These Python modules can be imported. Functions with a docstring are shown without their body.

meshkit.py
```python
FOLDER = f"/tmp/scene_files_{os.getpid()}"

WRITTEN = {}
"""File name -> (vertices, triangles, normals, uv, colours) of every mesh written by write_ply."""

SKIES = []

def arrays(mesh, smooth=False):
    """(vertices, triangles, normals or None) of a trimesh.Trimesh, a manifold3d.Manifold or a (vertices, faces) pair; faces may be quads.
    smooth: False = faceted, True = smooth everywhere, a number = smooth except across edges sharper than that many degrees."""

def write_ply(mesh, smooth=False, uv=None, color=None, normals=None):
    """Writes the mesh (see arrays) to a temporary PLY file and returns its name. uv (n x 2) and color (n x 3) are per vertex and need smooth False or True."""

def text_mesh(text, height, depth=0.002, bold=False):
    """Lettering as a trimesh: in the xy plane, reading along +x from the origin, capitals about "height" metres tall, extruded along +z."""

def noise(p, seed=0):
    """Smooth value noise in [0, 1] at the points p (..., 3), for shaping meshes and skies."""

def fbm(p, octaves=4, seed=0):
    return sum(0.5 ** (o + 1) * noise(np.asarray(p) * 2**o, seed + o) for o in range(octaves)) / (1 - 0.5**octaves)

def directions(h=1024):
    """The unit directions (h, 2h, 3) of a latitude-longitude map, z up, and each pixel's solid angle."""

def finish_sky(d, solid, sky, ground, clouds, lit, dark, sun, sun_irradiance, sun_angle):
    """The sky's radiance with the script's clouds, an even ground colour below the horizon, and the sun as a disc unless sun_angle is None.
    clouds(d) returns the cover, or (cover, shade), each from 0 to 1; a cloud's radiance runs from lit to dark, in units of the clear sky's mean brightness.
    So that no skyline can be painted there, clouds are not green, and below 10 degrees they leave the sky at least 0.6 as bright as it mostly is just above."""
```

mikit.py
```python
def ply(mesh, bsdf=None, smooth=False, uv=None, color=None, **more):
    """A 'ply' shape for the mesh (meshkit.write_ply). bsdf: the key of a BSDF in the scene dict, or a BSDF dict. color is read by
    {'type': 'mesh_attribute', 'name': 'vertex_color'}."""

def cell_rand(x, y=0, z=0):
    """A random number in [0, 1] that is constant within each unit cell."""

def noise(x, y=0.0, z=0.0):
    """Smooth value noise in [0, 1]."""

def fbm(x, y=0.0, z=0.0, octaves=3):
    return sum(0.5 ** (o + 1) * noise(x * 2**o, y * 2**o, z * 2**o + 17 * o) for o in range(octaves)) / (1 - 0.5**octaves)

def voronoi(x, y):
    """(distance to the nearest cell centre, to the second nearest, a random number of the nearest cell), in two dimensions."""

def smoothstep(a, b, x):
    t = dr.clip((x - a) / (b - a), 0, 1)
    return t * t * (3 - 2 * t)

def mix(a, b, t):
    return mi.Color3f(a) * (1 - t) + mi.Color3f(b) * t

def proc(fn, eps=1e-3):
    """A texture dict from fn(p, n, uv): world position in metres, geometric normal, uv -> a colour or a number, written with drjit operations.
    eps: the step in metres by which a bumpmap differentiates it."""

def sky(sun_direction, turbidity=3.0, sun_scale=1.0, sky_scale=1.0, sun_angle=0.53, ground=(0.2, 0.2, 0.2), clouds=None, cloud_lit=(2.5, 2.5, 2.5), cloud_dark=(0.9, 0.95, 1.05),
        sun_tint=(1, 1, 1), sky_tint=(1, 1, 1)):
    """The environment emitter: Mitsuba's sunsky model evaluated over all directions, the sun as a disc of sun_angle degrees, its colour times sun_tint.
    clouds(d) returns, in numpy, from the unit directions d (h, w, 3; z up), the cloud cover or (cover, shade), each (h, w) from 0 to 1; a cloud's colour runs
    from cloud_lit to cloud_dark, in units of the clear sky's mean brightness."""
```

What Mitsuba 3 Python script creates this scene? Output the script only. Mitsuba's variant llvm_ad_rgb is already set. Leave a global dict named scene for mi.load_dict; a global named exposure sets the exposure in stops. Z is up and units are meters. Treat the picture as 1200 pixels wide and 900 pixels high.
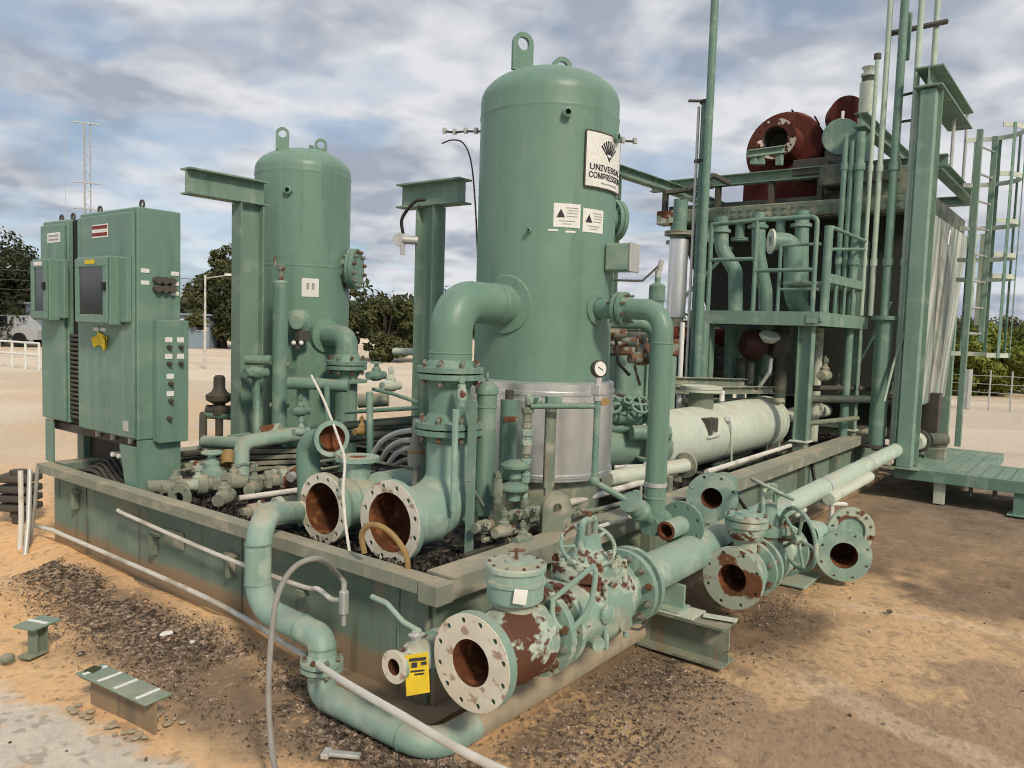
import math, random
import numpy as np, trimesh, drjit as dr, mitsuba as mi
import manifold3d as m3d
from shapely.geometry import Polygon, Point, box as sbox
from shapely.ops import unary_union
import mikit, meshkit
from mikit import proc, fbm, noise, smoothstep, mix, voronoi, cell_rand

T = mi.ScalarTransform4f
scene, labels = {}, {}

# ---------------------------------------------------------------- camera, sky, exposure
scene['camera'] = {'type': 'perspective', 'fov': 66.182, 'fov_axis': 'x', 'near_clip': 0.05, 'far_clip': 3000.0,
    'to_world': T().look_at(origin=[-2.2176, -2.0484, 1.6], target=[-1.4263, -1.4411, 1.5287], up=[0.0371, 0.0687, 0.9969])}


def clouds(d):
    z = np.maximum(d[..., 2], 0.015)
    k = 1.0 / (z + 0.16)
    q = np.stack([d[..., 0] * k, d[..., 1] * k, 0.2 * z], -1) * 1.15
    w = np.stack([meshkit.fbm(q * 2.3 + 7.3, 3, 5), meshkit.fbm(q * 2.3 + 19.1, 3, 7), 0 * z], -1) - 0.5
    big = meshkit.fbm(q * 0.9 + 4.7, 3, 31)
    a = meshkit.fbm(q * 3.1 + w * 0.8 + 3.1, 7, 11)
    b = meshkit.fbm(q * 2.6 + w * 1.2 + 9.7, 7, 23)
    fine = meshkit.fbm(q * 9.0 + w * 1.5 + 5.0, 4, 41)
    cover = np.clip((a * 0.58 + big * 0.42 - 0.375) / 0.13, 0, 1)
    shade = np.clip((b * 0.72 + (1 - fine) * 0.28 - 0.40) / 0.22, 0, 1)
    return 0.42 + 0.58 * cover, shade


scene['sky'] = mikit.sky([-0.34, -0.70, 0.62], turbidity=3, sun_scale=0.66, sun_angle=8, sun_tint=(0.93, 0.98, 1.07), sky_scale=1.0, clouds=clouds,
    cloud_lit=(2.5, 2.53, 2.6), cloud_dark=(1.22, 1.36, 1.62), ground=(0.50, 0.42, 0.32))
exposure = 1.68

# ---------------------------------------------------------------- materials
def principled(fn, rough=0.5, metallic=0.0, spec=0.4, bump=None, bscale=0.0, **kw):
    d = {'type': 'principled', 'base_color': proc(fn) if callable(fn) else {'type': 'rgb', 'value': list(fn)},
         'roughness': proc(rough) if callable(rough) else rough, 'metallic': metallic, 'specular': spec, **kw}
    if bump is not None:
        d = {'type': 'bumpmap', 'arbitrary': proc(bump, eps=2e-3), 'scale': bscale, 'bsdf': d}
    return {'type': 'twosided', 'bsdf': d}


def mat(key, *a, **k):
    scene['mat_' + key] = principled(*a, **k)


DUST = (0.36, 0.28, 0.19)
RUST = (0.135, 0.056, 0.030)


def paint(base, dust=0.5, rust=0.0, fade=0.35, chalk=(0.42, 0.48, 0.40), scale=1.0, rustcol=RUST):
    """old enamel: faded patches, run streaks, dust on faces that look up, rust where the coat has broken"""
    lit, dim, run = (tuple(float(v) * q for v in base) for q in (1.08, 0.90, 0.74))
    deep = tuple(v * 0.45 for v in rustcol)

    def fn(p, n, uv):
        a = fbm(p.x * 2.3 * scale, p.y * 2.3 * scale, p.z * 2.3 * scale, octaves=3)
        s = fbm(p.x * 17, p.y * 17, p.z * 1.1, octaves=2)
        c = mix(dim, lit, a)
        c = mix(c, run, smoothstep(0.55, 0.78, s) * (1 - dr.abs(n.z)) * 0.6)
        pale = fbm(p.x * 26 + 11, p.y * 26, p.z * 0.8, octaves=2)
        c = mix(c, chalk, smoothstep(0.62, 0.80, pale) * (1 - dr.abs(n.z)) * (0.05 + fade * 0.5))
        f = fbm(p.x * 8 + 31, p.y * 8, p.z * 8, octaves=3)
        c = mix(c, chalk, smoothstep(0.52, 0.78, f) * fade)
        if dust:
            c = mix(c, DUST, smoothstep(0.35, 0.95, n.z) * smoothstep(0.28, 0.75, a * 0.5 + f * 0.5) * dust)
        if rust:
            r = 0.5 * fbm(p.x * 11, p.y * 11 + 57, p.z * 11, octaves=4) + 0.5 * fbm(p.x * 4.5 + 9, p.y * 4.5, p.z * 4.5, octaves=3) + 0.035
            c = mix(c, chalk, smoothstep(0.69 - rust, 0.725 - rust, r) * 0.5)
            bleed = fbm(p.x * 15 + 3, p.y * 15, p.z * 2.2, octaves=3)
            c = mix(c, (0.26, 0.15, 0.085), smoothstep(0.66 - rust * 0.5, 0.82 - rust * 0.5, bleed) * 0.55)
            c = mix(c, mix(rustcol, deep, f), smoothstep(0.725 - rust, 0.79 - rust, r + 0.20 * (fbm(p.x * 55, p.y * 55, p.z * 55, octaves=3) - 0.5)))
        return c
    return fn


GREEN = (0.142, 0.252, 0.195)
mat('vessel', paint(GREEN, dust=0.15, fade=0.05), rough=0.42, spec=0.45)
mat('green', paint((0.138, 0.245, 0.195), dust=0.45, fade=0.28), rough=0.5)
mat('steelwork', paint((0.165, 0.262, 0.208), dust=0.45, fade=0.3), rough=0.55)
mat('cabinet', paint((0.140, 0.246, 0.196), dust=0.35, fade=0.12), rough=0.45)
mat('worn', paint((0.200, 0.320, 0.265), dust=0.6, fade=0.8, rust=0.115, chalk=(0.50, 0.55, 0.46)), rough=0.65,
    bump=lambda p, n, uv: fbm(p.x * 40, p.y * 40, p.z * 40, octaves=2), bscale=0.003)
mat('header', paint((0.235, 0.360, 0.305), dust=0.7, fade=0.6, rust=0.0, chalk=(0.5, 0.56, 0.47)), rough=0.6)
mat('pale', paint((0.50, 0.56, 0.47), dust=0.5, fade=0.5, chalk=(0.62, 0.64, 0.54)), rough=0.5)
mat('palegreen', paint((0.40, 0.50, 0.42), dust=0.5, fade=0.5, chalk=(0.55, 0.60, 0.50)), rough=0.6)
mat('column', paint((0.185, 0.300, 0.245), dust=0.3, fade=0.2), rough=0.5)
mat('dark_red', (0.045, 0.012, 0.011), rough=0.6)
mat('spool', paint((0.220, 0.330, 0.275), dust=0.5, fade=0.8, rust=0.235, chalk=(0.52, 0.57, 0.48)), rough=0.7)
mat('dirtygreen', paint((0.17, 0.21, 0.16), dust=0.8, fade=0.8, rust=0.05, chalk=(0.38, 0.36, 0.29)), rough=0.75,
    bump=lambda p, n, uv: fbm(p.x * 50, p.y * 50, p.z * 50, octaves=2), bscale=0.003)
mat('dusty', paint((0.33, 0.29, 0.21), dust=0.95, fade=0.9, chalk=(0.47, 0.37, 0.25)), rough=0.9)
mat('lip', paint((0.215, 0.235, 0.185), dust=0.6, fade=0.8, chalk=(0.36, 0.335, 0.26)), rough=0.75)


def skid_fn(p, n, uv):
    c = paint((0.150, 0.215, 0.172), dust=0.9, fade=0.4, chalk=(0.25, 0.29, 0.24))(p, n, uv)
    s = fbm(p.x * 3, p.y * 3, p.z * 3, octaves=4)
    run = fbm(p.x * 7, p.y * 7, p.z * 0.8 + 3, octaves=3)
    c = mix(c, mix((0.34, 0.245, 0.15), (0.22, 0.16, 0.105), s), smoothstep(0.205, 0.140, p.z + (s - 0.5) * 0.12) * 0.95)      # sand caked along the foot
    c = mix(c, (0.27, 0.225, 0.155), smoothstep(0.52, 0.66, run) * smoothstep(0.30, 0.50, p.z) * 0.75)      # dirt washed down from the rail
    return mix(c, (0.11, 0.10, 0.075), smoothstep(0.60, 0.72, fbm(p.x * 12, p.y * 12, p.z * 1.0 + 9, octaves=3)) * 0.55)


mat('skid', skid_fn, rough=0.75)
mat('rust_inside', lambda p, n, uv: mix(mix((0.20, 0.072, 0.032), (0.035, 0.016, 0.011), fbm(p.x * 13, p.y * 16, p.z * 16, octaves=3)),
    (0.30, 0.14, 0.06), smoothstep(0.6, 0.75, fbm(p.x * 30, p.y * 30, p.z * 30, octaves=2)) * 0.6), rough=0.9, spec=0.15)
mat('primer', lambda p, n, uv: mix(mix((0.72, 0.70, 0.61), (0.52, 0.48, 0.38), fbm(p.x * 14, p.y * 14, p.z * 14, octaves=3)),
    (0.24, 0.13, 0.07), smoothstep(0.60, 0.72, fbm(p.x * 22 + 9, p.y * 22, p.z * 22, octaves=4)) * 0.75), rough=0.7)
mat('rusty_face', lambda p, n, uv: mix((0.36, 0.41, 0.33), mix((0.19, 0.075, 0.035), (0.09, 0.04, 0.02), fbm(p.x * 40, p.y * 40, p.z * 40)),
    smoothstep(0.50, 0.56, fbm(p.x * 9 + 4, p.y * 9, p.z * 9, octaves=4))), rough=0.8)
mat('red_rust', lambda p, n, uv: mix(mix((0.125, 0.030, 0.022), (0.065, 0.018, 0.014), fbm(p.x * 5, p.y * 5, p.z * 2, octaves=3)),
    (0.17, 0.075, 0.045), smoothstep(0.55, 0.75, fbm(p.x * 12, p.y * 12, p.z * 4, octaves=3)) * 0.6), rough=0.85, spec=0.2)
mat('flecked_rust', lambda p, n, uv: mix((0.095, 0.030, 0.022), (0.62, 0.56, 0.47), smoothstep(0.56, 0.62, fbm(p.x * 9 + 2, p.y * 9, p.z * 9, octaves=3))), rough=0.85)
mat('cladding', lambda p, n, uv: mix((0.66, 0.68, 0.69), (0.94, 0.94, 0.93), fbm(p.x * 9, p.y * 9, p.z * 0.5, octaves=3)),
    rough=lambda p, n, uv: 0.27 + 0.16 * fbm(p.x * 9, p.y * 9, p.z * 2, octaves=2), metallic=0.85, spec=0.5,
    bump=lambda p, n, uv: fbm(p.x * 4, p.y * 4, p.z * 1.5, octaves=2), bscale=0.012)
mat('galv', lambda p, n, uv: mix((0.42, 0.44, 0.43), (0.58, 0.58, 0.55), fbm(p.x * 25, p.y * 25, p.z * 6, octaves=2)), rough=0.48, metallic=0.35)
mat('conduit', lambda p, n, uv: mix((0.58, 0.57, 0.52), (0.40, 0.36, 0.29), smoothstep(0.45, 0.75, fbm(p.x * 7, p.y * 7, p.z * 7, octaves=3))), rough=0.6)
mat('bolt', lambda p, n, uv: mix((0.24, 0.26, 0.22), (0.15, 0.08, 0.045), smoothstep(0.4, 0.6, noise(p.x * 30, p.y * 30, p.z * 30))), rough=0.6, metallic=0.3)
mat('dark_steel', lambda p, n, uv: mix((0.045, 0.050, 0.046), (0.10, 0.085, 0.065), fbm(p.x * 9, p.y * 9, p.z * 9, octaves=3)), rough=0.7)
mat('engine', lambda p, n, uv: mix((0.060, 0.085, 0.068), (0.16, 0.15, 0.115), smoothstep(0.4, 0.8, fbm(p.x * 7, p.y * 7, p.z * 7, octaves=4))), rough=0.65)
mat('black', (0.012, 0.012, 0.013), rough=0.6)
mat('gray_cable', lambda p, n, uv: mix((0.30, 0.30, 0.28), (0.20, 0.19, 0.165), fbm(p.x * 20, p.y * 20, p.z * 20, octaves=2)), rough=0.55)
mat('rope', (0.62, 0.60, 0.54), rough=0.9)
mat('brass', lambda p, n, uv: mix((0.36, 0.23, 0.075), (0.22, 0.15, 0.07), fbm(p.x * 22, p.y * 22, p.z * 22, octaves=2)), rough=0.55)
mat('yellow', lambda p, n, uv: mix((0.72, 0.56, 0.02), (0.55, 0.40, 0.03), fbm(p.x * 30, p.y * 30, p.z * 30, octaves=2)), rough=0.6)
mat('white', lambda p, n, uv: mix((0.74, 0.75, 0.73), (0.67, 0.68, 0.64), fbm(p.x * 5, p.y * 5, p.z * 5, octaves=2)), rough=0.5)
mat('ink', (0.03, 0.03, 0.035), rough=0.6)
mat('inkgray', (0.30, 0.31, 0.30), rough=0.6)
mat('inkred', (0.20, 0.025, 0.02), rough=0.6)
mat('screen', lambda p, n, uv: mix((0.030, 0.034, 0.036), (0.055, 0.06, 0.06), fbm(p.x * 5, p.y * 5, p.z * 3, octaves=2)), rough=0.12, spec=0.6)


def fin_fn(p, n, uv):
    s = fbm(p.x * 6.3 - p.z * 2.2, p.y * 4, p.z * 0.5, octaves=3)
    t = fbm(p.x * 14 - p.z * 5, p.y * 6, p.z * 1.5, octaves=2)
    c = mix((0.17, 0.215, 0.185), (0.46, 0.48, 0.44), smoothstep(0.32, 0.72, s))
    return mix(c, (0.24, 0.185, 0.15), smoothstep(0.55, 0.75, t) * 0.6)


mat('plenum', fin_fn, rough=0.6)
mat('plenum_shaded', lambda p, n, uv: mix((0.022, 0.028, 0.023), (0.045, 0.050, 0.041), fbm(p.x * 4, p.y * 4, p.z * 1.0, octaves=3)), rough=0.8)  # plenum sheet with the shade of the cooler interior put into its colour


def deck_fn(p, n, uv):
    a = fbm(p.x * 5, p.y * 5, octaves=4)
    b = fbm(p.x * 26, p.y * 26, octaves=3)
    c = mix((0.012, 0.011, 0.010), (0.050, 0.042, 0.033), smoothstep(0.40, 0.70, a * 0.6 + b * 0.4))
    return mix(c, (0.19, 0.17, 0.13), smoothstep(0.60, 0.74, b) * 0.6)


mat('deck', deck_fn, rough=0.75, bump=lambda p, n, uv: fbm(p.x * 35, p.y * 35, octaves=3), bscale=0.02)


def sand_fn(p, n, uv):
    big = fbm(p.x * 0.45 + 3, p.y * 0.45 + 8, octaves=4)
    mid = fbm(p.x * 1.9, p.y * 1.9 + 20, octaves=4)
    med = fbm(p.x * 7, p.y * 7 + 3, octaves=3)
    fine = fbm(p.x * 38, p.y * 38, octaves=3)
    grit = noise(p.x * 160, p.y * 160)
    w = mid - 0.5 + 0.35 * (med - 0.5)
    sand = mix((0.60, 0.36, 0.175), (0.64, 0.455, 0.27), mid)                     # blown orange sand
    slab = mix(mix((0.47, 0.43, 0.37), (0.60, 0.535, 0.44), med), (0.36, 0.33, 0.29), smoothstep(0.52, 0.66, mid) * 0.6)   # concrete slab below it
    right = smoothstep(-0.35, 0.35, p.x + 0.3 * w) * smoothstep(0.1, -0.5, p.y)
    # where the slab lies bare: toward the open yard at left, and in strips swept clean at right
    bare = smoothstep(0.06, -0.06, p.x + 0.72 + 0.5 * w + 0.20 * dr.clip(p.y - 0.5, 0, 4)) * (0.45 + 0.55 * smoothstep(0.36, 0.46, big * 0.5 + med * 0.5))
    bare = dr.maximum(bare, smoothstep(0.50, 0.56, big * 0.6 + mid * 0.4) * (1 - right) * 0.9 * smoothstep(-1.3, -2.2, p.x))
    strip = smoothstep(0.10, 0.02, dr.abs(p.x - 2.78 + 0.10 * (p.y + 1.2) + 0.22 * w)) * smoothstep(-0.55, -0.85, p.y)
    strip = dr.maximum(strip, smoothstep(0.17, 0.08, dr.abs(p.x - 1.42 - 0.40 * (p.y + 1.2) + 0.30 * w)) * smoothstep(-0.75, -1.0, p.y))
    c = mix(sand, slab, dr.maximum(bare, strip * 0.5))
    # the dirty worn slab of the long side, sand lying on it in drifts
    drift = smoothstep(0.42, 0.50, fbm(p.x * 0.9 + 14.2, p.y * 1.1 + 2, octaves=4) * 0.75 + med * 0.25)
    dirty = mix((0.33, 0.235, 0.155), (0.245, 0.175, 0.118), med)
    c = mix(c, mix(dirty, mix((0.52, 0.345, 0.19), (0.42, 0.30, 0.185), med), drift), right * (1 - strip * 0.42) * 0.92)
    far = smoothstep(4.0, 9.0, dr.sqrt(p.x * p.x + p.y * p.y))
    band = fbm(p.x * 0.16 + 9, p.y * 0.16, octaves=4)
    lane = fbm((p.x * 0.61 - p.y * 0.79) * 0.05, (p.x * 0.79 + p.y * 0.61) * 0.55, octaves=3)
    c = mix(c, mix(mix((0.47, 0.42, 0.345), (0.43, 0.345, 0.245), smoothstep(0.50, 0.66, band)), (0.40, 0.355, 0.29), smoothstep(0.5, 0.62, lane) * 0.8), far * 0.95)
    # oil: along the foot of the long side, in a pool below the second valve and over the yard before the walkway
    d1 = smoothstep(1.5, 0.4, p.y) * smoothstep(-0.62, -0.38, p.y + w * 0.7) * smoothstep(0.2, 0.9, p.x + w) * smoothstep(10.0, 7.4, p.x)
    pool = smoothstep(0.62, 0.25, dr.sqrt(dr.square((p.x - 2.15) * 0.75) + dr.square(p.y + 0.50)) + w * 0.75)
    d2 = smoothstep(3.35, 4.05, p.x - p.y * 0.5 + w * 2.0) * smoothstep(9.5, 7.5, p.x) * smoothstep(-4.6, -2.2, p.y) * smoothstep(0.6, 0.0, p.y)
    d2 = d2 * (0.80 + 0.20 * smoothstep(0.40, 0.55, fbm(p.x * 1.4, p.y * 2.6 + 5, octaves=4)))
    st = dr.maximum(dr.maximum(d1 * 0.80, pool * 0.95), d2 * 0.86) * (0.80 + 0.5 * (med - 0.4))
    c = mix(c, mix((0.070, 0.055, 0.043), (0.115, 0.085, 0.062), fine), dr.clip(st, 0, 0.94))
    # decayed leaf dirt plus painted contact shade close along both edges
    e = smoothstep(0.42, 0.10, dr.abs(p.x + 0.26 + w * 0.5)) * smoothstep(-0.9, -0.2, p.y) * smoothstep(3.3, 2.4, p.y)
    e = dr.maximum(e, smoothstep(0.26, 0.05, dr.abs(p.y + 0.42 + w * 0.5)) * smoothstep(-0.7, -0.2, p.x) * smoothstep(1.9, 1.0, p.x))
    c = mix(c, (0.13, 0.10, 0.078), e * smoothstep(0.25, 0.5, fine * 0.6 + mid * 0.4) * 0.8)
    spk = smoothstep(0.66, 0.76, fbm(p.x * 24 + 2, p.y * 24, octaves=2))
    c = mix(c, (0.16, 0.115, 0.08), spk * 0.35 * (1 - far))
    # expansion joint of the slab, sanded over beyond the litter
    line = smoothstep(0.013, 0.005, dr.abs(p.y + 0.69 + 0.012 * (med - 0.5))) * smoothstep(0.75, 0.6, p.x) * smoothstep(-3.5, -3.0, p.x) * smoothstep(0.30, 0.45, med)
    c = mix(c, (0.075, 0.06, 0.05), line * 0.8)
    return c * (0.80 + 0.28 * fine + 0.14 * grit)


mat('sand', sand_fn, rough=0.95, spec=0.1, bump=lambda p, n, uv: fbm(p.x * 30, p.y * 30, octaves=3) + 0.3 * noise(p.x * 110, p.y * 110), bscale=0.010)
mat('litter', lambda p, n, uv: mix((0.070, 0.055, 0.043), (0.50, 0.41, 0.33), cell_rand(p.x * 45, p.y * 45, p.z * 45) ** 2), rough=0.9, spec=0.1)
mat('oilbits', lambda p, n, uv: mix((0.009, 0.008, 0.008), (0.060, 0.050, 0.040), cell_rand(p.x * 40, p.y * 40, p.z * 40) ** 2), rough=0.7)
for key, a, b in (('leaf_dark', (0.022, 0.032, 0.016), (0.065, 0.078, 0.036)), ('leaf_olive', (0.040, 0.052, 0.020), (0.125, 0.135, 0.055)), ('leaf_bright', (0.085, 0.120, 0.020), (0.30, 0.33, 0.07))):
    lo, hi = a, b
    scene['mat_' + key] = {'type': 'twosided', 'bsdf': {'type': 'principled', 'roughness': 0.75, 'specular': 0.2, 'base_color':
        proc(lambda p, n, uv, lo=lo, hi=hi: mix(lo, hi, 0.45 * cell_rand(p.x * 3, p.y * 3, p.z * 3) + 0.55 * fbm(p.x * 0.5, p.y * 0.5, p.z * 0.5, octaves=2)))}}
mat('bark', lambda p, n, uv: mix((0.05, 0.038, 0.028), (0.12, 0.10, 0.08), fbm(p.x * 4, p.y * 4, p.z, octaves=3)), rough=0.9)
mat('glass', (0.02, 0.025, 0.03), rough=0.08, spec=0.6)
mat('carpaint', (0.42, 0.43, 0.44), rough=0.3)
mat('bluewall', lambda p, n, uv: mix((0.20, 0.27, 0.34), (0.28, 0.34, 0.40), fbm(p.x, p.y, p.z)), rough=0.7)
mat('graywall', lambda p, n, uv: mix((0.30, 0.33, 0.36), (0.42, 0.44, 0.45), fbm(p.x, p.y, p.z)), rough=0.7)


# ---------------------------------------------------------------- scene keeping
def numbered(k):
    if k not in scene and k not in labels and not any(x.startswith(k + '__') for x in scene):
        return k
    i = 1
    while True:
        q = f'{k}_{i:03d}'
        if q not in scene and q not in labels and not any(x.startswith(q + '__') for x in scene):
            return q
        i += 1


def thing(name, label, cat, group=None):
    k = numbered(name)
    labels[k] = {'label': label, 'category': cat}
    if group:
        labels[k]['group'] = group
    return k


def part(parent, name, mesh, m, smooth=35, label=None, stuff=False):
    k = numbered(parent + '__' + name)
    if isinstance(mesh, (list, tuple)):
        mesh = cat(mesh)
    scene[k] = mikit.ply(mesh, 'mat_' + m, smooth=smooth)
    if label or stuff:
        labels[k] = {}
        if label:
            labels[k]['label'] = label
        if stuff:
            labels[k]['kind'] = 'stuff'
    return k


def solo(name, mesh, m, label, category, group=None, smooth=35, kind=None):
    k = numbered(name)
    if isinstance(mesh, (list, tuple)):
        mesh = cat(mesh)
    scene[k] = mikit.ply(mesh, 'mat_' + m, smooth=smooth)
    labels[k] = {'label': label, 'category': category}
    if group:
        labels[k]['group'] = group
    if kind:
        labels[k]['kind'] = kind
    return k


# ---------------------------------------------------------------- mesh kit
V3 = lambda *a: np.array(a[0] if len(a) == 1 else a, float)
EX, EY, EZ = V3(1, 0, 0), V3(0, 1, 0), V3(0, 0, 1)


def unit(v):
    v = V3(v)
    return v / np.linalg.norm(v)


def cat(ms):
    return trimesh.util.concatenate([m for m in ms if m is not None])


def frame(z, x=None):
    """rotation whose third column is z and whose first column is as near x as can be"""
    z = unit(z)
    x = V3(x) if x is not None else (EZ if abs(z[2]) < 0.9 else EX)
    x = x - z * (x @ z)
    x = unit(x)
    return np.stack([x, np.cross(z, x), z], 1)


def place(m, p, z=EZ, x=None):
    M = np.eye(4)
    M[:3, :3] = frame(z, x)
    M[:3, 3] = p
    m = m.copy()
    m.apply_transform(M)
    return m


def lathe(prof, p=(0, 0, 0), axis=EZ, seg=32):
    """revolve (r, z) pairs about the axis through p"""
    prof = np.array(prof, float)
    n = len(prof)
    a = np.arange(seg) * 2 * np.pi / seg
    v = np.stack([np.outer(np.cos(a), prof[:, 0]), np.outer(np.sin(a), prof[:, 0]), np.tile(prof[:, 1], (seg, 1))], -1).reshape(-1, 3)
    i, j = np.meshgrid(np.arange(seg), np.arange(n - 1), indexing='ij')
    i2 = (i + 1) % seg
    q = np.stack([i * n + j, i2 * n + j, i2 * n + j + 1, i * n + j + 1], -1).reshape(-1, 4)
    f = np.vstack([q[:, [0, 1, 2]], q[:, [0, 2, 3]]])
    m = trimesh.Trimesh(v, f, process=False)
    m.merge_vertices()
    m.update_faces(m.nondegenerate_faces())
    return place(m, p, axis)


def cyl(p0, p1, r, r1=None, seg=20):
    p0, p1 = V3(p0), V3(p1)
    L = np.linalg.norm(p1 - p0)
    r1 = r if r1 is None else r1
    return lathe([(0, 0), (r, 0), (r1, L), (0, L)], p0, p1 - p0, seg)


def rounded(pts, bend, n=8):
    """polyline with its corners turned into arcs of radius bend"""
    pts = [V3(p) for p in pts]
    out = [pts[0]]
    for a, b, c in zip(pts[:-2], pts[1:-1], pts[2:]):
        u, w = unit(a - b), unit(c - b)
        ang = math.acos(np.clip(u @ w, -1, 1))
        if ang > 3.1:
            continue
        t = min(bend / math.tan(ang / 2), 0.49 * np.linalg.norm(a - b), 0.49 * np.linalg.norm(c - b))
        R = t * math.tan(ang / 2)
        ctr = b + unit(u + w) * R / math.sin(ang / 2)
        s, e = b + u * t - ctr, b + w * t - ctr
        th = math.acos(np.clip(unit(s) @ unit(e), -1, 1))
        for k in range(n + 1):
            f = k / n
            out.append(ctr + (math.sin((1 - f) * th) * s + math.sin(f * th) * e) / math.sin(th))
    out.append(pts[-1])
    return np.array(out)


def sweep(path, r, seg=16, caps=True):
    """a tube along the path; r is a number or one per point"""
    path = np.array(path, float)
    keep = np.r_[True, np.linalg.norm(np.diff(path, axis=0), axis=1) > 1e-5]
    r = np.broadcast_to(r, len(path))[keep]
    path = path[keep]
    n = len(path)
    tan = np.gradient(path, axis=0)
    tan[0], tan[-1] = path[1] - path[0], path[-1] - path[-2]
    if n > 2:
        d = np.diff(path, axis=0)
        d /= np.linalg.norm(d, axis=1, keepdims=True)
        tan[1:-1] = d[1:] + d[:-1]
    tan /= np.linalg.norm(tan, axis=1, keepdims=True)
    F = frame(tan[0])
    x = F[:, 0]
    a = np.arange(seg) * 2 * np.pi / seg
    v = []
    for k in range(n):
        x = unit(x - tan[k] * (x @ tan[k]))
        y = np.cross(tan[k], x)
        v.append(path[k] + r[k] * (np.outer(np.cos(a), x) + np.outer(np.sin(a), y)))
    v = np.concatenate(v)
    i, j = np.meshgrid(np.arange(n - 1), np.arange(seg), indexing='ij')
    j2 = (j + 1) % seg
    q = np.stack([i * seg + j, i * seg + j2, (i + 1) * seg + j2, (i + 1) * seg + j], -1).reshape(-1, 4)
    f = [q[:, [0, 1, 2]], q[:, [0, 2, 3]]]
    if caps:
        v = np.vstack([v, path[0], path[-1]])
        k = np.arange(seg)
        f.append(np.stack([(k + 1) % seg, k, k * 0 + n * seg], 1))
        f.append(np.stack([(n - 1) * seg + k, (n - 1) * seg + (k + 1) % seg, k * 0 + n * seg + 1], 1))
    return trimesh.Trimesh(v, np.vstack(f), process=False)


def pipe(pts, r, bend=None, seg=18, n=8, caps=True):
    return sweep(rounded(pts, bend if bend is not None else 3 * r, n), r, seg, caps)


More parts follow.
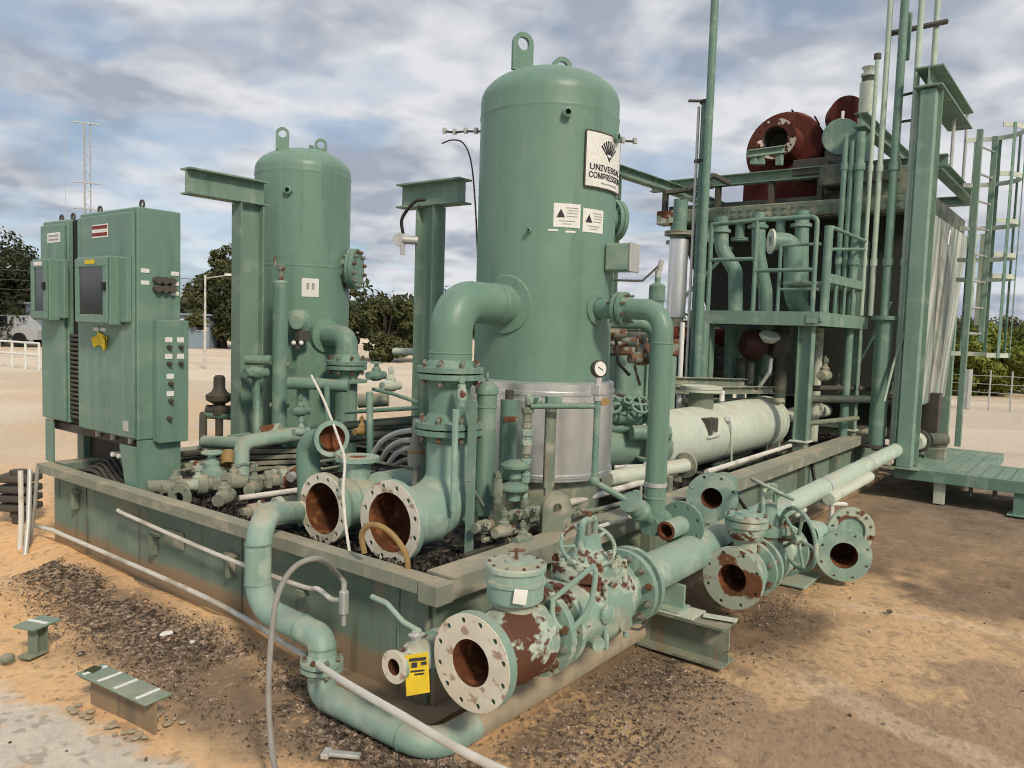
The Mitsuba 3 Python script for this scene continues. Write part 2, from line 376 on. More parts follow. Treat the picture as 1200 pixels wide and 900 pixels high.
def spline(pts, n=10):
    pts = np.array([V3(p) for p in pts])
    P = np.vstack([2 * pts[0] - pts[1], pts, 2 * pts[-1] - pts[-2]])
    out = []
    for i in range(1, len(P) - 2):
        for k in range(n):
            t = k / n
            out.append(0.5 * (2 * P[i] + (P[i + 1] - P[i - 1]) * t + (2 * P[i - 1] - 5 * P[i] + 4 * P[i + 1] - P[i + 2]) * t * t + (3 * P[i] - P[i - 1] - 3 * P[i + 1] + P[i + 2]) * t ** 3))
    out.append(pts[-1])
    return np.array(out)


def bx(lo, hi, ch=0.004):
    """box from corner to corner with chamfered edges"""
    lo, hi = np.minimum(lo, hi).astype(float), np.maximum(lo, hi).astype(float)
    c, h = (lo + hi) / 2, (hi - lo) / 2
    ch = min(ch, 0.45 * h.min())
    p = []
    for s in np.ndindex(2, 2, 2):
        s = np.array(s) * 2 - 1
        for k in range(3):
            q = h - ch
            q[k] = h[k]
            p.append(c + s * q)
    return trimesh.convex.convex_hull(np.array(p)) if ch > 1e-5 else trimesh.creation.box(h * 2, trimesh.transformations.translation_matrix(c))


def obox(c, size, z=EZ, x=None, ch=0.003):
    s = V3(size) / 2
    return place(bx(-s, s, ch), c, z, x)


def extrude(poly, L, p, axis, x=None):
    m = trimesh.creation.extrude_polygon(poly, L, engine='earcut')
    return place(m, p, axis, x)


def ishape(h, b, tf=0.012, tw=0.009):
    return unary_union([sbox(-h / 2, -b / 2, -h / 2 + tf, b / 2), sbox(h / 2 - tf, -b / 2, h / 2, b / 2), sbox(-h / 2 + tf / 2, -tw / 2, h / 2 - tf / 2, tw / 2)])


def ibeam(p0, p1, h, b, up=EZ, tf=0.012, tw=0.009):
    p0, p1 = V3(p0), V3(p1)
    return extrude(ishape(h, b, tf, tw), np.linalg.norm(p1 - p0), p0, p1 - p0, up)


def angle_bar(p0, p1, a, t=0.008, up=EZ):
    p0, p1 = V3(p0), V3(p1)
    return extrude(unary_union([sbox(0, 0, a, t), sbox(0, 0, t, a)]), np.linalg.norm(p1 - p0), p0, p1 - p0, up)


def channel(p0, p1, h, b, t=0.009, up=EZ):
    p0, p1 = V3(p0), V3(p1)
    return extrude(unary_union([sbox(-h / 2, 0, h / 2, t), sbox(-h / 2, 0, -h / 2 + t, b), sbox(h / 2 - t, 0, h / 2, b)]), np.linalg.norm(p1 - p0), p0, p1 - p0, up)


def ring(r0, r1, L, p, axis, holes=0, rc=0, rh=0, seg=40, x=None, a0=0.5):
    """flat ring with bolt holes, its back at p, extending L along the axis"""
    cs = m3d.CrossSection.circle(r1, seg)
    if r0 > 0:
        cs = cs - m3d.CrossSection.circle(r0, seg)
    for k in range(holes):
        a = 2 * np.pi * (k + a0) / holes
        cs = cs - m3d.CrossSection.circle(rh, 10).translate((rc * math.cos(a), rc * math.sin(a)))
    m = cs.extrude(L).to_mesh()
    return place(trimesh.Trimesh(m.vert_properties[:, :3], m.tri_verts, process=False), p, axis, x)


def studs(p, axis, rc, n, L, r=0.010, a0=0.5, x=None):
    """n stud bolts with hexagonal nuts on a circle; the studs' middle plane lies at p"""
    F = frame(axis, x)
    out = []
    for k in range(n):
        a = 2 * np.pi * (k + a0) / n
        c = V3(p) + rc * (math.cos(a) * F[:, 0] + math.sin(a) * F[:, 1])
        out.append(cyl(c - F[:, 2] * L / 2, c + F[:, 2] * L / 2, r, seg=8))
        for s in (-1, 1):
            e = c + F[:, 2] * s * (L / 2 - r * 1.9)
            out.append(cyl(e - F[:, 2] * r * 0.85, e + F[:, 2] * r * 0.85, r * 1.75, seg=6))
    return cat(out)


def open_flange(k, p, axis, R, rb, t, n, m='worn', face='primer', neck=0.06, rp=None, depth=0.35, name='flange', rf=0.82, holes=True):
    """an open pipe end: drilled ring, raised pale face, weld neck behind, rusty bore. p = centre of the face, axis looks out of the pipe."""
    p, axis = V3(p), unit(axis)
    rp = rp or rb * 1.12
    f = part(k, name, ring(rb, R, t, p - axis * t, axis, n if holes else 0, R * 0.86, R * 0.058), m)
    part(f, 'face', ring(rb, R * 0.995, 0.004, p, axis, n if holes else 0, R * 0.86, R * 0.060), face)
    part(f, 'neck', lathe([(rp * 1.32, 0), (rp * 1.28, neck * 0.25), (rp, neck)], p - axis * t, -axis, 32), m)
    b = lathe([(rb - 0.0015, 0.003), (rb - 0.0015, -depth), (rb * 0.3, -depth - rb * 0.3), (0, -depth - rb * 0.35)], p, axis, 32)
    part(f, 'bore', b, 'rust_inside', label='rust brown bore of the open pipe')
    return f


def mated(k, p, axis, R, t, n, m='green', name='flange', L=None, rs=None):
    """two bolted flanges whose joint lies at p"""
    p, axis = V3(p), unit(axis)
    out = []
    for s in (-1, 1):
        f = part(k, name, ring(0, R, t, p + axis * s * 0.004, axis * s, n, R * 0.84, R * 0.06), m)
        part(f, 'neck', lathe([(R * 0.78, 0), (R * 0.72, t * 0.5), (R * 0.60, t * 1.9)], p + axis * s * (0.004 + t), axis * s, 28), m)
        out.append(f)
    part(k, 'stud_bolts', studs(p, axis, R * 0.84, n, L or t * 5.2, rs or R * 0.05), 'bolt', stuff=True)
    return out


def blind(k, p, axis, R, t, n, m='green', name='flange_pair'):
    p, axis = V3(p), unit(axis)
    part(k, name, [ring(0, R, t, p + axis * 0.003, axis, n, R * 0.84, R * 0.06), ring(0, R, t, p - axis * 0.003, -axis, n, R * 0.84, R * 0.06)], m)
    part(k, 'stud_bolts', studs(p, axis, R * 0.84, n, t * 4.4, R * 0.05), 'bolt', stuff=True)


def torus(p, axis, R, r, seg=28, x=None, arc=1.0, a0=0.0):
    F = frame(axis, x)
    n = max(6, int(seg * arc))
    a = a0 + np.linspace(0, 2 * np.pi * arc, n + 1)
    path = V3(p) + R * (np.outer(np.cos(a), F[:, 0]) + np.outer(np.sin(a), F[:, 1]))
    if arc >= 1:
        path = np.vstack([path, path[1]])
    return sweep(path, r, 10, caps=arc < 1)


def ball(p, r, s=(1, 1, 1), sub=2):
    m = trimesh.creation.icosphere(sub, r)
    m.apply_scale(s)
    m.apply_translation(p)
    return m


def lug(p, normal, w, h, t, hole):
    """lifting eye plate standing on p: rounded top with a hole"""
    s = unary_union([sbox(0, -w / 2, h - w / 2, w / 2), Point(h - w / 2, 0).buffer(w / 2, 24)]).difference(Point(h - w / 2, 0).buffer(hole, 20))
    return extrude(s, t, V3(p) - unit(normal) * t / 2, normal, EZ)


def wheel(k, p, axis, R, r, m='worn', spokes=4, name='handwheel', x=None):
    F = frame(axis, x)
    h = part(k, name, [torus(p, axis, R, r, 32), cyl(V3(p) - F[:, 2] * r * 2.2, V3(p) + F[:, 2] * r * 2.2, r * 2.4, seg=12)], m)
    for a in np.arange(spokes) * 2 * np.pi / spokes + 0.4:
        part(h, 'spoke', cyl(p, V3(p) + R * (math.cos(a) * F[:, 0] + math.sin(a) * F[:, 1]), r * 0.8, seg=8), m)
    return h


def bent(m, c, R):
    """wraps a flat mesh (x right, y up, z out) onto an upright drum: c = (x, y, azimuth, z) of its middle"""
    v = np.array(m.vertices)
    a = c[2] + v[:, 0] / R
    rr = R + v[:, 2]
    m = trimesh.Trimesh(np.stack([c[0] + rr * np.cos(a), c[1] + rr * np.sin(a), c[3] + v[:, 1]], 1), m.faces, process=False)
    return m


def flat_panel(w, h, t=0.003, n=14):
    """thin board in the xy plane, divided along x so that it can be bent"""
    x = np.linspace(-w / 2, w / 2, n + 1)
    return cat([trimesh.creation.box(((x[1] - x[0]), h, t), trimesh.transformations.translation_matrix(((a + b) / 2, 0, t / 2))) for a, b in zip(x[:-1], x[1:])])


def moved(m, d):
    m = m.copy()
    m.apply_translation(d)
    return m


def welds(k, *rings):
    """weld beads round a pipe: (point, axis, radius)"""
    for p, a, r in rings:
        part(k, 'weld_bead', lathe([(r - 0.001, -0.006), (r + 0.0035, -0.002), (r + 0.0035, 0.002), (r - 0.001, 0.006)], p, a, 28), 'green')


def small_valve(label, p, axis, s=0.05, m='dirtygreen', up=EZ, hand='wheel', group=None, name='small_valve'):
    """a small threaded valve: body, bonnet, stem and a handwheel or a lever"""
    p, axis, up = V3(p), unit(axis), unit(up)
    k = thing(name, label, 'valve', group)
    part(k, 'body', lathe([(0, -2 * s), (0.75 * s, -2 * s), (0.75 * s, -1.2 * s), (1.0 * s, -0.7 * s), (1.0 * s, 0.7 * s), (0.75 * s, 1.2 * s), (0.75 * s, 2 * s), (0, 2 * s)], p, axis, 14), m)
    part(k, 'bonnet', lathe([(0.8 * s, 0), (0.8 * s, 1.3 * s), (0.5 * s, 1.5 * s), (0.3 * s, 2.2 * s), (0, 2.2 * s)], p, up, 12), m)
    if hand == 'cap':
        part(k, 'cap', [cyl(p + up * 2.2 * s, p + up * 2.9 * s, 0.55 * s, seg=6), cyl(p + up * 2.9 * s, p + up * 3.3 * s, 0.25 * s, seg=8)], m)
    elif hand == 'wheel':
        part(k, 'handwheel', [torus(p + up * 2.3 * s, up, 0.95 * s, 0.15 * s, 18), obox(p + up * 2.3 * s, (1.8 * s, 0.25 * s, 0.15 * s), up), obox(p + up * 2.3 * s, (0.25 * s, 1.8 * s, 0.15 * s), up)], m)
    else:
        q = p + up * 2.2 * s
        part(k, 'lever', obox(q + axis * 1.8 * s, (0.35 * s, 4.4 * s, 0.18 * s), up, np.cross(axis, up) if abs(axis @ up) < 0.9 else None), m)
    return k

# ================================================================ the setting
def axis_grid(a, b, lo, hi, fine, grow=1.09):
    g = list(np.arange(lo, hi + 1e-6, fine))
    s = fine
    while g[-1] < b:
        s *= grow
        g.append(g[-1] + s)
    s = fine
    while g[0] > a:
        s *= grow
        g.insert(0, g[0] - s)
    return np.array(g)


def ground_height(x, y):
    p = np.stack([x, y, np.zeros_like(x)], -1)
    z = 0.022 * (meshkit.fbm(p * 1.3, 4, 3) - 0.5) + 0.012 * (meshkit.fbm(p * 6, 3, 8) - 0.5)
    n = meshkit.fbm(p * 2.1 + 4, 3, 15)
    along = np.clip((y - 0.5) / 0.8, 0, 1) * np.clip((4.3 - y) / 0.6, 0, 1)
    z = z + 0.075 * np.exp(-((x + 0.02) / 0.20) ** 2) * along * (0.45 + n)             # sand drifted against the short side
    along2 = np.clip((x + 0.5) / 0.5, 0, 1) * np.clip((3.2 - x) / 1.2, 0, 1)
    z = z + 0.012 * np.exp(-((y + 0.10) / 0.22) ** 2) * along2 * (0.4 + n) - 0.012
    return np.where((x > 0.25) & (x < 7.4) & (y > 0.25) & (y < 3.4), -0.05, z)


gx = axis_grid(-420, 900, -2.6, 8.2, 0.035)
gy = axis_grid(-420, 900, -3.2, 4.2, 0.035)
GX, GY = np.meshgrid(gx, gy, indexing='ij')
GZ = ground_height(GX, GY)
i, j = np.meshgrid(np.arange(len(gx) - 1), np.arange(len(gy) - 1), indexing='ij')
w = len(gy)
q = np.stack([i * w + j, (i + 1) * w + j, (i + 1) * w + j + 1, i * w + j + 1], -1).reshape(-1, 4)
ground = trimesh.Trimesh(np.stack([GX, GY, GZ], -1).reshape(-1, 3), np.vstack([q[:, [0, 1, 2]], q[:, [0, 2, 3]]]), process=False)
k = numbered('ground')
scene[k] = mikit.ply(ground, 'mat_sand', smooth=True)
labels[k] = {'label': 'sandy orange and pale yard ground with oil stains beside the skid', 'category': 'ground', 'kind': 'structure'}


def flakes(n, where, size, rng, lift=0.004, tilt=0.5):
    """n small curled flakes (two triangles folded on a midrib) at the points where(rng, n) -> (x, y, z)"""
    c = where(rng, n)
    n = len(c)
    L = size * rng.uniform(0.5, 1.6, n)
    W = L * rng.uniform(0.25, 0.6, n)
    a = rng.uniform(0, 2 * np.pi, n)
    d = np.stack([np.cos(a), np.sin(a), rng.normal(0, tilt, n)], -1)
    d /= np.linalg.norm(d, axis=1, keepdims=True)
    s = np.stack([-np.sin(a), np.cos(a), rng.normal(0, tilt, n)], -1)
    up = np.stack([np.zeros(n), np.zeros(n), rng.uniform(0.1, 0.5, n) * W], -1)
    c = c + np.array([0, 0, lift])
    A, B = c - d * L[:, None] / 2, c + d * L[:, None] / 2
    P, Q = c + s * W[:, None] / 2 + up, c - s * W[:, None] / 2 + up
    v = np.stack([A, P, B, Q], 1).reshape(-1, 3)
    o = np.arange(n)[:, None] * 4
    f = np.vstack([o + [0, 2, 1], o + [0, 3, 2]])
    return trimesh.Trimesh(v, f, process=False)


def on_ground(x, y):
    return np.stack([x, y, ground_height(x, y)], -1)


def litter_left(rng, n):
    y = rng.uniform(-0.6, 3.15, n)
    wd = 0.15 + 0.10 * np.clip((y - 0.1) / 1.0, 0, 1) * np.clip((3.2 - y) / 1.2, 0.1, 1)
    x = -0.10 - np.abs(rng.normal(0, 1, n)) * wd * 0.8 + rng.normal(0, 0.04, n)
    p = np.stack([x * 2.2, y * 2.2, 0 * x], -1)
    keep = meshkit.fbm(p * 1.5, 3, 44) > 0.26 + 0.18 * rng.random(n)
    return on_ground(x[keep], y[keep])


def litter_right(rng, n):
    x = rng.uniform(-0.5, 3.2, n)
    y = -0.52 - rng.normal(0, 0.13, n) * np.clip(1.6 - x * 0.3, 0.5, 1.5)
    p = np.stack([x * 2.4, y * 2.4, 0 * x], -1)
    keep = (meshkit.fbm(p * 1.5, 3, 46) > 0.30 + 0.2 * rng.random(n)) & (rng.random(n) < np.clip(1.5 - x * 0.5, 0.12, 1))
    return on_ground(x[keep], y[keep])


def litter_wide(rng, n):
    x, y = rng.uniform(-2.0, 6.0, n), rng.uniform(-2.6, 3.6, n)
    keep = ~((x > 0) & (y > 0)) & (rng.random(n) < np.exp(-1.3 * np.maximum(np.maximum(-x, -y), 0)))
    return on_ground(x[keep], y[keep])


rng = np.random.default_rng(5)
solo('leaf_litter', [flakes(26000, litter_left, 0.014, rng), flakes(13000, litter_right, 0.014, rng), flakes(500, litter_wide, 0.012, rng)], 'litter',
    'brown fallen leaves drifted along the foot of the skid', 'leaf litter', smooth=False, kind='stuff')


def pebbles(rng, n):
    out = []
    x, y = rng.uniform(-1.6, 5, n), rng.uniform(-2.6, 3.4, n)
    keep = ~((x > -0.05) & (y > -0.15))
    for p in on_ground(x[keep], y[keep]):
        m = trimesh.creation.icosphere(1, 1.0)
        m.vertices *= rng.uniform(0.6, 1.2, (len(m.vertices), 1)) * rng.uniform(0.5, 1.2, 3) * rng.choice([0.003, 0.004, 0.005, 0.007, 0.011])
        m.apply_translation(p)
        out.append(m)
    return cat(out)


solo('gravel', pebbles(rng, 330), 'litter', 'small stones and crumbs scattered over the sandy yard', 'gravel', smooth=False, kind='stuff')


# ---------------------------------------------------------------- trees
def leaves(centres, radii, n, size, rng):
    """n leaf-spray quads spread through clumps, denser towards their skins"""
    w = radii ** 2
    c = rng.choice(len(centres), n, p=w / w.sum())
    d = rng.normal(0, 1, (n, 3))
    d /= np.linalg.norm(d, axis=1, keepdims=True)
    r = radii[c] * rng.uniform(0.35, 1.0, n) ** 0.45 * rng.uniform(0.85, 1.12, n)
    p = centres[c] + d * r[:, None] * np.array([1, 1, 0.72])
    s = size * rng.uniform(0.5, 1.35, n)[:, None]
    nrm = d * 0.7 + rng.normal(0, 0.6, (n, 3)) + np.array([0, 0, 0.5])
    nrm /= np.linalg.norm(nrm, axis=1, keepdims=True)
    u = np.cross(nrm, rng.normal(0, 1, (n, 3)))
    u /= np.linalg.norm(u, axis=1, keepdims=True)
    v = np.cross(nrm, u)
    P = np.stack([p - u * s, p + v * s * 0.45 + nrm * s * 0.15, p + u * s, p - v * s * 0.45 + nrm * s * 0.15], 1).reshape(-1, 3)
    o = np.arange(n)[:, None] * 4
    return trimesh.Trimesh(P, np.vstack([o + [0, 1, 2], o + [0, 2, 3]]), process=False)


def tree(base, h, spread, label, seed, m='leaf_dark', group=None, n=9000, low=0.10, name='tree', leaf=0.13):
    rng = np.random.default_rng(seed)
    base = V3(base)
    k = thing(name, label, 'tree' if name == 'tree' else 'shrub', group)
    nc = 40
    a = rng.uniform(0, 2 * np.pi, nc)
    zz = rng.uniform(low, 0.90, nc) * rng.uniform(0.85, 1.08, nc)
    rad = spread * np.sqrt(rng.uniform(0.02, 1, nc)) * np.clip(1.25 - np.abs(zz - 0.5) * 1.5, 0.35, 1)
    cs = np.stack([np.cos(a) * rad, np.sin(a) * rad, zz * h], -1)
    rs = spread * rng.choice([0.16, 0.22, 0.30, 0.40], nc)
    limbs = [sweep(spline([(0, 0, -0.2), (0.05 * h * rng.normal(), 0.03 * h, 0.25 * h), (0.04 * h * rng.normal(), 0, 0.6 * h)], 5), np.linspace(0.045 * h, 0.02 * h, 11), 8)]
    for c in cs[:9]:
        s = V3(0, 0, h * rng.uniform(0.15, 0.4))
        limbs.append(sweep(spline([s, (s + c) / 2 + V3(0, 0, 0.05 * h), c], 4), np.linspace(0.018 * h, 0.005 * h, 9), 6))
    part(k, 'trunk', moved(cat(limbs), base), 'bark')
    part(k, 'crown', moved(leaves(cs, rs, n, leaf, rng), base), m, smooth=False, stuff=True)
    return k


for at, h, sp, mm, lab, sd in (
    ((10.332, 39.528, -0.000), 5.8, 3.2, 'leaf_dark', 'dark tree cut off by the left edge of the picture', 1),
    ((13.830, 44.229, 0.000), 5.6, 2.7, 'leaf_dark', 'dark spreading tree behind the parked car', 2),
    ((14.917, 43.149, 0.000), 4.3, 2.1, 'leaf_dark', 'dark tree just left of the electrical cabinets', 3),
    ((17.045, 43.386, 0.000), 4.4, 2.2, 'leaf_dark', 'tree mostly hidden behind the electrical cabinets', 4),
    ((22.076, 36.425, 0.000), 5.6, 1.9, 'leaf_olive', 'tall ragged tree behind the yard lamp pole', 5),
    ((23.306, 35.255, -0.000), 5.2, 2.2, 'leaf_dark', 'tree behind the pipe support with the long bracket', 6),
    ((23.666, 32.006, 0.000), 4.2, 1.8, 'leaf_dark', 'tree mostly hidden behind the smaller vessel', 7),
    ((21.050, 25.273, 0.000), 3.7, 1.15, 'leaf_olive', 'dark tree showing right beside the smaller vessel', 8),
    ((20.810, 22.380, 0.000), 3.1, 1.25, 'leaf_olive', 'round tree between the smaller vessel and the short-armed pipe support', 9),
    ((22.557, 21.879, 0.000), 3.0, 1.2, 'leaf_olive', 'tree standing behind the short-armed pipe support', 10)):
    tree(at, h, sp, lab, sd, mm, 'trees beyond the yard')
for at, h, sp, mm, lab, sd in (
    ((25.113, 1.833, 0.000), 2.0, 1.0, 'leaf_bright', 'green bush just right of the dark ladder post', 21),
    ((26.093, 0.882, -0.000), 2.1, 1.3, 'leaf_bright', 'bright green bush behind the ladder cage', 22),
    ((28.387, 0.169, 0.000), 2.4, 1.2, 'leaf_bright', 'bush at the right edge of the picture behind the wire fence', 23),
    ((31.532, 2.011, 0.000), 2.7, 1.6, 'leaf_olive', 'taller tree rising behind the bright green bush', 24),
    ((36.829, 0.073, 0.000), 3.1, 1.7, 'leaf_olive', 'tree cut off by the right edge of the picture', 25)):
    tree(at, h, sp, lab, sd, mm, 'bushes behind the wire fence', n=11000, low=0.06, name='bush', leaf=0.075)

# wire fence on the right
k = thing('wire_fence', 'low wire fence with thin posts in front of the green bushes', 'fence')
fa, fb = V3((19.293, 1.597, 0.000)), V3((20.028, -1.849, 0.000))
for s in np.linspace(0, 1, 9):
    c = fa + (fb - fa) * s
    part(k, 'post', cyl(c, c + EZ * 0.95, 0.018 if abs(s - 0.25) > 0.05 else 0.07, seg=8), 'galv')
for z in (0.22, 0.42, 0.62, 0.82):
    part(k, 'wire', cyl(fa + EZ * z, fb + EZ * z, 0.007, seg=5), 'galv')

# radio mast on the left
k = thing('radio_mast', 'thin lattice radio mast rising behind the electrical cabinets', 'mast')
mb = V3((22.814, 54.364, -0.264))
mb[2] = 0
mt = V3((22.806, 54.373, 14.613))[2]
for dx, dy in ((0, 0), (0.42, 0), (0.2, 0.36)):
    part(k, 'leg', cyl(mb + V3(dx, dy, 0), mb + V3(dx, dy, mt), 0.045, seg=6), 'galv')
part(k, 'bracing', [cyl(mb + V3(0.42 * (n % 2), 0, z), mb + V3(0.42 * ((n + 1) % 2), 0, z + 0.55), 0.018, seg=5) for n, z in enumerate(np.arange(0.5, mt - 0.6, 0.55))], 'galv', stuff=True)
for z in (mt - 0.1, mt * 0.60, mt * 0.72):
    part(k, 'crossarm', cyl(mb + V3(-0.6, 0.3, z), mb + V3(0.9, -0.4, z), 0.05, seg=6), 'galv')
part(k, 'guy_wire', cyl(mb + V3(-1.0, 0.4, mt * 0.97), mb + V3(-1.05, 0.5, 0), 0.016, seg=5), 'galv')

# lamp pole with wires, seen between the cabinets and the first support
k = thing('lamp_pole', 'tall pale pole with a lamp arm and wires in front of the ragged tree', 'pole')
lp = V3((11.570, 20.827, 0.000))
lt = V3((21.712, 37.689, 3.770))[2]
lt = 2.95
part(k, 'post', cyl(lp, lp + EZ * lt, 0.045, 0.03, seg=10), 'conduit')
part(k, 'lamp_arm', pipe([lp + EZ * (lt - 0.1), lp + EZ * (lt - 0.05) + V3(0.4, -0.5, 0.05)], 0.02), 'galv')
part(k, 'lamp', obox(lp + EZ * (lt - 0.02) + V3(0.5, -0.62, 0.05), (0.35, 0.12, 0.07), EZ, (0.6, -0.8, 0)), 'white')
for z in (lt - 0.15, lt - 0.45, lt - 0.75):
    part(k, 'wire', cyl(lp + EZ * z, lp + V3(-14, 18, z + 0.4), 0.010, seg=5), 'dark_steel')

# far left: car, shed, rails, building
k = thing('parked_car', 'pale parked car under the trees at the left edge', 'car')
cp, cd = V3((12.549, 39.616, 0.000)), unit(V3(0.61, -0.79, 0))
F = np.stack([cd, np.cross(EZ, cd), EZ], 1)
side = Polygon([(-2.1, 0.35), (2.1, 0.35), (2.15, 0.8), (1.3, 0.95), (0.75, 1.45), (-1.0, 1.48), (-1.75, 0.98), (-2.15, 0.9)])
part(k, 'body', moved(extrude(side, 1.7, V3(0, 0.85, 0), (0, -1, 0), EX) if False else place(moved(trimesh.creation.extrude_polygon(side, 1.7, engine='earcut'), (0, 0, -0.85)), (0, 0, 0), np.cross(cd, EZ), cd), cp), 'carpaint')
for s in (-1.3, 1.3):
    for t in (-0.8, 0.8):
        c = cp + cd * s + np.cross(EZ, cd) * t + EZ * 0.33
        wv = np.cross(EZ, cd) * 0.11
        part(k, 'wheel', cyl(c - wv, c + wv, 0.33, seg=16), 'black')
for a, b in ((-1.25, -0.15), (-0.05, 0.75)):
    c = cp + cd * (a + b) / 2 + EZ * 1.18 - np.cross(EZ, cd) * 0.86
    part(k, 'window', obox(c, (b - a, 0.42, 0.03), np.cross(EZ, cd), cd), 'glass')
k = thing('blue_shed', 'small pale blue shed under the trees beside the cabinets', 'shed')
c = V3((14.781, 41.951, 0.000))
part(k, 'wall', bx(c + V3(-0.6, -0.6, 0), c + V3(0.6, 0.6, 2.0)), 'bluewall')
part(k, 'roof', bx(c + V3(-0.75, -0.75, 2.0), c + V3(0.75, 0.75, 2.12)), 'graywall')
part(k, 'door', bx(c + V3(-0.63, -0.4, 0.05), c + V3(-0.60, 0.3, 1.8)), 'graywall')
ra, rb_ = V3((6.739, 24.452, 0.000)), V3((7.081, 21.702, 0.000))
k = thing('pipe_railing', 'low white pipe railing out in the yard at the far left', 'railing')
for s in np.linspace(0, 1, 5):
    c = ra + (rb_ - ra) * s
    part(k, 'post', cyl(c, c + EZ * 0.75, 0.035, seg=8), 'white')
for z in (0.42, 0.75):
    part(k, 'rail', cyl(ra + EZ * z, rb_ + EZ * z, 0.03, seg=8), 'white')
k = thing('site_office', 'low gray and blue site building far behind the cabinets', 'building')
c = V3((20.960, 37.581, 0.000))
rt = unit(V3(0.61, -0.79, 0))
part(k, 'wall', obox(c + EZ * 0.85, (2.6, 2.2, 1.7), EZ, rt), 'bluewall')
part(k, 'roof', obox(c + EZ * 1.76, (2.9, 2.5, 0.10), EZ, rt), 'bluewall')
fw = np.cross(EZ, rt)
fw = -fw if fw @ V3(0.79, 0.61, 0) > 0 else fw
part(k, 'door', obox(c + fw * 1.115 - rt * 0.9 + EZ * 0.9, (0.75, 1.75, 0.03), fw, rt), 'bluewall')
for s in (0.0, 0.9):
    wk = part(k, 'window', obox(c + fw * 1.115 + rt * s + EZ * 1.2, (0.6, 0.6, 0.03), fw, rt), 'white')
    part(wk, 'pane', obox(c + fw * 1.135 + rt * s + EZ * 1.2, (0.5, 0.5, 0.02), fw, rt), 'glass')

# broken line of far woodland all round the yard
def far_wood(rng, n_clumps=900):
    a = rng.uniform(0, 2 * np.pi, n_clumps)
    r = rng.uniform(75, 130, n_clumps) * np.where((a > 5.4) | (a < 0.35), 0.62, 1.0)
    hgt = (2.2 + 4.5 * meshkit.noise(np.stack([np.cos(a) * 9, np.sin(a) * 9, 0 * a], -1), 77)) * r / 100
    cs = np.stack([np.cos(a) * r, np.sin(a) * r, hgt * rng.uniform(0.1, 0.75, n_clumps)], -1)
    return leaves(cs, hgt * rng.uniform(0.25, 0.5, n_clumps) * 1.6, 70000, 0.55, rng)


solo('far_woodland', far_wood(np.random.default_rng(88)), 'leaf_dark', 'low dark line of far woodland beyond the yard', 'woodland', smooth=False, kind='stuff')

# ================================================================ the skid
LX, LY, ZL, ZD = 7.72, 3.68, 0.58, 0.46
k = thing('equipment_skid', 'long green steel base skid carrying all the vessels and pipes', 'skid')
SK = k


def along_y(poly, y0, y1):
    return extrude(poly, y1 - y0, (0, y0, 0), EY, EX) if False else place(trimesh.creation.extrude_polygon(Polygon([(x, -z) for x, z in poly.exterior.coords]), y1 - y0, engine='earcut'), (0, y0, 0), EY, EX)


def along_x(poly, x0, x1):
    return place(trimesh.creation.extrude_polygon(Polygon([(y, z) for y, z in poly.exterior.coords]), x1 - x0, engine='earcut'), (x0, 0, 0), EX, EY)


rect = lambda a, b, c, d: sbox(a, b, c, d)
e = part(k, 'end_beam', [along_y(rect(0.105, 0.03, 0.120, 0.53), 0.10, LY - 0.02), along_y(rect(-0.03, 0.0, 0.20, 0.03), 0.0, LY)], 'skid', label='green end beam with sand along its foot')
part(e, 'top_rail', [along_y(rect(0.0, 0.530, 0.012, 0.578), 0.10, LY), along_y(rect(0.0, 0.5785, 0.085, 0.586), 0.06, LY), along_y(rect(0.012, 0.530, 0.10, 0.537), 0.10, LY)], 'lip', label='dirty gray top rail of the end beam')
part(e, 'corner_block', bx((0.0, -0.012, 0.495), (0.10, 0.098, 0.584), 0.006), 'lip')
for y in (0.30, 1.45, 3.18):
    part(e, 'splice_seam', bx((0.097, y - 0.004, 0.031), (0.104, y + 0.004, 0.528)), 'skid')
for y, z in ((3.30, 0.40), (2.30, 0.30), (1.52, 0.34)):
    part(e, 'bracket', [bx((0.06, y - 0.018, z - 0.08), (0.104, y + 0.018, z + 0.04)), bx((0.07, y - 0.045, z + 0.03), (0.104, y + 0.045, z + 0.05))], 'dirtygreen')
part(e, 'name_plate', bx((0.09, 2.00, 0.30), (0.104, 2.20, 0.40)), 'dirtygreen')
s = part(k, 'side_beam', [along_x(rect(0.085, 0.03, 0.10, 0.53), 0.10, LX - 0.02), along_x(rect(-0.01, 0.0, 0.20, 0.03), 0.0, LX), along_x(rect(0.012, 0.215, 0.084, 0.232), 0.35, LX)], 'skid', label='long side beam of the skid')
part(s, 'top_rail', [along_x(rect(0.0, 0.500, 0.014, 0.578), 0.101, LX), along_x(rect(-0.002, 0.5785, 0.15, 0.590), 0.111, LX)], 'lip', label='pale dusty top rail along the long side')
for x in np.arange(0.9, LX, 0.95):
    part(s, 'stiffener', bx((x - 0.006, 0.02, 0.234), (x + 0.006, 0.084, 0.498)), 'skid')
part(k, 'far_beam', [along_x(rect(LY - 0.10, 0.03, LY - 0.085, 0.53), 0.10, LX - 0.02), along_x(rect(LY - 0.15, 0.53, LY, 0.588), 0.112, LX)], 'skid')
part(k, 'rear_beam', [along_y(rect(LX - 0.10, 0.03, LX - 0.085, 0.53), 0.15, LY - 0.15), along_y(rect(LX - 0.15, 0.53, LX, 0.586), 0.152, LY - 0.152)], 'skid')
part(k, 'deck', bx((0.121, 0.101, ZD - 0.02), (LX - 0.10, LY - 0.10, ZD), 0), 'deck', smooth=False, label='black oily deck of the skid')


def on_deck(rng, n):
    x, y = rng.uniform(0.16, 7.5, n), rng.uniform(0.17, 3.5, n)
    return np.stack([x, y, np.full(n, ZD)], -1)


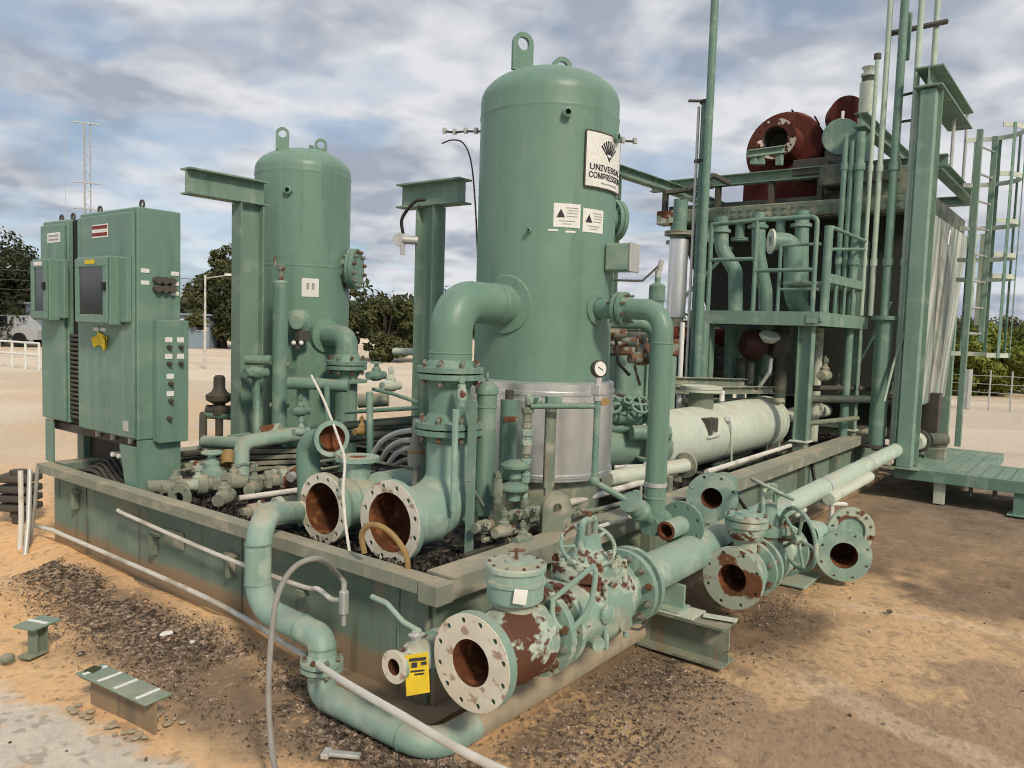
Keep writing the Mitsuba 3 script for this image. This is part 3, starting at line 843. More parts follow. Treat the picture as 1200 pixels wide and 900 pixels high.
rng = np.random.default_rng(9)
solo('deck_litter', flakes(6500, on_deck, 0.035, rng, tilt=0.6), 'oilbits', 'black oily leaves and scraps lying all over the skid deck', 'leaf litter', smooth=False, kind='stuff')



def heaps(rng, n):
    """scraps gathered in the corners and against the rails"""
    t = rng.random(n)
    x = np.where(t < 0.5, 0.155 + np.abs(rng.normal(0, 0.16, n)), rng.uniform(0.16, 5.0, n))
    y = np.where(t < 0.5, rng.uniform(0.18, 2.5, n), 0.175 + np.abs(rng.normal(0, 0.14, n)))
    z = ZD + 0.07 * meshkit.fbm(np.stack([x * 5, y * 5, 0 * x], -1), 3, 61) * rng.random(n)
    return np.stack([x, y, z], -1)


solo('deck_debris', flakes(9000, heaps, 0.028, rng, tilt=0.9), 'oilbits', 'dark rotten leaves and grime heaped along the inside of the skid rails', 'debris', smooth=False, kind='stuff')

# low cross members that stand proud of the deck
for n, (x, lab) in enumerate(((2.25, 'beside the larger vessel'), (3.30, 'before the pale vessel'))):
    solo('cross_member', ibeam((x, 0.17, ZD + 0.05), (x, LY - 0.17, ZD + 0.05), 0.10, 0.08, EZ, 0.008, 0.008), 'dark_steel', 'low dirty cross beam on the skid deck, ' + lab, 'beam', 'cross beams on the deck')

# ================================================================ electrical cabinets on the short side
def cabinet(y0, y1, x0, x1, z0, z1, label, pane_y, side=False, red=False):
    k = thing('electrical_cabinet', label, 'cabinet', 'electrical cabinets on the skid end')
    b = part(k, 'body', bx((x0, y0, z0), (x1, y1, z1), 0.008), 'cabinet')
    d = part(k, 'door', bx((x0 - 0.022, y0 + 0.016, z0 + 0.012), (x0 - 0.001, y1 - 0.012, z1 - 0.03), 0.006), 'cabinet')
    xf = x0 - 0.022
    # window box standing off the door
    a, b_ = pane_y
    zb, zt = z0 + 0.68, z0 + 1.085
    w = part(k, 'window_box', [bx((xf - 0.085, a, zb), (xf - 0.001, b_, zt), 0.006), bx((xf - 0.03, a - 0.09, zb + 0.02), (xf - 0.001, a - 0.001, zt - 0.005), 0.004)], 'cabinet')
    fr = 0.06
    part(w, 'frame', [bx((xf - 0.10, a + 0.012, zb + 0.012), (xf - 0.086, b_ - 0.012, zb + fr)), bx((xf - 0.10, a + 0.012, zt - fr), (xf - 0.086, b_ - 0.012, zt - 0.012)),
        bx((xf - 0.10, a + 0.012, zb + fr), (xf - 0.086, a + fr, zt - fr)), bx((xf - 0.10, b_ - fr, zb + fr), (xf - 0.086, b_ - 0.012, zt - fr))], 'cabinet')
    part(w, 'pane', bx((xf - 0.092, a + fr, zb + fr), (xf - 0.0865, b_ - fr, zt - fr), 0), 'screen', smooth=False, label='dark glass pane of the window box')
    part(w, 'latch', bx((xf - 0.118, a + 0.012, zb + 0.20), (xf - 0.101, a + 0.04, zb + 0.25)), 'black')
    part(w, 'sticker', bx((xf - 0.1035, (a + b_) / 2 - 0.06, zt - 0.045), (xf - 0.1005, (a + b_) / 2 + 0.06, zt - 0.02), 0), 'yellow' if red else 'white', smooth=False)
    for y in (y0 + 0.10, y1 - 0.10):
        part(k, 'lifting_eye', [torus((x0 + 0.08, y, z1 + 0.03), EX, 0.022, 0.007, 14), cyl((x0 + 0.08, y, z1 - 0.005), (x0 + 0.08, y, z1 + 0.012), 0.018, seg=10)], 'dark_steel')
    return k, xf


CX0, CX1, CZ0, CZ1 = 0.105, 0.375, 0.86, 2.235
k, xf = cabinet(2.52, 3.25, CX0, CX1, CZ0, CZ1, 'larger right-hand green cabinet with dark window box and yellow tag', (2.63, 3.06), red=True)
CAB = k
pl = part(k, 'name_label', bx((xf - 0.003, 2.83, CZ1 - 0.165), (xf - 0.0005, 3.03, CZ1 - 0.085), 0), 'white', smooth=False, label='white and red name label near the top of the door')
part(pl, 'lettering', [bx((xf - 0.005, 2.835, CZ1 - z - 0.020), (xf - 0.0035, 3.025, CZ1 - z), 0) for z in (0.092, 0.135)], 'inkred', smooth=False, stuff=True)
part(k, 'white_label', [bx((xf - 0.003, 2.86, CZ0 + 0.64), (xf - 0.0005, 2.93, CZ0 + 0.66), 0), bx((xf - 0.003, 2.955, CZ0 + 0.64), (xf - 0.0005, 3.02, CZ0 + 0.66), 0)], 'white', smooth=False)
t = part(k, 'yellow_tag', [obox((xf - 0.008, 2.90, CZ0 + 0.585), (0.13, 0.075, 0.006), EX, (0, 1, 0.25)), obox((xf - 0.014, 2.965, CZ0 + 0.575), (0.07, 0.06, 0.006), (1, 0.2, 0.1), (0, 1, -0.3)), obox((xf - 0.016, 2.86, CZ0 + 0.565), (0.05, 0.08, 0.005), (1, -0.2, 0.1), (0, 1, 0.5))], 'yellow', label='yellow lockout tags hanging on the door')
part(k, 'vent', bx((xf - 0.006, 2.585, CZ0 + 0.05), (xf - 0.0005, 2.645, CZ0 + 0.11)), 'galv')
for y in (2.66, 2.88, 3.08):
    part(k, 'conduit_hub', cyl((CX0 + 0.03, y, CZ0 - 0.035), (CX0 + 0.03, y, CZ0), 0.018, seg=12), 'conduit')
# push buttons, lamps and small white name plates on its end wall, on a panel
ye = 2.52
pn = part(k, 'side_panel', [bx((CX0 + 0.10, ye - 0.055, CZ0 - 0.02), (CX1 + 0.02, ye - 0.040, CZ0 + 0.72), 0.004), bx((CX0 + 0.09, ye - 0.054, CZ0 - 0.01), (CX0 + 0.10, ye - 0.001, CZ0 + 0.72))], 'cabinet', label='panel of push buttons on the end wall')
for (u, z) in ((0.16, 0.56), (0.235, 0.56), (0.16, 0.46), (0.235, 0.46), (0.17, 0.34), (0.17, 0.235), (0.16, 0.13)):
    part(pn, 'push_button', [cyl((CX0 + u, ye - 0.055, CZ0 + z), (CX0 + u, ye - 0.075, CZ0 + z), 0.013, seg=12), cyl((CX0 + u, ye - 0.075, CZ0 + z), (CX0 + u, ye - 0.088, CZ0 + z), 0.009, seg=12)], 'dark_steel')
    if z > 0.2:
        part(pn, 'name_plate', bx((CX0 + u - 0.022, ye - 0.059, CZ0 + z + 0.028), (CX0 + u + 0.022, ye - 0.0555, CZ0 + z + 0.058), 0), 'white', smooth=False)
for (u, z, w) in ((0.02, 0.995, 0.05), (0.02, 0.925, 0.05), (0.205, 0.99, 0.05), (0.205, 0.93, 0.05), (0.205, 0.87, 0.05)):
    part(k, 'end_label', bx((CX0 + u, ye - 0.004, CZ0 + z), (CX0 + u + w, ye - 0.0005, CZ0 + z + 0.024), 0), 'white', smooth=False)
part(k, 'instrument_row', [cyl((CX0 + 0.10, ye - 0.02, CZ0 + z), (CX0 + 0.21, ye - 0.02, CZ0 + z), 0.016, seg=10) for z in (0.955, 0.905)] + [cyl((CX0 + u, ye, CZ0 + z), (CX0 + u, ye - 0.04, CZ0 + z), 0.022, seg=12) for u in (0.11, 0.155, 0.20) for z in (0.955, 0.905)], 'dark_steel')
# broad tapered foot below this cabinet, two panels at the corner
f = Polygon([(2.53, 0.50), (2.63, 0.50), (2.72, CZ0 - 0.04), (2.525, CZ0 - 0.04)])
part(k, 'leg', [along_y(rect(CX0 + 0.001, 0.50, CX1, CZ0 - 0.002), 2.521, 2.534), place(trimesh.creation.extrude_polygon(Polygon([(y, z) for y, z in f.exterior.coords]), 0.012, engine='earcut'), (CX0 - 0.012, 0, 0), EX, EY)], 'cabinet')
part(k, 'leg', bx((CX1 - 0.05, 3.10, ZD), (CX1, 3.20, CZ0 - 0.002)), 'cabinet')

k, xf = cabinet(3.475, 3.85, CX0 + 0.02, CX1, CZ0 + 0.01, CZ1 - 0.015, 'narrower left-hand green cabinet with glazed window box', (3.495, 3.76))
pl = part(k, 'name_label', bx((xf - 0.003, 3.53, CZ1 - 0.165), (xf - 0.0005, 3.72, CZ1 - 0.10), 0), 'white', smooth=False, label='yellowed name label near the top of the door')
part(pl, 'lettering', [bx((xf - 0.005, 3.55, CZ1 - z - 0.010), (xf - 0.0035, 3.70, CZ1 - z), 0) for z in (0.115, 0.14)], 'inkgray', smooth=False, stuff=True)
part(k, 'leg', along_y(rect(CX0 + 0.01, 0.575, CX0 + 0.022, CZ0 + 0.008), 3.70, 3.82), 'cabinet')
part(k, 'leg', bx((CX1 - 0.05, 3.72, ZD), (CX1, 3.82, CZ0 + 0.008)), 'cabinet')
# dark stacked terminal bodies, with a black box added to darken the cabinet gap
k = thing('cable_riser', 'dark ribbed cable riser with black fill in the gap between the two cabinets', 'cable riser')
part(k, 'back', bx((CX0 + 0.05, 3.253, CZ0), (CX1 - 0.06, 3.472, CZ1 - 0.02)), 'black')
part(k, 'rib', [bx((CX0 + 0.02, 3.262, z), (CX0 + 0.049, 3.465, z + 0.018)) for z in np.arange(CZ0 + 0.05, CZ0 + 0.62, 0.03)], 'dark_steel', stuff=True)
# frame and loose gear in the dark space below the cabinets
k = thing('cabinet_frame', 'dark steel frame beneath the electrical cabinets', 'frame')
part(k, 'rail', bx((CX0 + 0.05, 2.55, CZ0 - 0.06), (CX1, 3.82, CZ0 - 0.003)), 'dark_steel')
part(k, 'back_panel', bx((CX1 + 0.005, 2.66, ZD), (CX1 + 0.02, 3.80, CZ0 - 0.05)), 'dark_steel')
for y in (2.75, 2.83):
    part(k, 'gland', cyl((CX0 + 0.10, y + 0.12, 0.72), (CX0 + 0.05, y + 0.12, 0.72), 0.016, seg=10), 'white')
for n in range(5):
    where = ('nearest the rail', 'second from the rail', 'third from the rail', 'fourth from the rail', 'farthest from the rail')[n]
    solo('loose_cable', sweep(spline([(0.16 + 0.05 * n, 3.75 - 0.1 * n, ZD + 0.03), (0.20 + 0.03 * n, 3.3, ZD + 0.10 + 0.02 * n), (0.15 + 0.04 * n, 2.95, ZD + 0.05), (0.32 + 0.06 * n, 2.55, ZD + 0.04 + 0.02 * n)], 8), 0.014, 8), 'dark_steel',
        'dark loose cable under the electrical cabinets, ' + where, 'cable', 'loose cables under the cabinets')

# ================================================================ the two upright scrubber vessels
def dome(r, z, n=10):
    t = np.linspace(0, np.pi / 2, n)
    return [(r * math.cos(a), z + 0.5 * r * math.sin(a)) for a in t]


def on_drum(c, az, z, R):
    a = math.radians(az)
    d = V3(math.cos(a), math.sin(a), 0)
    return V3(c[0], c[1], z) + d * R, d


def port(k, c, az, z, R, r, label=None):
    p, d = on_drum(c, az, z, R)
    f = part(k, 'coupling', lathe([(r * 0.55, 0.035), (r * 0.6, 0.04), (r, 0.036), (r, -0.02)], p, d, 18), 'vessel', label=label)
    part(f, 'hole', lathe([(0, -0.01), (r * 0.55, -0.01), (r * 0.55, 0.035)], p, d, 14), 'black')


# ---- the larger vessel
c1, R1 = V3(1.55, 0.63, 0), 0.397
ZS, ZT = 2.875, 1.315
k = thing('scrubber_vessel', 'taller upright green vessel with white company sign and silver clad base', 'vessel')
V1 = k
part(k, 'shell', lathe([(R1, 0.78), (R1, ZS - 0.10), (R1 + 0.003, ZS - 0.095), (R1 + 0.003, ZS - 0.08), (R1, ZS - 0.075)] + dome(R1, ZS, 14), c1, EZ, 72), 'vessel')
cl = part(k, 'cladding', lathe([(R1 + 0.004, 0.772), (R1 + 0.030, 0.772), (R1 + 0.030, ZT - 0.115), (R1 + 0.034, ZT - 0.112), (R1 + 0.034, ZT - 0.10), (R1 + 0.030, ZT - 0.097), (R1 + 0.030, ZT - 0.012), (R1 + 0.004, ZT)], c1, EZ, 72), 'cladding', label='bright metal cladding round the vessel base')
part(cl, 'band', [lathe([(R1 + 0.0305, z), (R1 + 0.037, z + 0.003), (R1 + 0.037, z + 0.022), (R1 + 0.0305, z + 0.025)], c1, EZ, 72) for z in (ZT - 0.075, 0.786)], 'cladding')
p, d = on_drum(c1, 228, 1.0, R1 + 0.031)
part(cl, 'seam', obox(p + V3(0, 0, 0.0), (0.40, 0.025, 0.006), d, EZ), 'cladding')
part(k, 'skirt', lathe([(R1 - 0.03, ZD), (R1 - 0.03, 0.77)], c1, EZ, 60), 'dirtygreen')
part(k, 'base_ring', ring(R1 - 0.10, R1 + 0.06, 0.025, c1 + EZ * (ZD + 0.002), EZ, 12, R1 + 0.02, 0.012), 'dirtygreen')
for az, rr in ((160, 0.20), (5, 0.12)):
    p, d = on_drum(c1, az, ZS + 0.5 * R1 * math.sqrt(1 - (rr / R1) ** 2) - 0.012, rr)
    part(k, 'lifting_lug', lug(p, (0.45, 0.9, 0) if az == 160 else (0.5, 0.85, 0), 0.125, 0.21 if az == 160 else 0.135, 0.025, 0.036), 'vessel')
port(k, c1, 228, 2.735, R1, 0.026)
port(k, c1, 277, 2.66, R1, 0.03)
port(k, c1, 203, 2.28 - 0.16, R1, 0.012)
# company sign, bent to the shell, on a thin dark frame
SA, SZ = math.radians(269), 2.515
sg = part(k, 'company_sign', bent(flat_panel(0.345, 0.285, 0.004, 20), (c1[0], c1[1], SA, SZ), R1 + 0.010), 'white', smooth=False, label='white company sign with a fan emblem')
part(sg, 'border', [bent(moved(flat_panel(0.353, 0.008, 0.006, 20), (0, s * 0.1465, 0)), (c1[0], c1[1], SA, SZ), R1 + 0.009) for s in (-1, 1)] + [bent(moved(flat_panel(0.007, 0.285, 0.006, 2), (s * 0.1765, 0, 0)), (c1[0], c1[1], SA, SZ), R1 + 0.009) for s in (-1, 1)], 'dark_steel', smooth=False)
em = []
for a in np.radians((-46, -33, -20, -7, 7, 20, 33, 46)):
    L0, L1 = 0.030 + 0.012 * abs(a), 0.105 - 0.010 * abs(a)
    u, w_ = V3(math.sin(a), math.cos(a)), V3(math.cos(a), -math.sin(a))
    t0, t1 = 0.0035, 0.0065
    b0 = V3(0, -0.020)
    poly = Polygon([b0 + u * L0 + w_ * t0, b0 + u * L1 + w_ * t1, b0 + u * L1 - w_ * t1, b0 + u * L0 - w_ * t0])
    em.append(trimesh.creation.extrude_polygon(poly, 0.0015, engine='earcut'))
em.append(trimesh.creation.extrude_polygon(Polygon([(-0.030, 0.012), (0, -0.030), (0.030, 0.012), (0.0, -0.008)]), 0.0015, engine='earcut'))
part(sg, 'emblem', [bent(m, (c1[0], c1[1], SA, SZ + 0.030), R1 + 0.0145) for m in em], 'ink', smooth=False)
for txt, dy, hh in (('UNIVERSAL', -0.055, 0.031), ('COMPRESSION', -0.098, 0.031)):
    m = meshkit.text_mesh(txt, hh, 0.0015, bold=True)
    b = m.bounds
    m.apply_translation((-(b[0][0] + b[1][0]) / 2, dy, 0))
    m.apply_scale((min(1.25, 0.31 / (b[1][0] - b[0][0])), 1, 1))
    part(sg, 'lettering', bent(m, (c1[0], c1[1], SA, SZ), R1 + 0.0145), 'ink', smooth=False)
part(sg, 'small_print', bent(moved(flat_panel(0.17, 0.006, 0.0015, 10), (0.02, -0.120, 0)), (c1[0], c1[1], SA, SZ), R1 + 0.0145), 'inkgray', smooth=False)
# two warning labels
for az, w_, z in ((231.5, 0.150, 2.205), (255.5, 0.150, 2.190)):
    a = math.radians(az)
    wl = part(k, 'warning_label', bent(flat_panel(w_, 0.125, 0.002, 8), (c1[0], c1[1], a, z), R1 + 0.001), 'white', smooth=False)
    tri = trimesh.creation.extrude_polygon(Polygon([(-0.060, -0.012), (-0.012, -0.012), (-0.036, 0.034)]), 0.001, engine='earcut')
    part(wl, 'triangle', bent(tri, (c1[0], c1[1], a, z), R1 + 0.0032), 'ink', smooth=False)
    part(wl, 'small_print', [bent(moved(flat_panel(ww, 0.005, 0.001, 4), (xx, yy, 0)), (c1[0], c1[1], a, z), R1 + 0.0032) for xx, yy, ww in ((0.027, 0.040, 0.07), (0.03, 0.026, 0.06), (0.03, 0.012, 0.065), (0.025, -0.004, 0.06), (0.0, -0.03, 0.09), (0.0, -0.045, 0.05))], 'inkgray', smooth=False, stuff=True)
for xx, yy, ww in ((-0.05, 0, 0.055), (0.045, -0.004, 0.06)):
    part(k, 'paint_scuff', bent(moved(flat_panel(ww, 0.010, 0.0008, 4), (xx, yy, 0)), (c1[0], c1[1], math.radians(228), 2.125), R1 + 0.001), 'white', smooth=False)
# instrument box and manway on the right side
p, d = on_drum(c1, 279, 2.005, R1)
ib = part(k, 'instrument_box', obox(p + d * 0.075, (0.15, 0.13, 0.145), d, EZ, 0.008), 'steelwork')
part(ib, 'lid', obox(p + d * 0.150, (0.16, 0.14, 0.012), d, EZ, 0.004), 'galv')
p, d = on_drum(c1, 336, 2.27, R1)
part(k, 'manway_neck', cyl(p - d * 0.05, p + d * 0.07, 0.09, seg=28), 'vessel')
part(k, 'manway_flange', [ring(0, 0.125, 0.026, p + d * 0.045, d, 12, 0.105, 0.010), ring(0, 0.125, 0.028, p + d * 0.075, d, 12, 0.105, 0.010)], 'vessel')
# saddle pads of the two nozzles
for az, z, rr in ((183, 1.725, 0.165), (265, 1.72, 0.098)):
    p, d = on_drum(c1, az, z, R1)
    F = frame(d)
    ths = np.linspace(0, 2 * np.pi, 37)[:-1]
    rings = []
    for q in (0.62, 0.95, 1.0):
        y, zz = np.cos(ths) * rr * q, np.sin(ths) * rr * q
        ang = math.radians(az) + y / R1
        rad = R1 + (0.014 if q < 0.97 else -0.004)
        rings.append(np.stack([c1[0] + rad * np.cos(ang), c1[1] + rad * np.sin(ang), z + zz], 1))
    v = np.concatenate(rings)
    i = np.arange(36)
    f = []
    for a_ in range(2):
        f.append(np.stack([a_ * 36 + i, (a_ + 1) * 36 + i, (a_ + 1) * 36 + (i + 1) % 36], 1))
        f.append(np.stack([a_ * 36 + i, (a_ + 1) * 36 + (i + 1) % 36, a_ * 36 + (i + 1) % 36], 1))
    part(k, 'nozzle_pad', trimesh.Trimesh(v, np.vstack(f), process=False), 'vessel')

# ---- the smaller vessel further back
c2, R2 = V3((1.831, 3.244, 1.852)), 0.376
c2[2] = 0
z2t = ((1.774, 3.203, 2.976))[2]
z2s = z2t - 0.19
k = thing('scrubber_vessel', 'smaller upright green vessel standing behind the long-armed pipe support', 'vessel')
V2 = k
part(k, 'shell', lathe([(R2, ZD + 0.1), (R2, z2s - 0.05), (R2 + 0.003, z2s - 0.045), (R2 + 0.003, z2s - 0.03), (R2, z2s - 0.025)] + dome(R2, z2s, 14), c2, EZ, 64), 'vessel')
part(k, 'weld_band', lathe([(R2 + 0.0004, 2.02), (R2 + 0.003, 2.023), (R2 + 0.003, 2.033), (R2 + 0.0004, 2.036)], c2, EZ, 64), 'vessel')
part(k, 'skirt', lathe([(R2 - 0.02, ZD), (R2 - 0.02, ZD + 0.12)], c2, EZ, 48), 'dirtygreen')
for q, rr, hh in (((1.590, 3.194, 2.958), 0.2, 0.175), ((2.064, 3.323, 2.997), 0.25, 0.20)):
    q = V3(q)
    rr = np.linalg.norm((q - c2)[:2])
    part(k, 'lifting_lug', lug(V3(q[0], q[1], z2s + 0.5 * R2 * math.sqrt(max(0.05, 1 - (rr / R2) ** 2)) - 0.01), (0.62, 0.78, 0), 0.10, hh, 0.022, 0.03), 'vessel')
part(k, 'vent_plug', cyl(V3(c2[0], c2[1], z2t - 0.02) + V3(0.03, -0.06, 0), V3(c2[0], c2[1], z2t + 0.03) + V3(0.03, -0.06, 0), 0.02, seg=12), 'vessel')
port(k, c2, 216, z2s - 0.20, R2, 0.03)
p, d = on_drum(c2, 301, 2.03, R2)
part(k, 'manway_neck', cyl(p - d * 0.05, p + d * 0.055, 0.115, seg=28), 'vessel')
mf = part(k, 'manway_flange', [ring(0, 0.165, 0.026, p + d * 0.03, d, 12, 0.14, 0.011), ring(0, 0.165, 0.03, p + d * 0.06, d, 12, 0.14, 0.011)], 'vessel')
part(k, 'stud_bolts', studs(p + d * 0.06, d, 0.14, 12, 0.12, 0.009), 'bolt', stuff=True)
wl = part(k, 'small_notice', bent(flat_panel(0.13, 0.14, 0.003, 6), (c2[0], c2[1], math.radians(242), 1.86), R2 + 0.001), 'white', smooth=False, label='small white notice with dark symbols')
part(wl, 'symbol', [bent(moved(flat_panel(0.022, 0.05, 0.001, 2), (x, 0.01, 0)), (c2[0], c2[1], math.radians(242), 1.86), R2 + 0.0042) for x in (-0.02, 0.02)], 'inkgray', smooth=False, stuff=True)
p, d = on_drum(c2, 262, 1.49, R2)
part(k, 'nozzle_pad', lathe([(0.07, 0.03), (0.13, 0.02), (0.14, -0.03)], p, d, 32), 'vessel')

# outlet elbow of the smaller vessel with its flanged leg down to the deck
k = thing('elbow_pipe', 'green elbow pipe dropping from the smaller vessel into a flange', 'pipe')
e0 = p - d * 0.05
e1 = V3((1.780, 2.623, 1.600))
e1[2] = e0[2]
dn = V3(e1[0], e1[1], 0)
zf = ((1.768, 2.601, 1.275))[2]
part(k, 'elbow', pipe([e0, e1, dn + EZ * (zf + 0.06)], 0.085, 0.22, 22), 'green')
mated(k, dn + EZ * zf, EZ, 0.155, 0.028, 8, 'green')
part(k, 'leg', pipe([dn + EZ * (zf - 0.04), dn + EZ * ZD], 0.085, seg=20), 'green')
part(k, 'orifice_plate', ring(0.0, 0.16, 0.02, dn + EZ * (zf - 0.13), EZ, 8, 0.13, 0.01), 'green')

# ================================================================ the two I-section pipe supports
k = thing('pipe_support', 'tall green I-beam post with a long bracket arm reaching left', 'support')
pc = V3((1.263, 3.150, 2.451))
zt = pc[2]
part(k, 'column', ibeam((pc[0], pc[1], ZD), (pc[0], pc[1], zt), 0.20, 0.115, EX, 0.012, 0.010), 'steelwork')
arm = part(k, 'arm', ibeam((pc[0] - 0.50, pc[1], zt + 0.095), (pc[0] + 0.13, pc[1], zt + 0.095), 0.18, 0.13, EZ, 0.012, 0.010), 'steelwork')
part(k, 'base_plate', bx((pc[0] - 0.16, pc[1] - 0.13, ZD), (pc[0] + 0.16, pc[1] + 0.13, ZD + 0.02)), 'steelwork')
k = thing('pipe_support', 'green I-beam post with a short crosswise arm behind the large elbow', 'support')
pc = V3((1.650, 1.650, 2.385))
zt = pc[2]
part(k, 'column', ibeam((pc[0], pc[1], ZD), (pc[0], pc[1], zt), 0.165, 0.115, EY, 0.011, 0.009), 'steelwork')
part(k, 'arm', ibeam((pc[0], pc[1] + 0.27, zt + 0.085), (pc[0], pc[1] - 0.30, zt + 0.085), 0.16, 0.13, EZ, 0.011, 0.009), 'steelwork')
part(k, 'base_plate', bx((pc[0] - 0.13, pc[1] - 0.13, ZD), (pc[0] + 0.13, pc[1] + 0.13, ZD + 0.02)), 'steelwork')
k = thing('pressure_sensor', 'small metal transmitter hanging beside the short-armed pipe support', 'sensor')
q = V3((1.491, 1.747, 2.158))
part(k, 'body', [cyl(q - V3(0.02, -0.01, 0), q + V3(0.01, 0.03, 0), 0.045, seg=18), cyl(q + V3(0.0, 0.0, 0), q + V3(0.07, -0.07, 0.0), 0.028, seg=14)], 'galv')
part(k, 'drain', cyl(q - EZ * 0.03, q - EZ * 0.10, 0.014, seg=10), 'galv')
part(k, 'cable', sweep(spline([q + EZ * 0.04, q + V3(0.0, 0.01, 0.14), q + V3(0.05, -0.05, 0.25), q + V3(0.10, -0.10, 0.27)], 6), 0.011, 8), 'black')

# ================================================================ suction elbow from the larger vessel down to the open flange
k = thing('suction_pipe', 'large green elbow pipe from the taller vessel with stacked flanges and an open end', 'pipe')
rx, ry = 0.72, 0.60
pn_, d = on_drum(c1, 183, 1.725, R1)
zu = ((0.729, 0.588, 1.365))[2]
zl = ((0.733, 0.582, 1.088))[2]
part(k, 'elbow', pipe([pn_ - d * 0.03, (rx, ry, 1.725), (rx, ry, zu + 0.05)], 0.108, 0.27, 30, 14), 'vessel')
mated(k, (rx, ry, zu), EZ, 0.168, 0.026, 8, 'green')
part(k, 'spool', cyl((rx, ry, zl + 0.03), (rx, ry, zu - 0.03), 0.103, seg=28), 'green')
mated(k, (rx, ry, zl), EZ, 0.172, 0.026, 8, 'green')
fx, fy, fz = 0.325, 0.60, 0.672
path = rounded([(fx + 0.03, fy, fz), (rx + 0.01, fy, fz), (rx, ry, zl - 0.02)], 0.20, 14)
tt = np.linspace(0, 1, len(path))
part(k, 'bend', sweep(path, 0.146 - 0.038 * np.clip((tt - 0.5) / 0.5, 0, 1), 30, caps=False), 'header', label='fat pale bend behind the open flange')
open_flange(k, (fx, fy, fz), (-1, 0, 0), 0.200, 0.142, 0.032, 12, 'header', 'primer', 0.06, 0.145, depth=0.16)

welds(k, ((rx, ry, zu + 0.10), EZ, 0.108), (pn_ + d * 0.10, d, 0.108), ((rx - 0.14, fy, fz), EX, 0.146), ((rx, ry, zl - 0.07), EZ, 0.107))

k = thing('tee_pipe', 'green flanged tee pipe with a white-faced open end left of the larger one', 'pipe')
f2 = V3(0.335, 1.10, 0.652)
open_flange(k, f2, (-1, 0, 0), 0.182, 0.132, 0.03, 12, 'header', 'primer', 0.06, 0.136, depth=0.40)
part(k, 'run', lathe([(0.136, 0), (0.136, 0.55), (0.09, 0.60), (0, 0.61)], f2 + V3(0.03, 0, 0), EX, 28), 'header')
nt = V3((0.572, 1.111, 0.883))
part(k, 'neck', pipe([(nt[0], nt[1], f2[2]), (nt[0], nt[1], nt[2] - 0.01)], 0.068, seg=22), 'header')
part(k, 'neck_flange', ring(0.05, 0.115, 0.022, nt - EZ * 0.012, EZ, 8, 0.095, 0.008), 'header', label='small upward flange with rusty rim')
part(k, 'neck_rust', ring(0.0, 0.052, 0.006, nt - EZ * 0.002, EZ), 'rust_inside')
welds(k, ((f2[0] + 0.16, f2[1], f2[2]), EX, 0.136), ((f2[0] + 0.42, f2[1], f2[2]), EX, 0.136))
k = thing('open_elbow', 'green elbow with a rusty open mouth and a rope through it', 'pipe')
a = V3((0.519, 1.439, 0.666))
b = V3((0.529, 1.458, 0.934))
m_ = V3((0.520, 1.260, 0.976))
dd = unit(V3(-0.35, -1, -0.02))
part(k, 'elbow', sweep(np.vstack([spline([(a[0], a[1], ZD), a, b - EZ * 0.03, m_ - dd * 0.05 - EZ * 0.0], 8)]), 0.066, 20, caps=False), 'green')
open_flange(k, m_, dd, 0.098, 0.074, 0.018, 8, 'green', 'header', 0.03, 0.076, depth=0.04, holes=False)
solo('white_rope', sweep(spline([(0.580, 1.516, 1.298), (0.554, 1.370, 1.168), (0.497, 1.176, 0.983), (0.380, 0.989, 0.907), (0.239, 0.832, 0.800), (0.155, 0.712, 0.671), (0.117, 0.630, 0.536)], 8), 0.007, 8), 'rope', 'thin white rope hanging down past the open pipe ends', 'rope')
hp = V3((0.043, 0.326, 0.633))
solo('hose_hoop', sweep(spline([(0.009, 0.420, 0.629), (-0.001, 0.427, 0.710), (0.009, 0.386, 0.756), (0.033, 0.319, 0.746), (0.059, 0.263, 0.693), (0.076, 0.233, 0.627), (0.082, 0.231, 0.536)], 8), 0.0125, 12), 'brass', 'stiff tan hose looped in front of the largest open flange', 'hose')

# ================================================================ the pipe trains along the long side
HY, HZ = -0.35, 0.447
HE = 7.35
k = thing('discharge_header', 'long pale green pipe running along the foot of the skid to the far platform', 'pipe')
part(k, 'run', cyl((0.93, HY, HZ), (2.75, HY, HZ + 0.01), 0.094, seg=32), 'header')
part(k, 'reducer', sweep(np.array([(2.70, HY, HZ + 0.010), (2.75, HY, HZ + 0.010), (2.95, HY, HZ + 0.012), (3.0, HY, HZ + 0.012)]), np.array([0.0945, 0.0945, 0.070, 0.070]), 28), 'header')
part(k, 'far_run', cyl((2.95, HY, HZ + 0.012), (HE, HY, HZ + 0.06), 0.069, seg=28), 'palegreen', label='paler thinner far part of the header pipe')
part(k, 'neck', lathe([(0.142, 0), (0.136, 0.03), (0.095, 0.10)], (0.945, HY, HZ), EX, 28), 'header')
part(k, 'flange', ring(0, 0.172, 0.030, (0.915, HY, HZ), EX, 8, 0.143, 0.012), 'worn')
for x in (3.9, 5.2):
    part(k, 'strap', lathe([(0.0695, 0), (0.076, 0.0), (0.076, 0.04), (0.0695, 0.04)], (x, HY, HZ + 0.012 + 0.048 * (x - 2.95) / 4.95), EX, 28), 'galv')

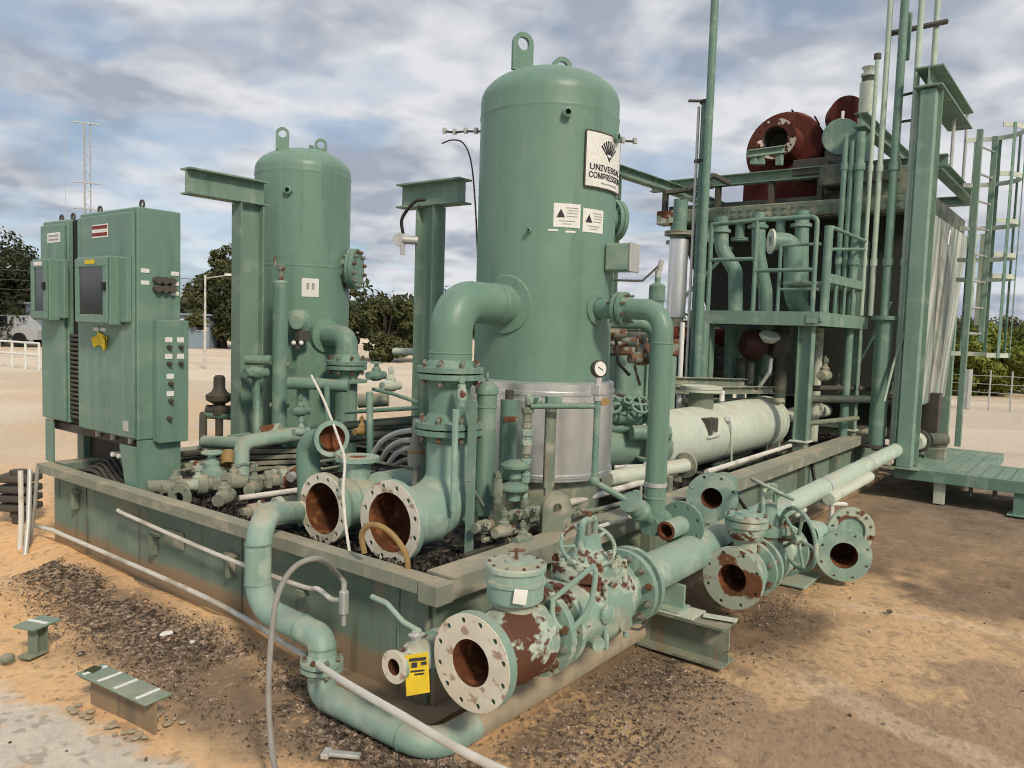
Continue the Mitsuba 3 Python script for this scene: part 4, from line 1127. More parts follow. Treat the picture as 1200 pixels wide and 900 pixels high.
# ---- first valve train: open flange, worn spool with a bolted drum on top
k = thing('worn_spool', 'worn rust-patched flanged spool with a bolted round drum on top', 'pipe fitting')
f0 = V3(-0.187, HY, HZ - 0.008)
open_flange(k, f0, (-1, 0, 0), 0.172, 0.083, 0.040, 12, 'worn', 'primer', 0.07, 0.112, depth=0.30)
part(k, 'body', lathe([(0.112, 0), (0.135, 0.09), (0.148, 0.16), (0.148, 0.26), (0.13, 0.30)], f0 + V3(0.06, 0, 0), EX, 32), 'spool', label='spool body flaked down to rust brown metal')
part(k, 'rear_flange', ring(0.05, 0.172, 0.035, f0 + V3(0.375, 0, 0), EX, 12, 0.146, 0.011), 'worn')
dc = V3(0.055, HY, 0)
part(k, 'drum_neck', cyl(dc + EZ * (HZ + 0.05), dc + EZ * (HZ + 0.155), 0.075, seg=24), 'rusty_face')
d_ = part(k, 'drum', [lathe([(0, 0), (0.100, 0), (0.105, 0.008), (0.105, 0.062), (0.112, 0.066), (0.112, 0.078), (0.105, 0.082), (0.105, 0.115)], dc + EZ * (HZ + 0.157), EZ, 36)], 'header')
part(d_, 'lid', lathe([(0.113, 0), (0.113, 0.016), (0.109, 0.021), (0.042, 0.022), (0.040, 0.032), (0, 0.032)], dc + EZ * (HZ + 0.2725), EZ, 36), 'header')
part(d_, 'lid_bolts', studs(dc + EZ * (HZ + 0.283), EZ, 0.098, 10, 0.035, 0.005), 'bolt', stuff=True)
part(d_, 'valve_stem', [cyl(dc + EZ * (HZ + 0.303), dc + EZ * (HZ + 0.345), 0.007, seg=8), cyl(dc + V3(-0.02, 0.02, HZ + 0.337), dc + V3(0.025, -0.02, HZ + 0.337), 0.005, seg=8)], 'bolt')
part(d_, 'paper_scrap', place(trimesh.convex.convex_hull(np.array([(-0.03, -0.022, 0), (0.024, -0.028, 0.003), (0.03, 0.02, 0.004), (-0.022, 0.026, 0), (0, 0, 0.006)])), dc + V3(-0.085, -0.085, HZ + 0.205), (-0.7, -0.72, 0.1), EZ), 'white', label='torn white paper stuck to the drum')

# ---- gate valve with a large handwheel that faces out
k = thing('gate_valve', 'worn green gate valve with big spoked handwheel before the long header pipe', 'valve')
for s, x in ((1, 0.262), (-1, 0.880)):
    f = part(k, 'flange', ring(0.05, 0.172, 0.032, (x, HY, HZ), (s, 0, 0), 12, 0.146, 0.011), 'worn')
part(k, 'stud_bolts', [studs((0.240, HY, HZ), EX, 0.146, 12, 0.15, 0.0095), studs((0.898, HY, HZ), EX, 0.146, 12, 0.15, 0.0095)], 'bolt', stuff=True)
part(k, 'body', lathe([(0.105, -0.30), (0.108, -0.24), (0.135, -0.17), (0.165, -0.06), (0.168, 0.05), (0.145, 0.15), (0.115, 0.22), (0.105, 0.30)], (0.58, HY, HZ), EX, 36), 'worn')
part(k, 'bonnet', [lathe([(0.125, 0.05), (0.118, 0.135), (0.150, 0.138), (0.150, 0.160), (0.150, 0.163), (0.150, 0.185), (0.10, 0.19), (0.06, 0.25), (0.05, 0.30), (0, 0.30)], (0.55, HY, HZ), EZ, 28)], 'worn')
part(k, 'bonnet_bolts', studs((0.55, HY, HZ + 0.161), EZ, 0.130, 10, 0.11, 0.010), 'rusty_face', stuff=True)
part(k, 'yoke', [pipe([(0.55 + s * 0.055, HY, HZ + 0.22), (0.55 + s * 0.05, HY, HZ + 0.36), (0.55, HY, HZ + 0.37)], 0.014, 0.03) for s in (-1, 1)], 'worn')
hc2 = V3(0.535, HY - 0.01, HZ + 0.262)
part(k, 'stem', cyl((0.55, HY, HZ + 0.28), (0.55, HY, HZ + 0.40), 0.012, seg=10), 'bolt')
wheel(k, hc2, unit(V3(-0.42, -0.38, 0.82)), 0.112, 0.0085, 'worn', 5)
part(k, 'upright_bar', [cyl((0.47 + dx, HY - 0.155, HZ - 0.12), (0.49 + dx, HY - 0.12, HZ + 0.20), 0.012, seg=8) for dx in (0.0, 0.16)], 'worn', stuff=True)
part(k, 'bail_loop', sweep(spline([(0.164, -0.445, 0.590), (0.162, -0.449, 0.533), (0.176, -0.472, 0.493), (0.203, -0.508, 0.491), (0.232, -0.540, 0.537), (0.254, -0.560, 0.607), (0.265, -0.564, 0.697), (0.258, -0.552, 0.728)], 8), 0.0105, 10), 'header', label='pale bent loop hanging before the valve body')
part(k, 'bail_bar', cyl((0.160, -0.440, 0.590), (0.264, -0.560, 0.728), 0.0105, seg=10), 'header')
part(k, 'cap_piece', [ball((0.47, HY - 0.15, HZ + 0.02), 0.04, (1, 0.6, 1), 2), cyl((0.60, HY - 0.17, HZ - 0.05), (0.62, HY - 0.10, HZ - 0.05), 0.035, seg=12), cyl((0.42, HY - 0.15, HZ - 0.09), (0.45, HY - 0.09, HZ - 0.09), 0.03, seg=10)], 'worn', stuff=True)
part(k, 'packing_gland', [obox((0.55, HY, HZ + 0.245), (0.13, 0.05, 0.02)), cyl((0.50, HY, HZ + 0.2), (0.50, HY, HZ + 0.29), 0.011, seg=6), cyl((0.60, HY, HZ + 0.2), (0.60, HY, HZ + 0.29), 0.011, seg=6)], 'rusty_face', stuff=True)
part(k, 'hook', sweep(spline([(0.66, HY - 0.12, HZ - 0.09), (0.70, HY - 0.18, HZ - 0.10), (0.72, HY - 0.20, HZ - 0.06), (0.68, HY - 0.19, HZ - 0.05)], 6), 0.006, 8), 'dark_steel')

# ---- small ball valve with a yellow tag
k = thing('ball_valve', 'small flanged ball valve with a yellow tag and lever handle by the corner', 'valve')
b0, b1 = V3(-0.30, -0.09, 0.385), V3(-0.02, -0.09, 0.385)
open_flange(k, b0, (-1, 0, 0), 0.060, 0.030, 0.016, 4, 'worn', 'primer', 0.02, 0.034, depth=0.07)
part(k, 'body', lathe([(0.034, 0), (0.05, 0.03), (0.062, 0.07), (0.062, 0.12), (0.045, 0.15), (0.036, 0.18)], b0 + V3(0.02, 0, 0), EX, 24), 'worn')
mated(k, b0 + V3(0.225, 0, 0), EX, 0.072, 0.014, 4, 'header')
part(k, 'stub', cyl(b0 + V3(0.24, 0, 0), (0.085, -0.09, 0.385), 0.036, seg=18), 'header')
part(k, 'stem', [cyl(b0 + V3(0.11, 0, 0.05), b0 + V3(0.11, 0, 0.10), 0.018, seg=10), obox(b0 + V3(0.11, 0, 0.085), (0.05, 0.04, 0.012))], 'galv')
part(k, 'lever', pipe([b0 + V3(0.12, -0.01, 0.095), b0 + V3(0.09, 0.05, 0.125), b0 + V3(0.07, 0.12, 0.185), b0 + V3(0.06, 0.19, 0.195)], 0.010, 0.03), 'header')
tg = part(k, 'yellow_tag', [obox(b0 + V3(0.045, -0.070, -0.02), (0.085, 0.145, 0.005), (-0.55, -0.83, 0.08), EX, 0.002)], 'yellow', label='bright yellow warning tag with dark print')
nrm = unit(V3(-0.55, -0.83, 0.08))
part(tg, 'print', [obox(b0 + V3(0.045, -0.070, -0.02) + nrm * 0.004 + EZ * dz + np.cross(EZ, nrm) * dx, (w_, h_, 0.001), nrm, np.cross(EZ, nrm), 0) for dx, dz, w_, h_ in ((0.0, 0.055, 0.06, 0.010), (-0.012, 0.035, 0.02, 0.018), (0.022, 0.038, 0.02, 0.012), (0.0, 0.012, 0.05, 0.006), (0.006, 0.0, 0.035, 0.006))], 'ink', smooth=False, stuff=True)

# ---- S-shaped drain pipe over the corner
sx = -0.165
k = thing('drain_pipe', 'S-bent green pipe coming over the skid rail and down to the ground', 'pipe')
p0 = V3((0.152, 0.938, 0.734))
s1, s2, s3, s4 = V3((-0.165, 0.922, 0.737)), V3((-0.165, 1.013, 0.316)), V3((-0.165, 0.463, 0.424)), V3((-0.165, 0.463, 0.186))
part(k, 'upper_run', pipe([tuple(V3((0.979, 1.481, 0.513))), tuple(V3((0.377, 1.335, 0.587))), (sx, s1[1] + 0.0, s1[2] + 0.0), (sx, s1[1] + 0.0, s2[2]), (sx, s4[1] + 0.01, s2[2] - 0.02), (sx, s4[1] + 0.01, s4[2] + 0.02)], 0.057, 0.14, 24, 12), 'header')
fc = V3(sx, s4[1] + 0.01, s4[2])
mated(k, fc, EZ, 0.088, 0.016, 8, 'header', rs=0.006)
gz = 0.052
part(k, 'lower_run', pipe([(sx, fc[1], fc[2] - 0.02), (sx, fc[1], gz + 0.005), (sx, -0.16, gz), (0.06, -0.16, gz)], 0.057, 0.15, 24, 12), 'header')
part(k, 'ground_run', cyl((0.061, -0.16, gz), (1.55, -0.16, gz), 0.057, seg=24), 'dusty', label='sand-covered part of the pipe lying along the skid')

welds(k, ((sx, s1[1], s2[2] + 0.11), EZ, 0.057), ((sx, s1[1], s1[2] - 0.13), EZ, 0.057), ((sx, s4[1] + 0.14, s2[2] - 0.012), EY, 0.057), ((sx, fc[1], fc[2] + 0.075), EZ, 0.057), ((sx, -0.02, gz), EY, 0.057))

# ---- stub beam that carries the header
k = thing('pipe_sleeper', 'short green I-beam lying across below the header pipe', 'beam')
part(k, 'beam', ibeam((1.38, 0.0, 0.105), (1.38, -0.66, 0.105), 0.20, 0.155, EZ, 0.013, 0.010), 'dirtygreen')
part(k, 'slide_plate', bx((1.30, -0.50, 0.2055), (1.46, -0.20, 0.214)), 'pale')
part(k, 'shoe', [bx((1.375, -0.42, 0.2145), (1.387, -0.28, 0.345)), bx((1.31, -0.42, 0.2145), (1.45, -0.28, 0.226))], 'header')
part(k, 'loose_plate', obox((1.40, -0.60, 0.219), (0.05, 0.16, 0.008), EZ, (0.96, 0.25, 0)), 'pale')

# ---- second valve train, parallel to the header and lower down
VY, VZ = -0.56, 0.305
va = V3((1.632, -0.560, 0.351))
VZ = va[2]
k = thing('second_spool', 'rust-stained flanged spool with open end beyond the short sleeper beam', 'pipe fitting')
open_flange(k, va, (-1, 0, 0), 0.160, 0.075, 0.040, 8, 'worn', 'rusty_face', 0.05, 0.10, depth=0.22)
part(k, 'body', lathe([(0.10, 0), (0.125, 0.04), (0.125, 0.12), (0.105, 0.15)], va + V3(0.05, 0, 0), EX, 28), 'worn')
part(k, 'rear_flange', ring(0.09, 0.160, 0.03, va + V3(0.20, 0, 0), EX, 8, 0.135, 0.012), 'worn')
dd_ = V3(va[0] + 0.16, VY, 0)
part(k, 'drum_neck', cyl(dd_ + EZ * (VZ + 0.09), dd_ + EZ * (VZ + 0.19), 0.06, seg=20), 'rusty_face')
d_ = part(k, 'drum', lathe([(0, 0), (0.085, 0), (0.10, 0.03), (0.10, 0.06), (0.112, 0.064), (0.112, 0.092), (0.10, 0.096), (0.10, 0.10)], dd_ + EZ * (VZ + 0.185), EZ, 32), 'worn')
part(d_, 'lid', lathe([(0.113, 0), (0.113, 0.018), (0.06, 0.022), (0.05, 0.035), (0, 0.035)], dd_ + EZ * (VZ + 0.2865), EZ, 32), 'worn')
part(d_, 'lid_bolts', studs(dd_ + EZ * (VZ + 0.295), EZ, 0.098, 10, 0.04, 0.006), 'bolt', stuff=True)
k = thing('gate_valve', 'worn gate valve with handwheel seen edge-on at the end of the second spool', 'valve')
gv = va + V3(0.29, 0, 0)
part(k, 'flange', [ring(0.05, 0.160, 0.028, gv, EX, 8, 0.135, 0.012)], 'header')
part(k, 'stud_bolts', studs(va + V3(0.245, 0, 0), EX, 0.135, 8, 0.14, 0.011), 'bolt', stuff=True)
part(k, 'body', lathe([(0.095, 0), (0.10, 0.06), (0.135, 0.14), (0.14, 0.24), (0.10, 0.34), (0.095, 0.42)], gv + V3(0.025, 0, 0), EX, 28), 'worn')
part(k, 'flange', ring(0.05, 0.160, 0.028, gv + V3(0.44, 0, 0), EX, 8, 0.135, 0.012), 'worn')
part(k, 'bonnet', lathe([(0.10, 0.05), (0.10, 0.15), (0.125, 0.153), (0.125, 0.20), (0.07, 0.21), (0.045, 0.32), (0, 0.32)], gv + V3(0.18, 0, 0), EZ, 24), 'worn')
part(k, 'bonnet_bolts', studs(gv + V3(0.18, 0, 0.177), EZ, 0.108, 8, 0.11, 0.011), 'bolt', stuff=True)
for q, m_ in ((0.10, 'header'), (0.30, 'worn')):
    part(k, 'yoke_arm', pipe([gv + V3(q, 0, 0.20), gv + V3(q, 0, 0.40), gv + V3(0.18, 0, 0.42)], 0.013, 0.03), m_)
wc = gv + V3(0.10, -0.20, 0.17)
wheel(k, wc, unit(V3(0.75, -0.62, 0.12)), 0.165, 0.012, 'worn', 5)
part(k, 'stem', cyl(gv + V3(0.18, 0, 0.12), wc, 0.016, seg=10), 'bolt')
wheel(k, gv + V3(0.18, -0.02, 0.40), unit(V3(0.3, -0.3, 0.9)), 0.12, 0.010, 'worn', 5)
k = thing('pipe_end', 'short green elbow with an open dark flange low on the ground at right', 'pipe fitting')
e_ = V3((3.073, -0.738, 0.200))
ed = unit(V3(-0.93, -0.36, 0))
open_flange(k, e_, ed, 0.170, 0.085, 0.032, 8, 'worn', 'header', 0.05, 0.10, depth=0.30)
part(k, 'body', sweep(spline([e_ - ed * 0.05, e_ - ed * 0.22, e_ - ed * 0.40 + V3(-0.05, 0.12, 0.02), (2.75, -0.56, VZ)], 8), 0.100, 24, caps=False), 'header')
e2 = e_ - ed * 0.22 + V3(0.22, 0.0, 0.07)
ed2 = unit(V3(-0.80, -0.60, 0))
part(k, 'second_flange', ring(0.10, 0.165, 0.03, e2, ed2, 12, 0.135, 0.013), 'rusty_face', label='rusty drilled flange ring leaning behind the open one')
part(k, 'second_stub', cyl(e2 + ed2 * -0.14, e2 + ed2 * 0.01, 0.098, seg=24), 'worn')
part(k, 'foot', bx(e_ + V3(-0.26, 0.16, -0.20), e_ + V3(0.12, 0.40, -0.185)), 'header')
solo('tag_block', obox((3.362, -0.323, 0.379), (0.12, 0.10, 0.09), unit(V3(-0.5, -0.6, 0.6)), EX, 0.01), 'pale', 'pale gray junction block above the edge-on handwheel', 'junction box')
k = thing('pipe_stand', 'low white stand holding a pale pipe piece beside the header pipe', 'stand')
q = V3((3.884, -0.429, 0.361))
part(k, 'post', cyl((q[0], q[1], 0), (q[0], q[1], q[2]), 0.018, seg=10), 'white')
part(k, 'cradle', obox((q[0], q[1], q[2]), (0.22, 0.05, 0.02), EZ, (0.6, -0.8, 0)), 'white')
part(k, 'pipe_piece', cyl(V3(q[0] - 0.1, q[1], q[2] + 0.05), V3(q[0] + 1.1, q[1], q[2] + 0.06), 0.045, seg=16), 'pale')

# ---- drain flanges just outside the rail, below the riser
k = thing('discharge_riser', 'green riser pipe with a high bend leaving the right side of the taller vessel', 'pipe')
p, d = on_drum(c1, 265, 1.72, R1)
RX, RY = 1.47, -0.185
ry_f = 0.045
part(k, 'bend', pipe([p - d * 0.03, (RX + 0.02, ry_f, 1.72), (RX, RY, 1.715), (RX, RY, 0.66)], 0.0555, 0.16, 26, 14), 'vessel')
mated(k, (1.497, ry_f + 0.03, 1.72), (0.0, -1, 0), 0.090, 0.022, 8, 'green')
part(k, 'clip', lathe([(0.056, 0), (0.061, 0), (0.061, 0.02), (0.056, 0.02)], (RX, RY, 0.80), EZ, 24), 'galv')
welds(k, ((RX, RY, 1.545), EZ, 0.0555), ((RX, RY, 0.74), EZ, 0.0555))
k = thing('riser_tee', 'green tee with a round flange and small rusty stub at the foot of the riser', 'pipe fitting')
tc = V3(RX, RY, 0.60)
part(k, 'body', [cyl(tc + V3(0, 0, 0.07), tc - V3(0, 0, 0.05), 0.062, seg=24), cyl(tc - V3(0.06, 0, 0), tc + V3(0.12, 0, 0), 0.055, seg=24)], 'green')
st = tc + V3(-0.06, -0.10, -0.01)
part(k, 'stub', lathe([(0.050, 0), (0.050, 0.20)], st, EX, 22), 'header')
part(k, 'stub_mouth', lathe([(0.050, 0), (0.036, -0.002), (0.036, 0.10), (0, 0.11)], st, EX, 22), 'rust_inside')
part(k, 'flange', ring(0.04, 0.125, 0.022, st + V3(0.17, 0, 0), EX, 8, 0.10, 0.010), 'green')
k = thing('open_flange_pipe', 'green flanged pipe with a rusty bore beside the riser foot', 'pipe')
of = V3((2.111, -0.226, 0.642))
open_flange(k, of, (-0.97, -0.25, 0), 0.150, 0.062, 0.026, 8, 'green', 'header', 0.05, 0.085, depth=0.25)
part(k, 'run', sweep(np.array([of + V3(0.02, 0.005, 0), of + V3(0.45, 0.11, 0.0)]), 0.084, 22, caps=False), 'green')
k = thing('plug_valve', 'dark green plug valve between the gauge line and the riser tee', 'valve')
pv = V3((1.265, -0.184, 0.722))
ax = unit(tc - pv)
part(k, 'body', lathe([(0.0, -0.07), (0.055, -0.07), (0.055, -0.045), (0.035, -0.03), (0.05, 0.0), (0.035, 0.03), (0.055, 0.045), (0.055, 0.07), (0, 0.07)], pv, ax, 20), 'green')
part(k, 'cap', [cyl(pv, pv + EZ * 0.065, 0.032, seg=14), obox(pv + EZ * 0.075, (0.03, 0.03, 0.02))], 'green')
part(k, 'outlet', cyl(pv + ax * 0.07, tc, 0.030, seg=14), 'green')

# ================================================================ conduits and cable on the end beam
k = thing('white_conduit', 'thin white conduit running low along the end beam and out over the ground', 'conduit')
part(k, 'run', sweep(spline([(0.030, 3.790, 0.133), (0.030, 3.506, 0.149), (0.030, 3.377, 0.150), (0.030, 1.672, 0.132), (-0.050, 0.839, 0.121), (-0.374, 0.106, 0.302), (-0.494, -0.323, 0.360), (-0.522, -0.533, 0.362), (-0.515, -0.709, 0.349), (-0.501, -0.893, 0.344)], 8), 0.0135, 12), 'conduit')
k = thing('upper_conduit', 'pale conduit clipped under the top rail of the end beam', 'conduit')
ucz = V3((0.030, 0.794, 0.374))
part(k, 'run', sweep(spline([(0.030, 2.613, 0.439), (0.030, 2.489, 0.429), (0.030, 1.594, 0.386), (0.030, 0.887, 0.376), (0.000, 0.714, 0.407), (-0.010, 0.608, 0.389), (-0.020, 0.534, 0.405)], 8), 0.011, 10), 'conduit')
part(k, 'clip', obox((0.040, 0.868, 0.346), (0.03, 0.05, 0.05), EX), 'dirtygreen')
jb = V3((-0.020, 0.511, 0.399))
part(k, 'fitting', [bx(jb - V3(0.018, 0.018, 0.055), jb + V3(0.018, 0.018, 0.055), 0.008), cyl(jb + EZ * 0.055, jb + EZ * 0.09, 0.012, seg=10), cyl(jb - EZ * 0.055, jb - EZ * 0.10, 0.011, seg=10)], 'galv', label='gray conduit fitting at its end')
solo('gray_cable', sweep(spline([jb + EZ * 0.09, jb + V3(-0.03, 0.01, 0.13), (-0.348, 0.269, 0.712), (-0.451, 0.286, 0.699), (-0.517, 0.295, 0.602), (-0.562, 0.269, 0.433), (-0.585, 0.244, 0.261), (-0.620, 0.178, 0.143), (-0.672, 0.075, 0.097), (-0.742, -0.113, 0.104)], 8), 0.0105, 12), 'gray_cable', 'gray cable looping up from the ground to the conduit fitting', 'cable')
k = thing('plinth_post', 'green painted standing strip by the corner above the ball valve', 'bracket')
part(k, 'strip', bx((0.085, 0.115, 0.031), (0.104, 0.135, 0.528)), 'dirtygreen')
for n, (a_, b_, r_, lab) in enumerate((((-0.049, 3.809, 0.521), (-0.161, 3.554, -0.086), 0.017, 'pale upright conduit at the left end of the skid, outermost'), ((-0.030, 3.705, 0.545), (-0.182, 3.418, -0.074), 0.016, 'gray upright conduit at the left end of the skid, middle one'), ((-0.019, 3.611, 0.568), (-0.094, 3.566, 0.058), 0.012, 'thin dark gray conduit at the left end of the skid, innermost'))):
    a_, b_ = V3(a_), V3(b_)
    k = thing('cut_conduit', lab, 'conduit', 'cut conduits at the skid end')
    part(k, 'tube', sweep(np.array([a_, (a_ + b_) / 2 + V3(0.01, 0, 0), b_]), r_, 12), ('conduit', 'galv', 'gray_cable')[n])
    part(k, 'black_end', cyl(b_, b_ + unit(b_ - a_) * 0.07, r_ * 1.25, seg=10), 'black')
k = thing('valve_stack', 'dark dirty block of old fittings at the left end of the skid', 'fittings')
q = V3((0.201, 4.521, 0.241))
part(k, 'block', [obox(q + V3(0, 0, z), (0.26, 0.20, 0.05), EZ, (0.6, -0.8, 0), 0.01) for z in (-0.12, -0.05, 0.02, 0.10)] + [cyl(q - EZ * 0.2, q + EZ * 0.16, 0.06, seg=12)], 'dark_steel', stuff=True)
part(k, 'leg', cyl((q[0], q[1], 0), (q[0], q[1], q[2] - 0.1), 0.05, seg=10), 'dark_steel')

# ================================================================ loose steel on the sand
k = thing('support_stand', 'small green steel pedestal standing on the sand at far left', 'stand')
sb = V3(-0.70, 1.875, 0)
part(k, 'top_plate', obox(sb + EZ * 0.148, (0.155, 0.125, 0.010), EZ, (0.94, 0.34, 0)), 'steelwork')
part(k, 'stem', ibeam(sb + EZ * 0.008, sb + EZ * 0.142, 0.06, 0.055, (0.94, 0.34, 0), 0.007, 0.006), 'dirtygreen')
part(k, 'foot', obox(sb + V3(-0.02, 0, 0.006), (0.11, 0.075, 0.008), EZ, (0.94, 0.34, 0)), 'dirtygreen')
part(k, 'white_strap', obox(sb + V3(0.0, 0.0, 0.1555), (0.020, 0.115, 0.003), EZ, (0.94, 0.34, 0), 0), 'white')
part(k, 'lump', ball(sb + V3(-0.13, 0.0, 0.02), 0.028, (1.2, 1, 0.8), 1), 'dirtygreen')
k = thing('beam_offcut', 'short green I-beam offcut with white strips across its top lying on the sand', 'beam')
oa, ob_ = V3(-0.745, 1.235, 0), V3(-0.70, 0.80, 0)
part(k, 'beam', ibeam(oa + EZ * 0.048, ob_ + EZ * 0.048, 0.15, 0.10, EZ, 0.009, 0.009), 'skid')
part(k, 'top_plate', obox((oa + ob_) / 2 + EZ * 0.1275, (0.47, 0.115, 0.008), EZ, ob_ - oa), 'steelwork')
for s in (0.06, 0.30, 0.55, 0.88):
    part(k, 'white_strip', obox(oa + (ob_ - oa) * s + EZ * 0.1335, (0.016, 0.100, 0.003), EZ, ob_ - oa, 0), 'white')
part(k, 'paint_blot', obox(oa + (ob_ - oa) * 0.03 + EZ * 0.134, (0.05, 0.055, 0.003), EZ, ob_ - oa + V3(0.1, 0, 0), 0.001), 'leaf_dark')
gr_ = np.random.default_rng(12)
part(k, 'grout', [moved(ball((0, 0, 0), gr_.uniform(0.005, 0.014), (1.4, 1.2, 0.5), 1), oa + (ob_ - oa) * gr_.uniform(0, 1.05) + V3(gr_.choice([-1, 1]) * gr_.uniform(0.05, 0.11), 0, 0.003)) for _ in range(60)], 'dusty', smooth=False, label='crumbling pale grout along the foot of the offcut', stuff=True)
k = thing('metal_scrap', 'pale bent piece of metal lying in the leaves at the bottom edge', 'scrap')
q = V3((-0.365, 0.100, 0.020))
part(k, 'strip', [obox(q, (0.13, 0.03, 0.014), EZ, (0.5, -0.85, 0)), obox(q + V3(-0.04, 0.045, 0.004), (0.028, 0.055, 0.02), EZ, (0.5, -0.85, 0))], 'galv', stuff=True)
for n, (p_, s_, lab) in enumerate((((0.071, 2.015, 0.020), 0.03, 'dark clod by the end beam near the conduit'), ((-0.203, 1.623, 0.020), 0.028, 'white crumpled scrap in the leaves left of the drain pipe'), ((-0.171, 1.428, 0.020), 0.022, 'second white scrap in the leaves, nearer the drain pipe'), ((-0.576, 1.717, 0.010), 0.016, 'dark pebble between the pedestal and the beam offcut'), ((2.747, -1.093, 0.010), 0.02, 'dark flat stone on the stained sand at right'))):
    m_ = ball((0, 0, 0), s_, (1.3, 0.8, 0.45), 1)
    m_.vertices *= np.random.default_rng(n).uniform(0.7, 1.25, (len(m_.vertices), 1))
    solo('clod' if n not in (1, 2) else 'scrap', moved(m_, V3(p_)), 'white' if n in (1, 2) else 'litter', lab, 'stone' if n not in (1, 2) else 'scrap', smooth=False)

# ================================================================ pale horizontal vessel on the deck
k = thing('horizontal_vessel', 'pale cream-green horizontal vessel lying on the skid deck before the platform', 'vessel')
wy, wz, wr = 0.69, 0.755, 0.243
w0, w1 = 3.05, ((5.606, 0.690, 0.715))[0]
prof = [(0, -0.12), (0.10, -0.105), (0.18, -0.06), (0.23, 0.0), (wr, 0.06), (wr, w1 - w0 - 0.16), (wr * 0.97, w1 - w0 - 0.10), (wr * 0.80, w1 - w0 - 0.02), (wr * 0.5, w1 - w0 + 0.04), (0, w1 - w0 + 0.06)]
part(k, 'shell', lathe(prof, (w0, wy, wz), EX, 48), 'pale')
for x in (w1 - 0.22, w1 - 0.10):
    part(k, 'band', lathe([(wr + 0.0005, 0), (wr + 0.008, 0.002), (wr + 0.008, 0.045), (wr + 0.0005, 0.047)], (x - 0.05, wy, wz), EX, 48), 'pale')
for x in (w0 + 0.25, w1 - 0.12):
    part(k, 'saddle', bx((x - 0.03, wy - 0.17, ZD), (x + 0.03, wy + 0.17, wz - 0.15)), 'dirtygreen')
nz = V3((3.957, 0.690, 1.146))
part(k, 'nozzle', cyl((nz[0], wy, wz + 0.18), (nz[0], wy, nz[2] - 0.02), 0.105, 0.10, seg=28), 'dirtygreen')
part(k, 'nozzle_flange', [ring(0, 0.175, 0.022, (nz[0], wy, nz[2] - 0.028), EZ, 12, 0.15, 0.01), ring(0, 0.172, 0.022, (nz[0], wy, nz[2] - 0.002), EZ, 12, 0.15, 0.01)], 'pale')
q = V3((3.686, 0.460, 0.867))
part(k, 'bracket_box', [bx(q + V3(-0.09, -0.02, -0.06), q + V3(-0.03, 0.06, 0.07)), bx(q + V3(0.02, -0.01, -0.05), q + V3(0.09, 0.06, 0.065))], 'dark_steel', stuff=True)
part(k, 'bracket_tray', bx(q + V3(-0.13, -0.03, -0.085), q + V3(0.10, 0.06, -0.065)), 'pale')
for px_, m_ in ((((4.328, 0.660, 1.050)), 'white'),):
    part(k, 'white_fitting', [cyl(V3(px_) - EZ * 0.03, V3(px_) + EZ * 0.03, 0.022, seg=12), ball(V3(px_) + EZ * 0.045, 0.024, sub=1)], m_)
t0, t1 = V3((4.018, 0.440, 0.878)), V3((4.074, 0.440, 0.457))
part(k, 'gauge_line', pipe([t0 + V3(0, 0.08, 0), t0, t1, t1 + V3(-0.35, 0.0, 0)], 0.009, 0.02, 8), 'pale')
part(k, 'gauge_head', obox(t0 + V3(0.0, 0.02, 0.03), (0.05, 0.05, 0.04)), 'white')
k = thing('pale_pipe', 'pale cream pipe continuing from the end of the horizontal vessel', 'pipe')
pe = V3((8.966, 0.690, 0.695))
part(k, 'run', pipe([(w1 - 0.02, wy, wz + 0.02), (w1 + 0.9, wy, wz + 0.0), (pe[0], wy, pe[2])], 0.078, 0.3, 22), 'pale')
part(k, 'collar', lathe([(0.079, 0), (0.10, 0.002), (0.10, 0.04), (0.079, 0.042)], (w1 + 1.5, wy, wz + 0.03), EX, 22), 'pale')
part(k, 'stand', bx((w1 + 0.9, wy - 0.06, ZD), (w1 + 0.98, wy + 0.06, wz - 0.07)), 'dirtygreen')
k = thing('pipe_ring_end', 'dull pale pipe with a ring flange lying beside the riser on the deck', 'pipe')
q = V3((2.765, 0.246, 0.698))
part(k, 'run', cyl(q + V3(-0.85, 0.12, 0), q + V3(-0.01, 0, 0), 0.048, seg=18), 'pale')
part(k, 'ring_flange', ring(0.045, 0.088, 0.016, q, (-0.98, 0.1, 0), 8, 0.07, 0.006), 'dirtygreen')
part(k, 'foot', bx((q[0] - 0.3, q[1] - 0.03, ZD), (q[0] - 0.25, q[1] + 0.08, q[2] - 0.04)), 'dirtygreen')
solo('deck_conduit', cyl((2.849, 0.131, 0.655), (4.914, 0.235, 0.620), 0.018, seg=12), 'conduit', 'straight white conduit lying on the deck before the horizontal vessel', 'conduit')
solo('black_hose', sweep(spline([(2.239, -0.132, 0.754), (2.247, -0.227, 0.745), (2.341, -0.280, 0.636), (2.424, -0.316, 0.544)], 8), 0.011, 10), 'black', 'short black hose hanging over the rail by the open flange', 'hose')
solo('black_hose', sweep(spline([(5.239, 0.133, 0.552), (5.030, 0.065, 0.450), (4.984, 0.030, 0.344), (4.943, -0.009, 0.263)], 8), 0.016, 10), 'black', 'black strap of hose hanging over the long rail near the platform', 'hose')

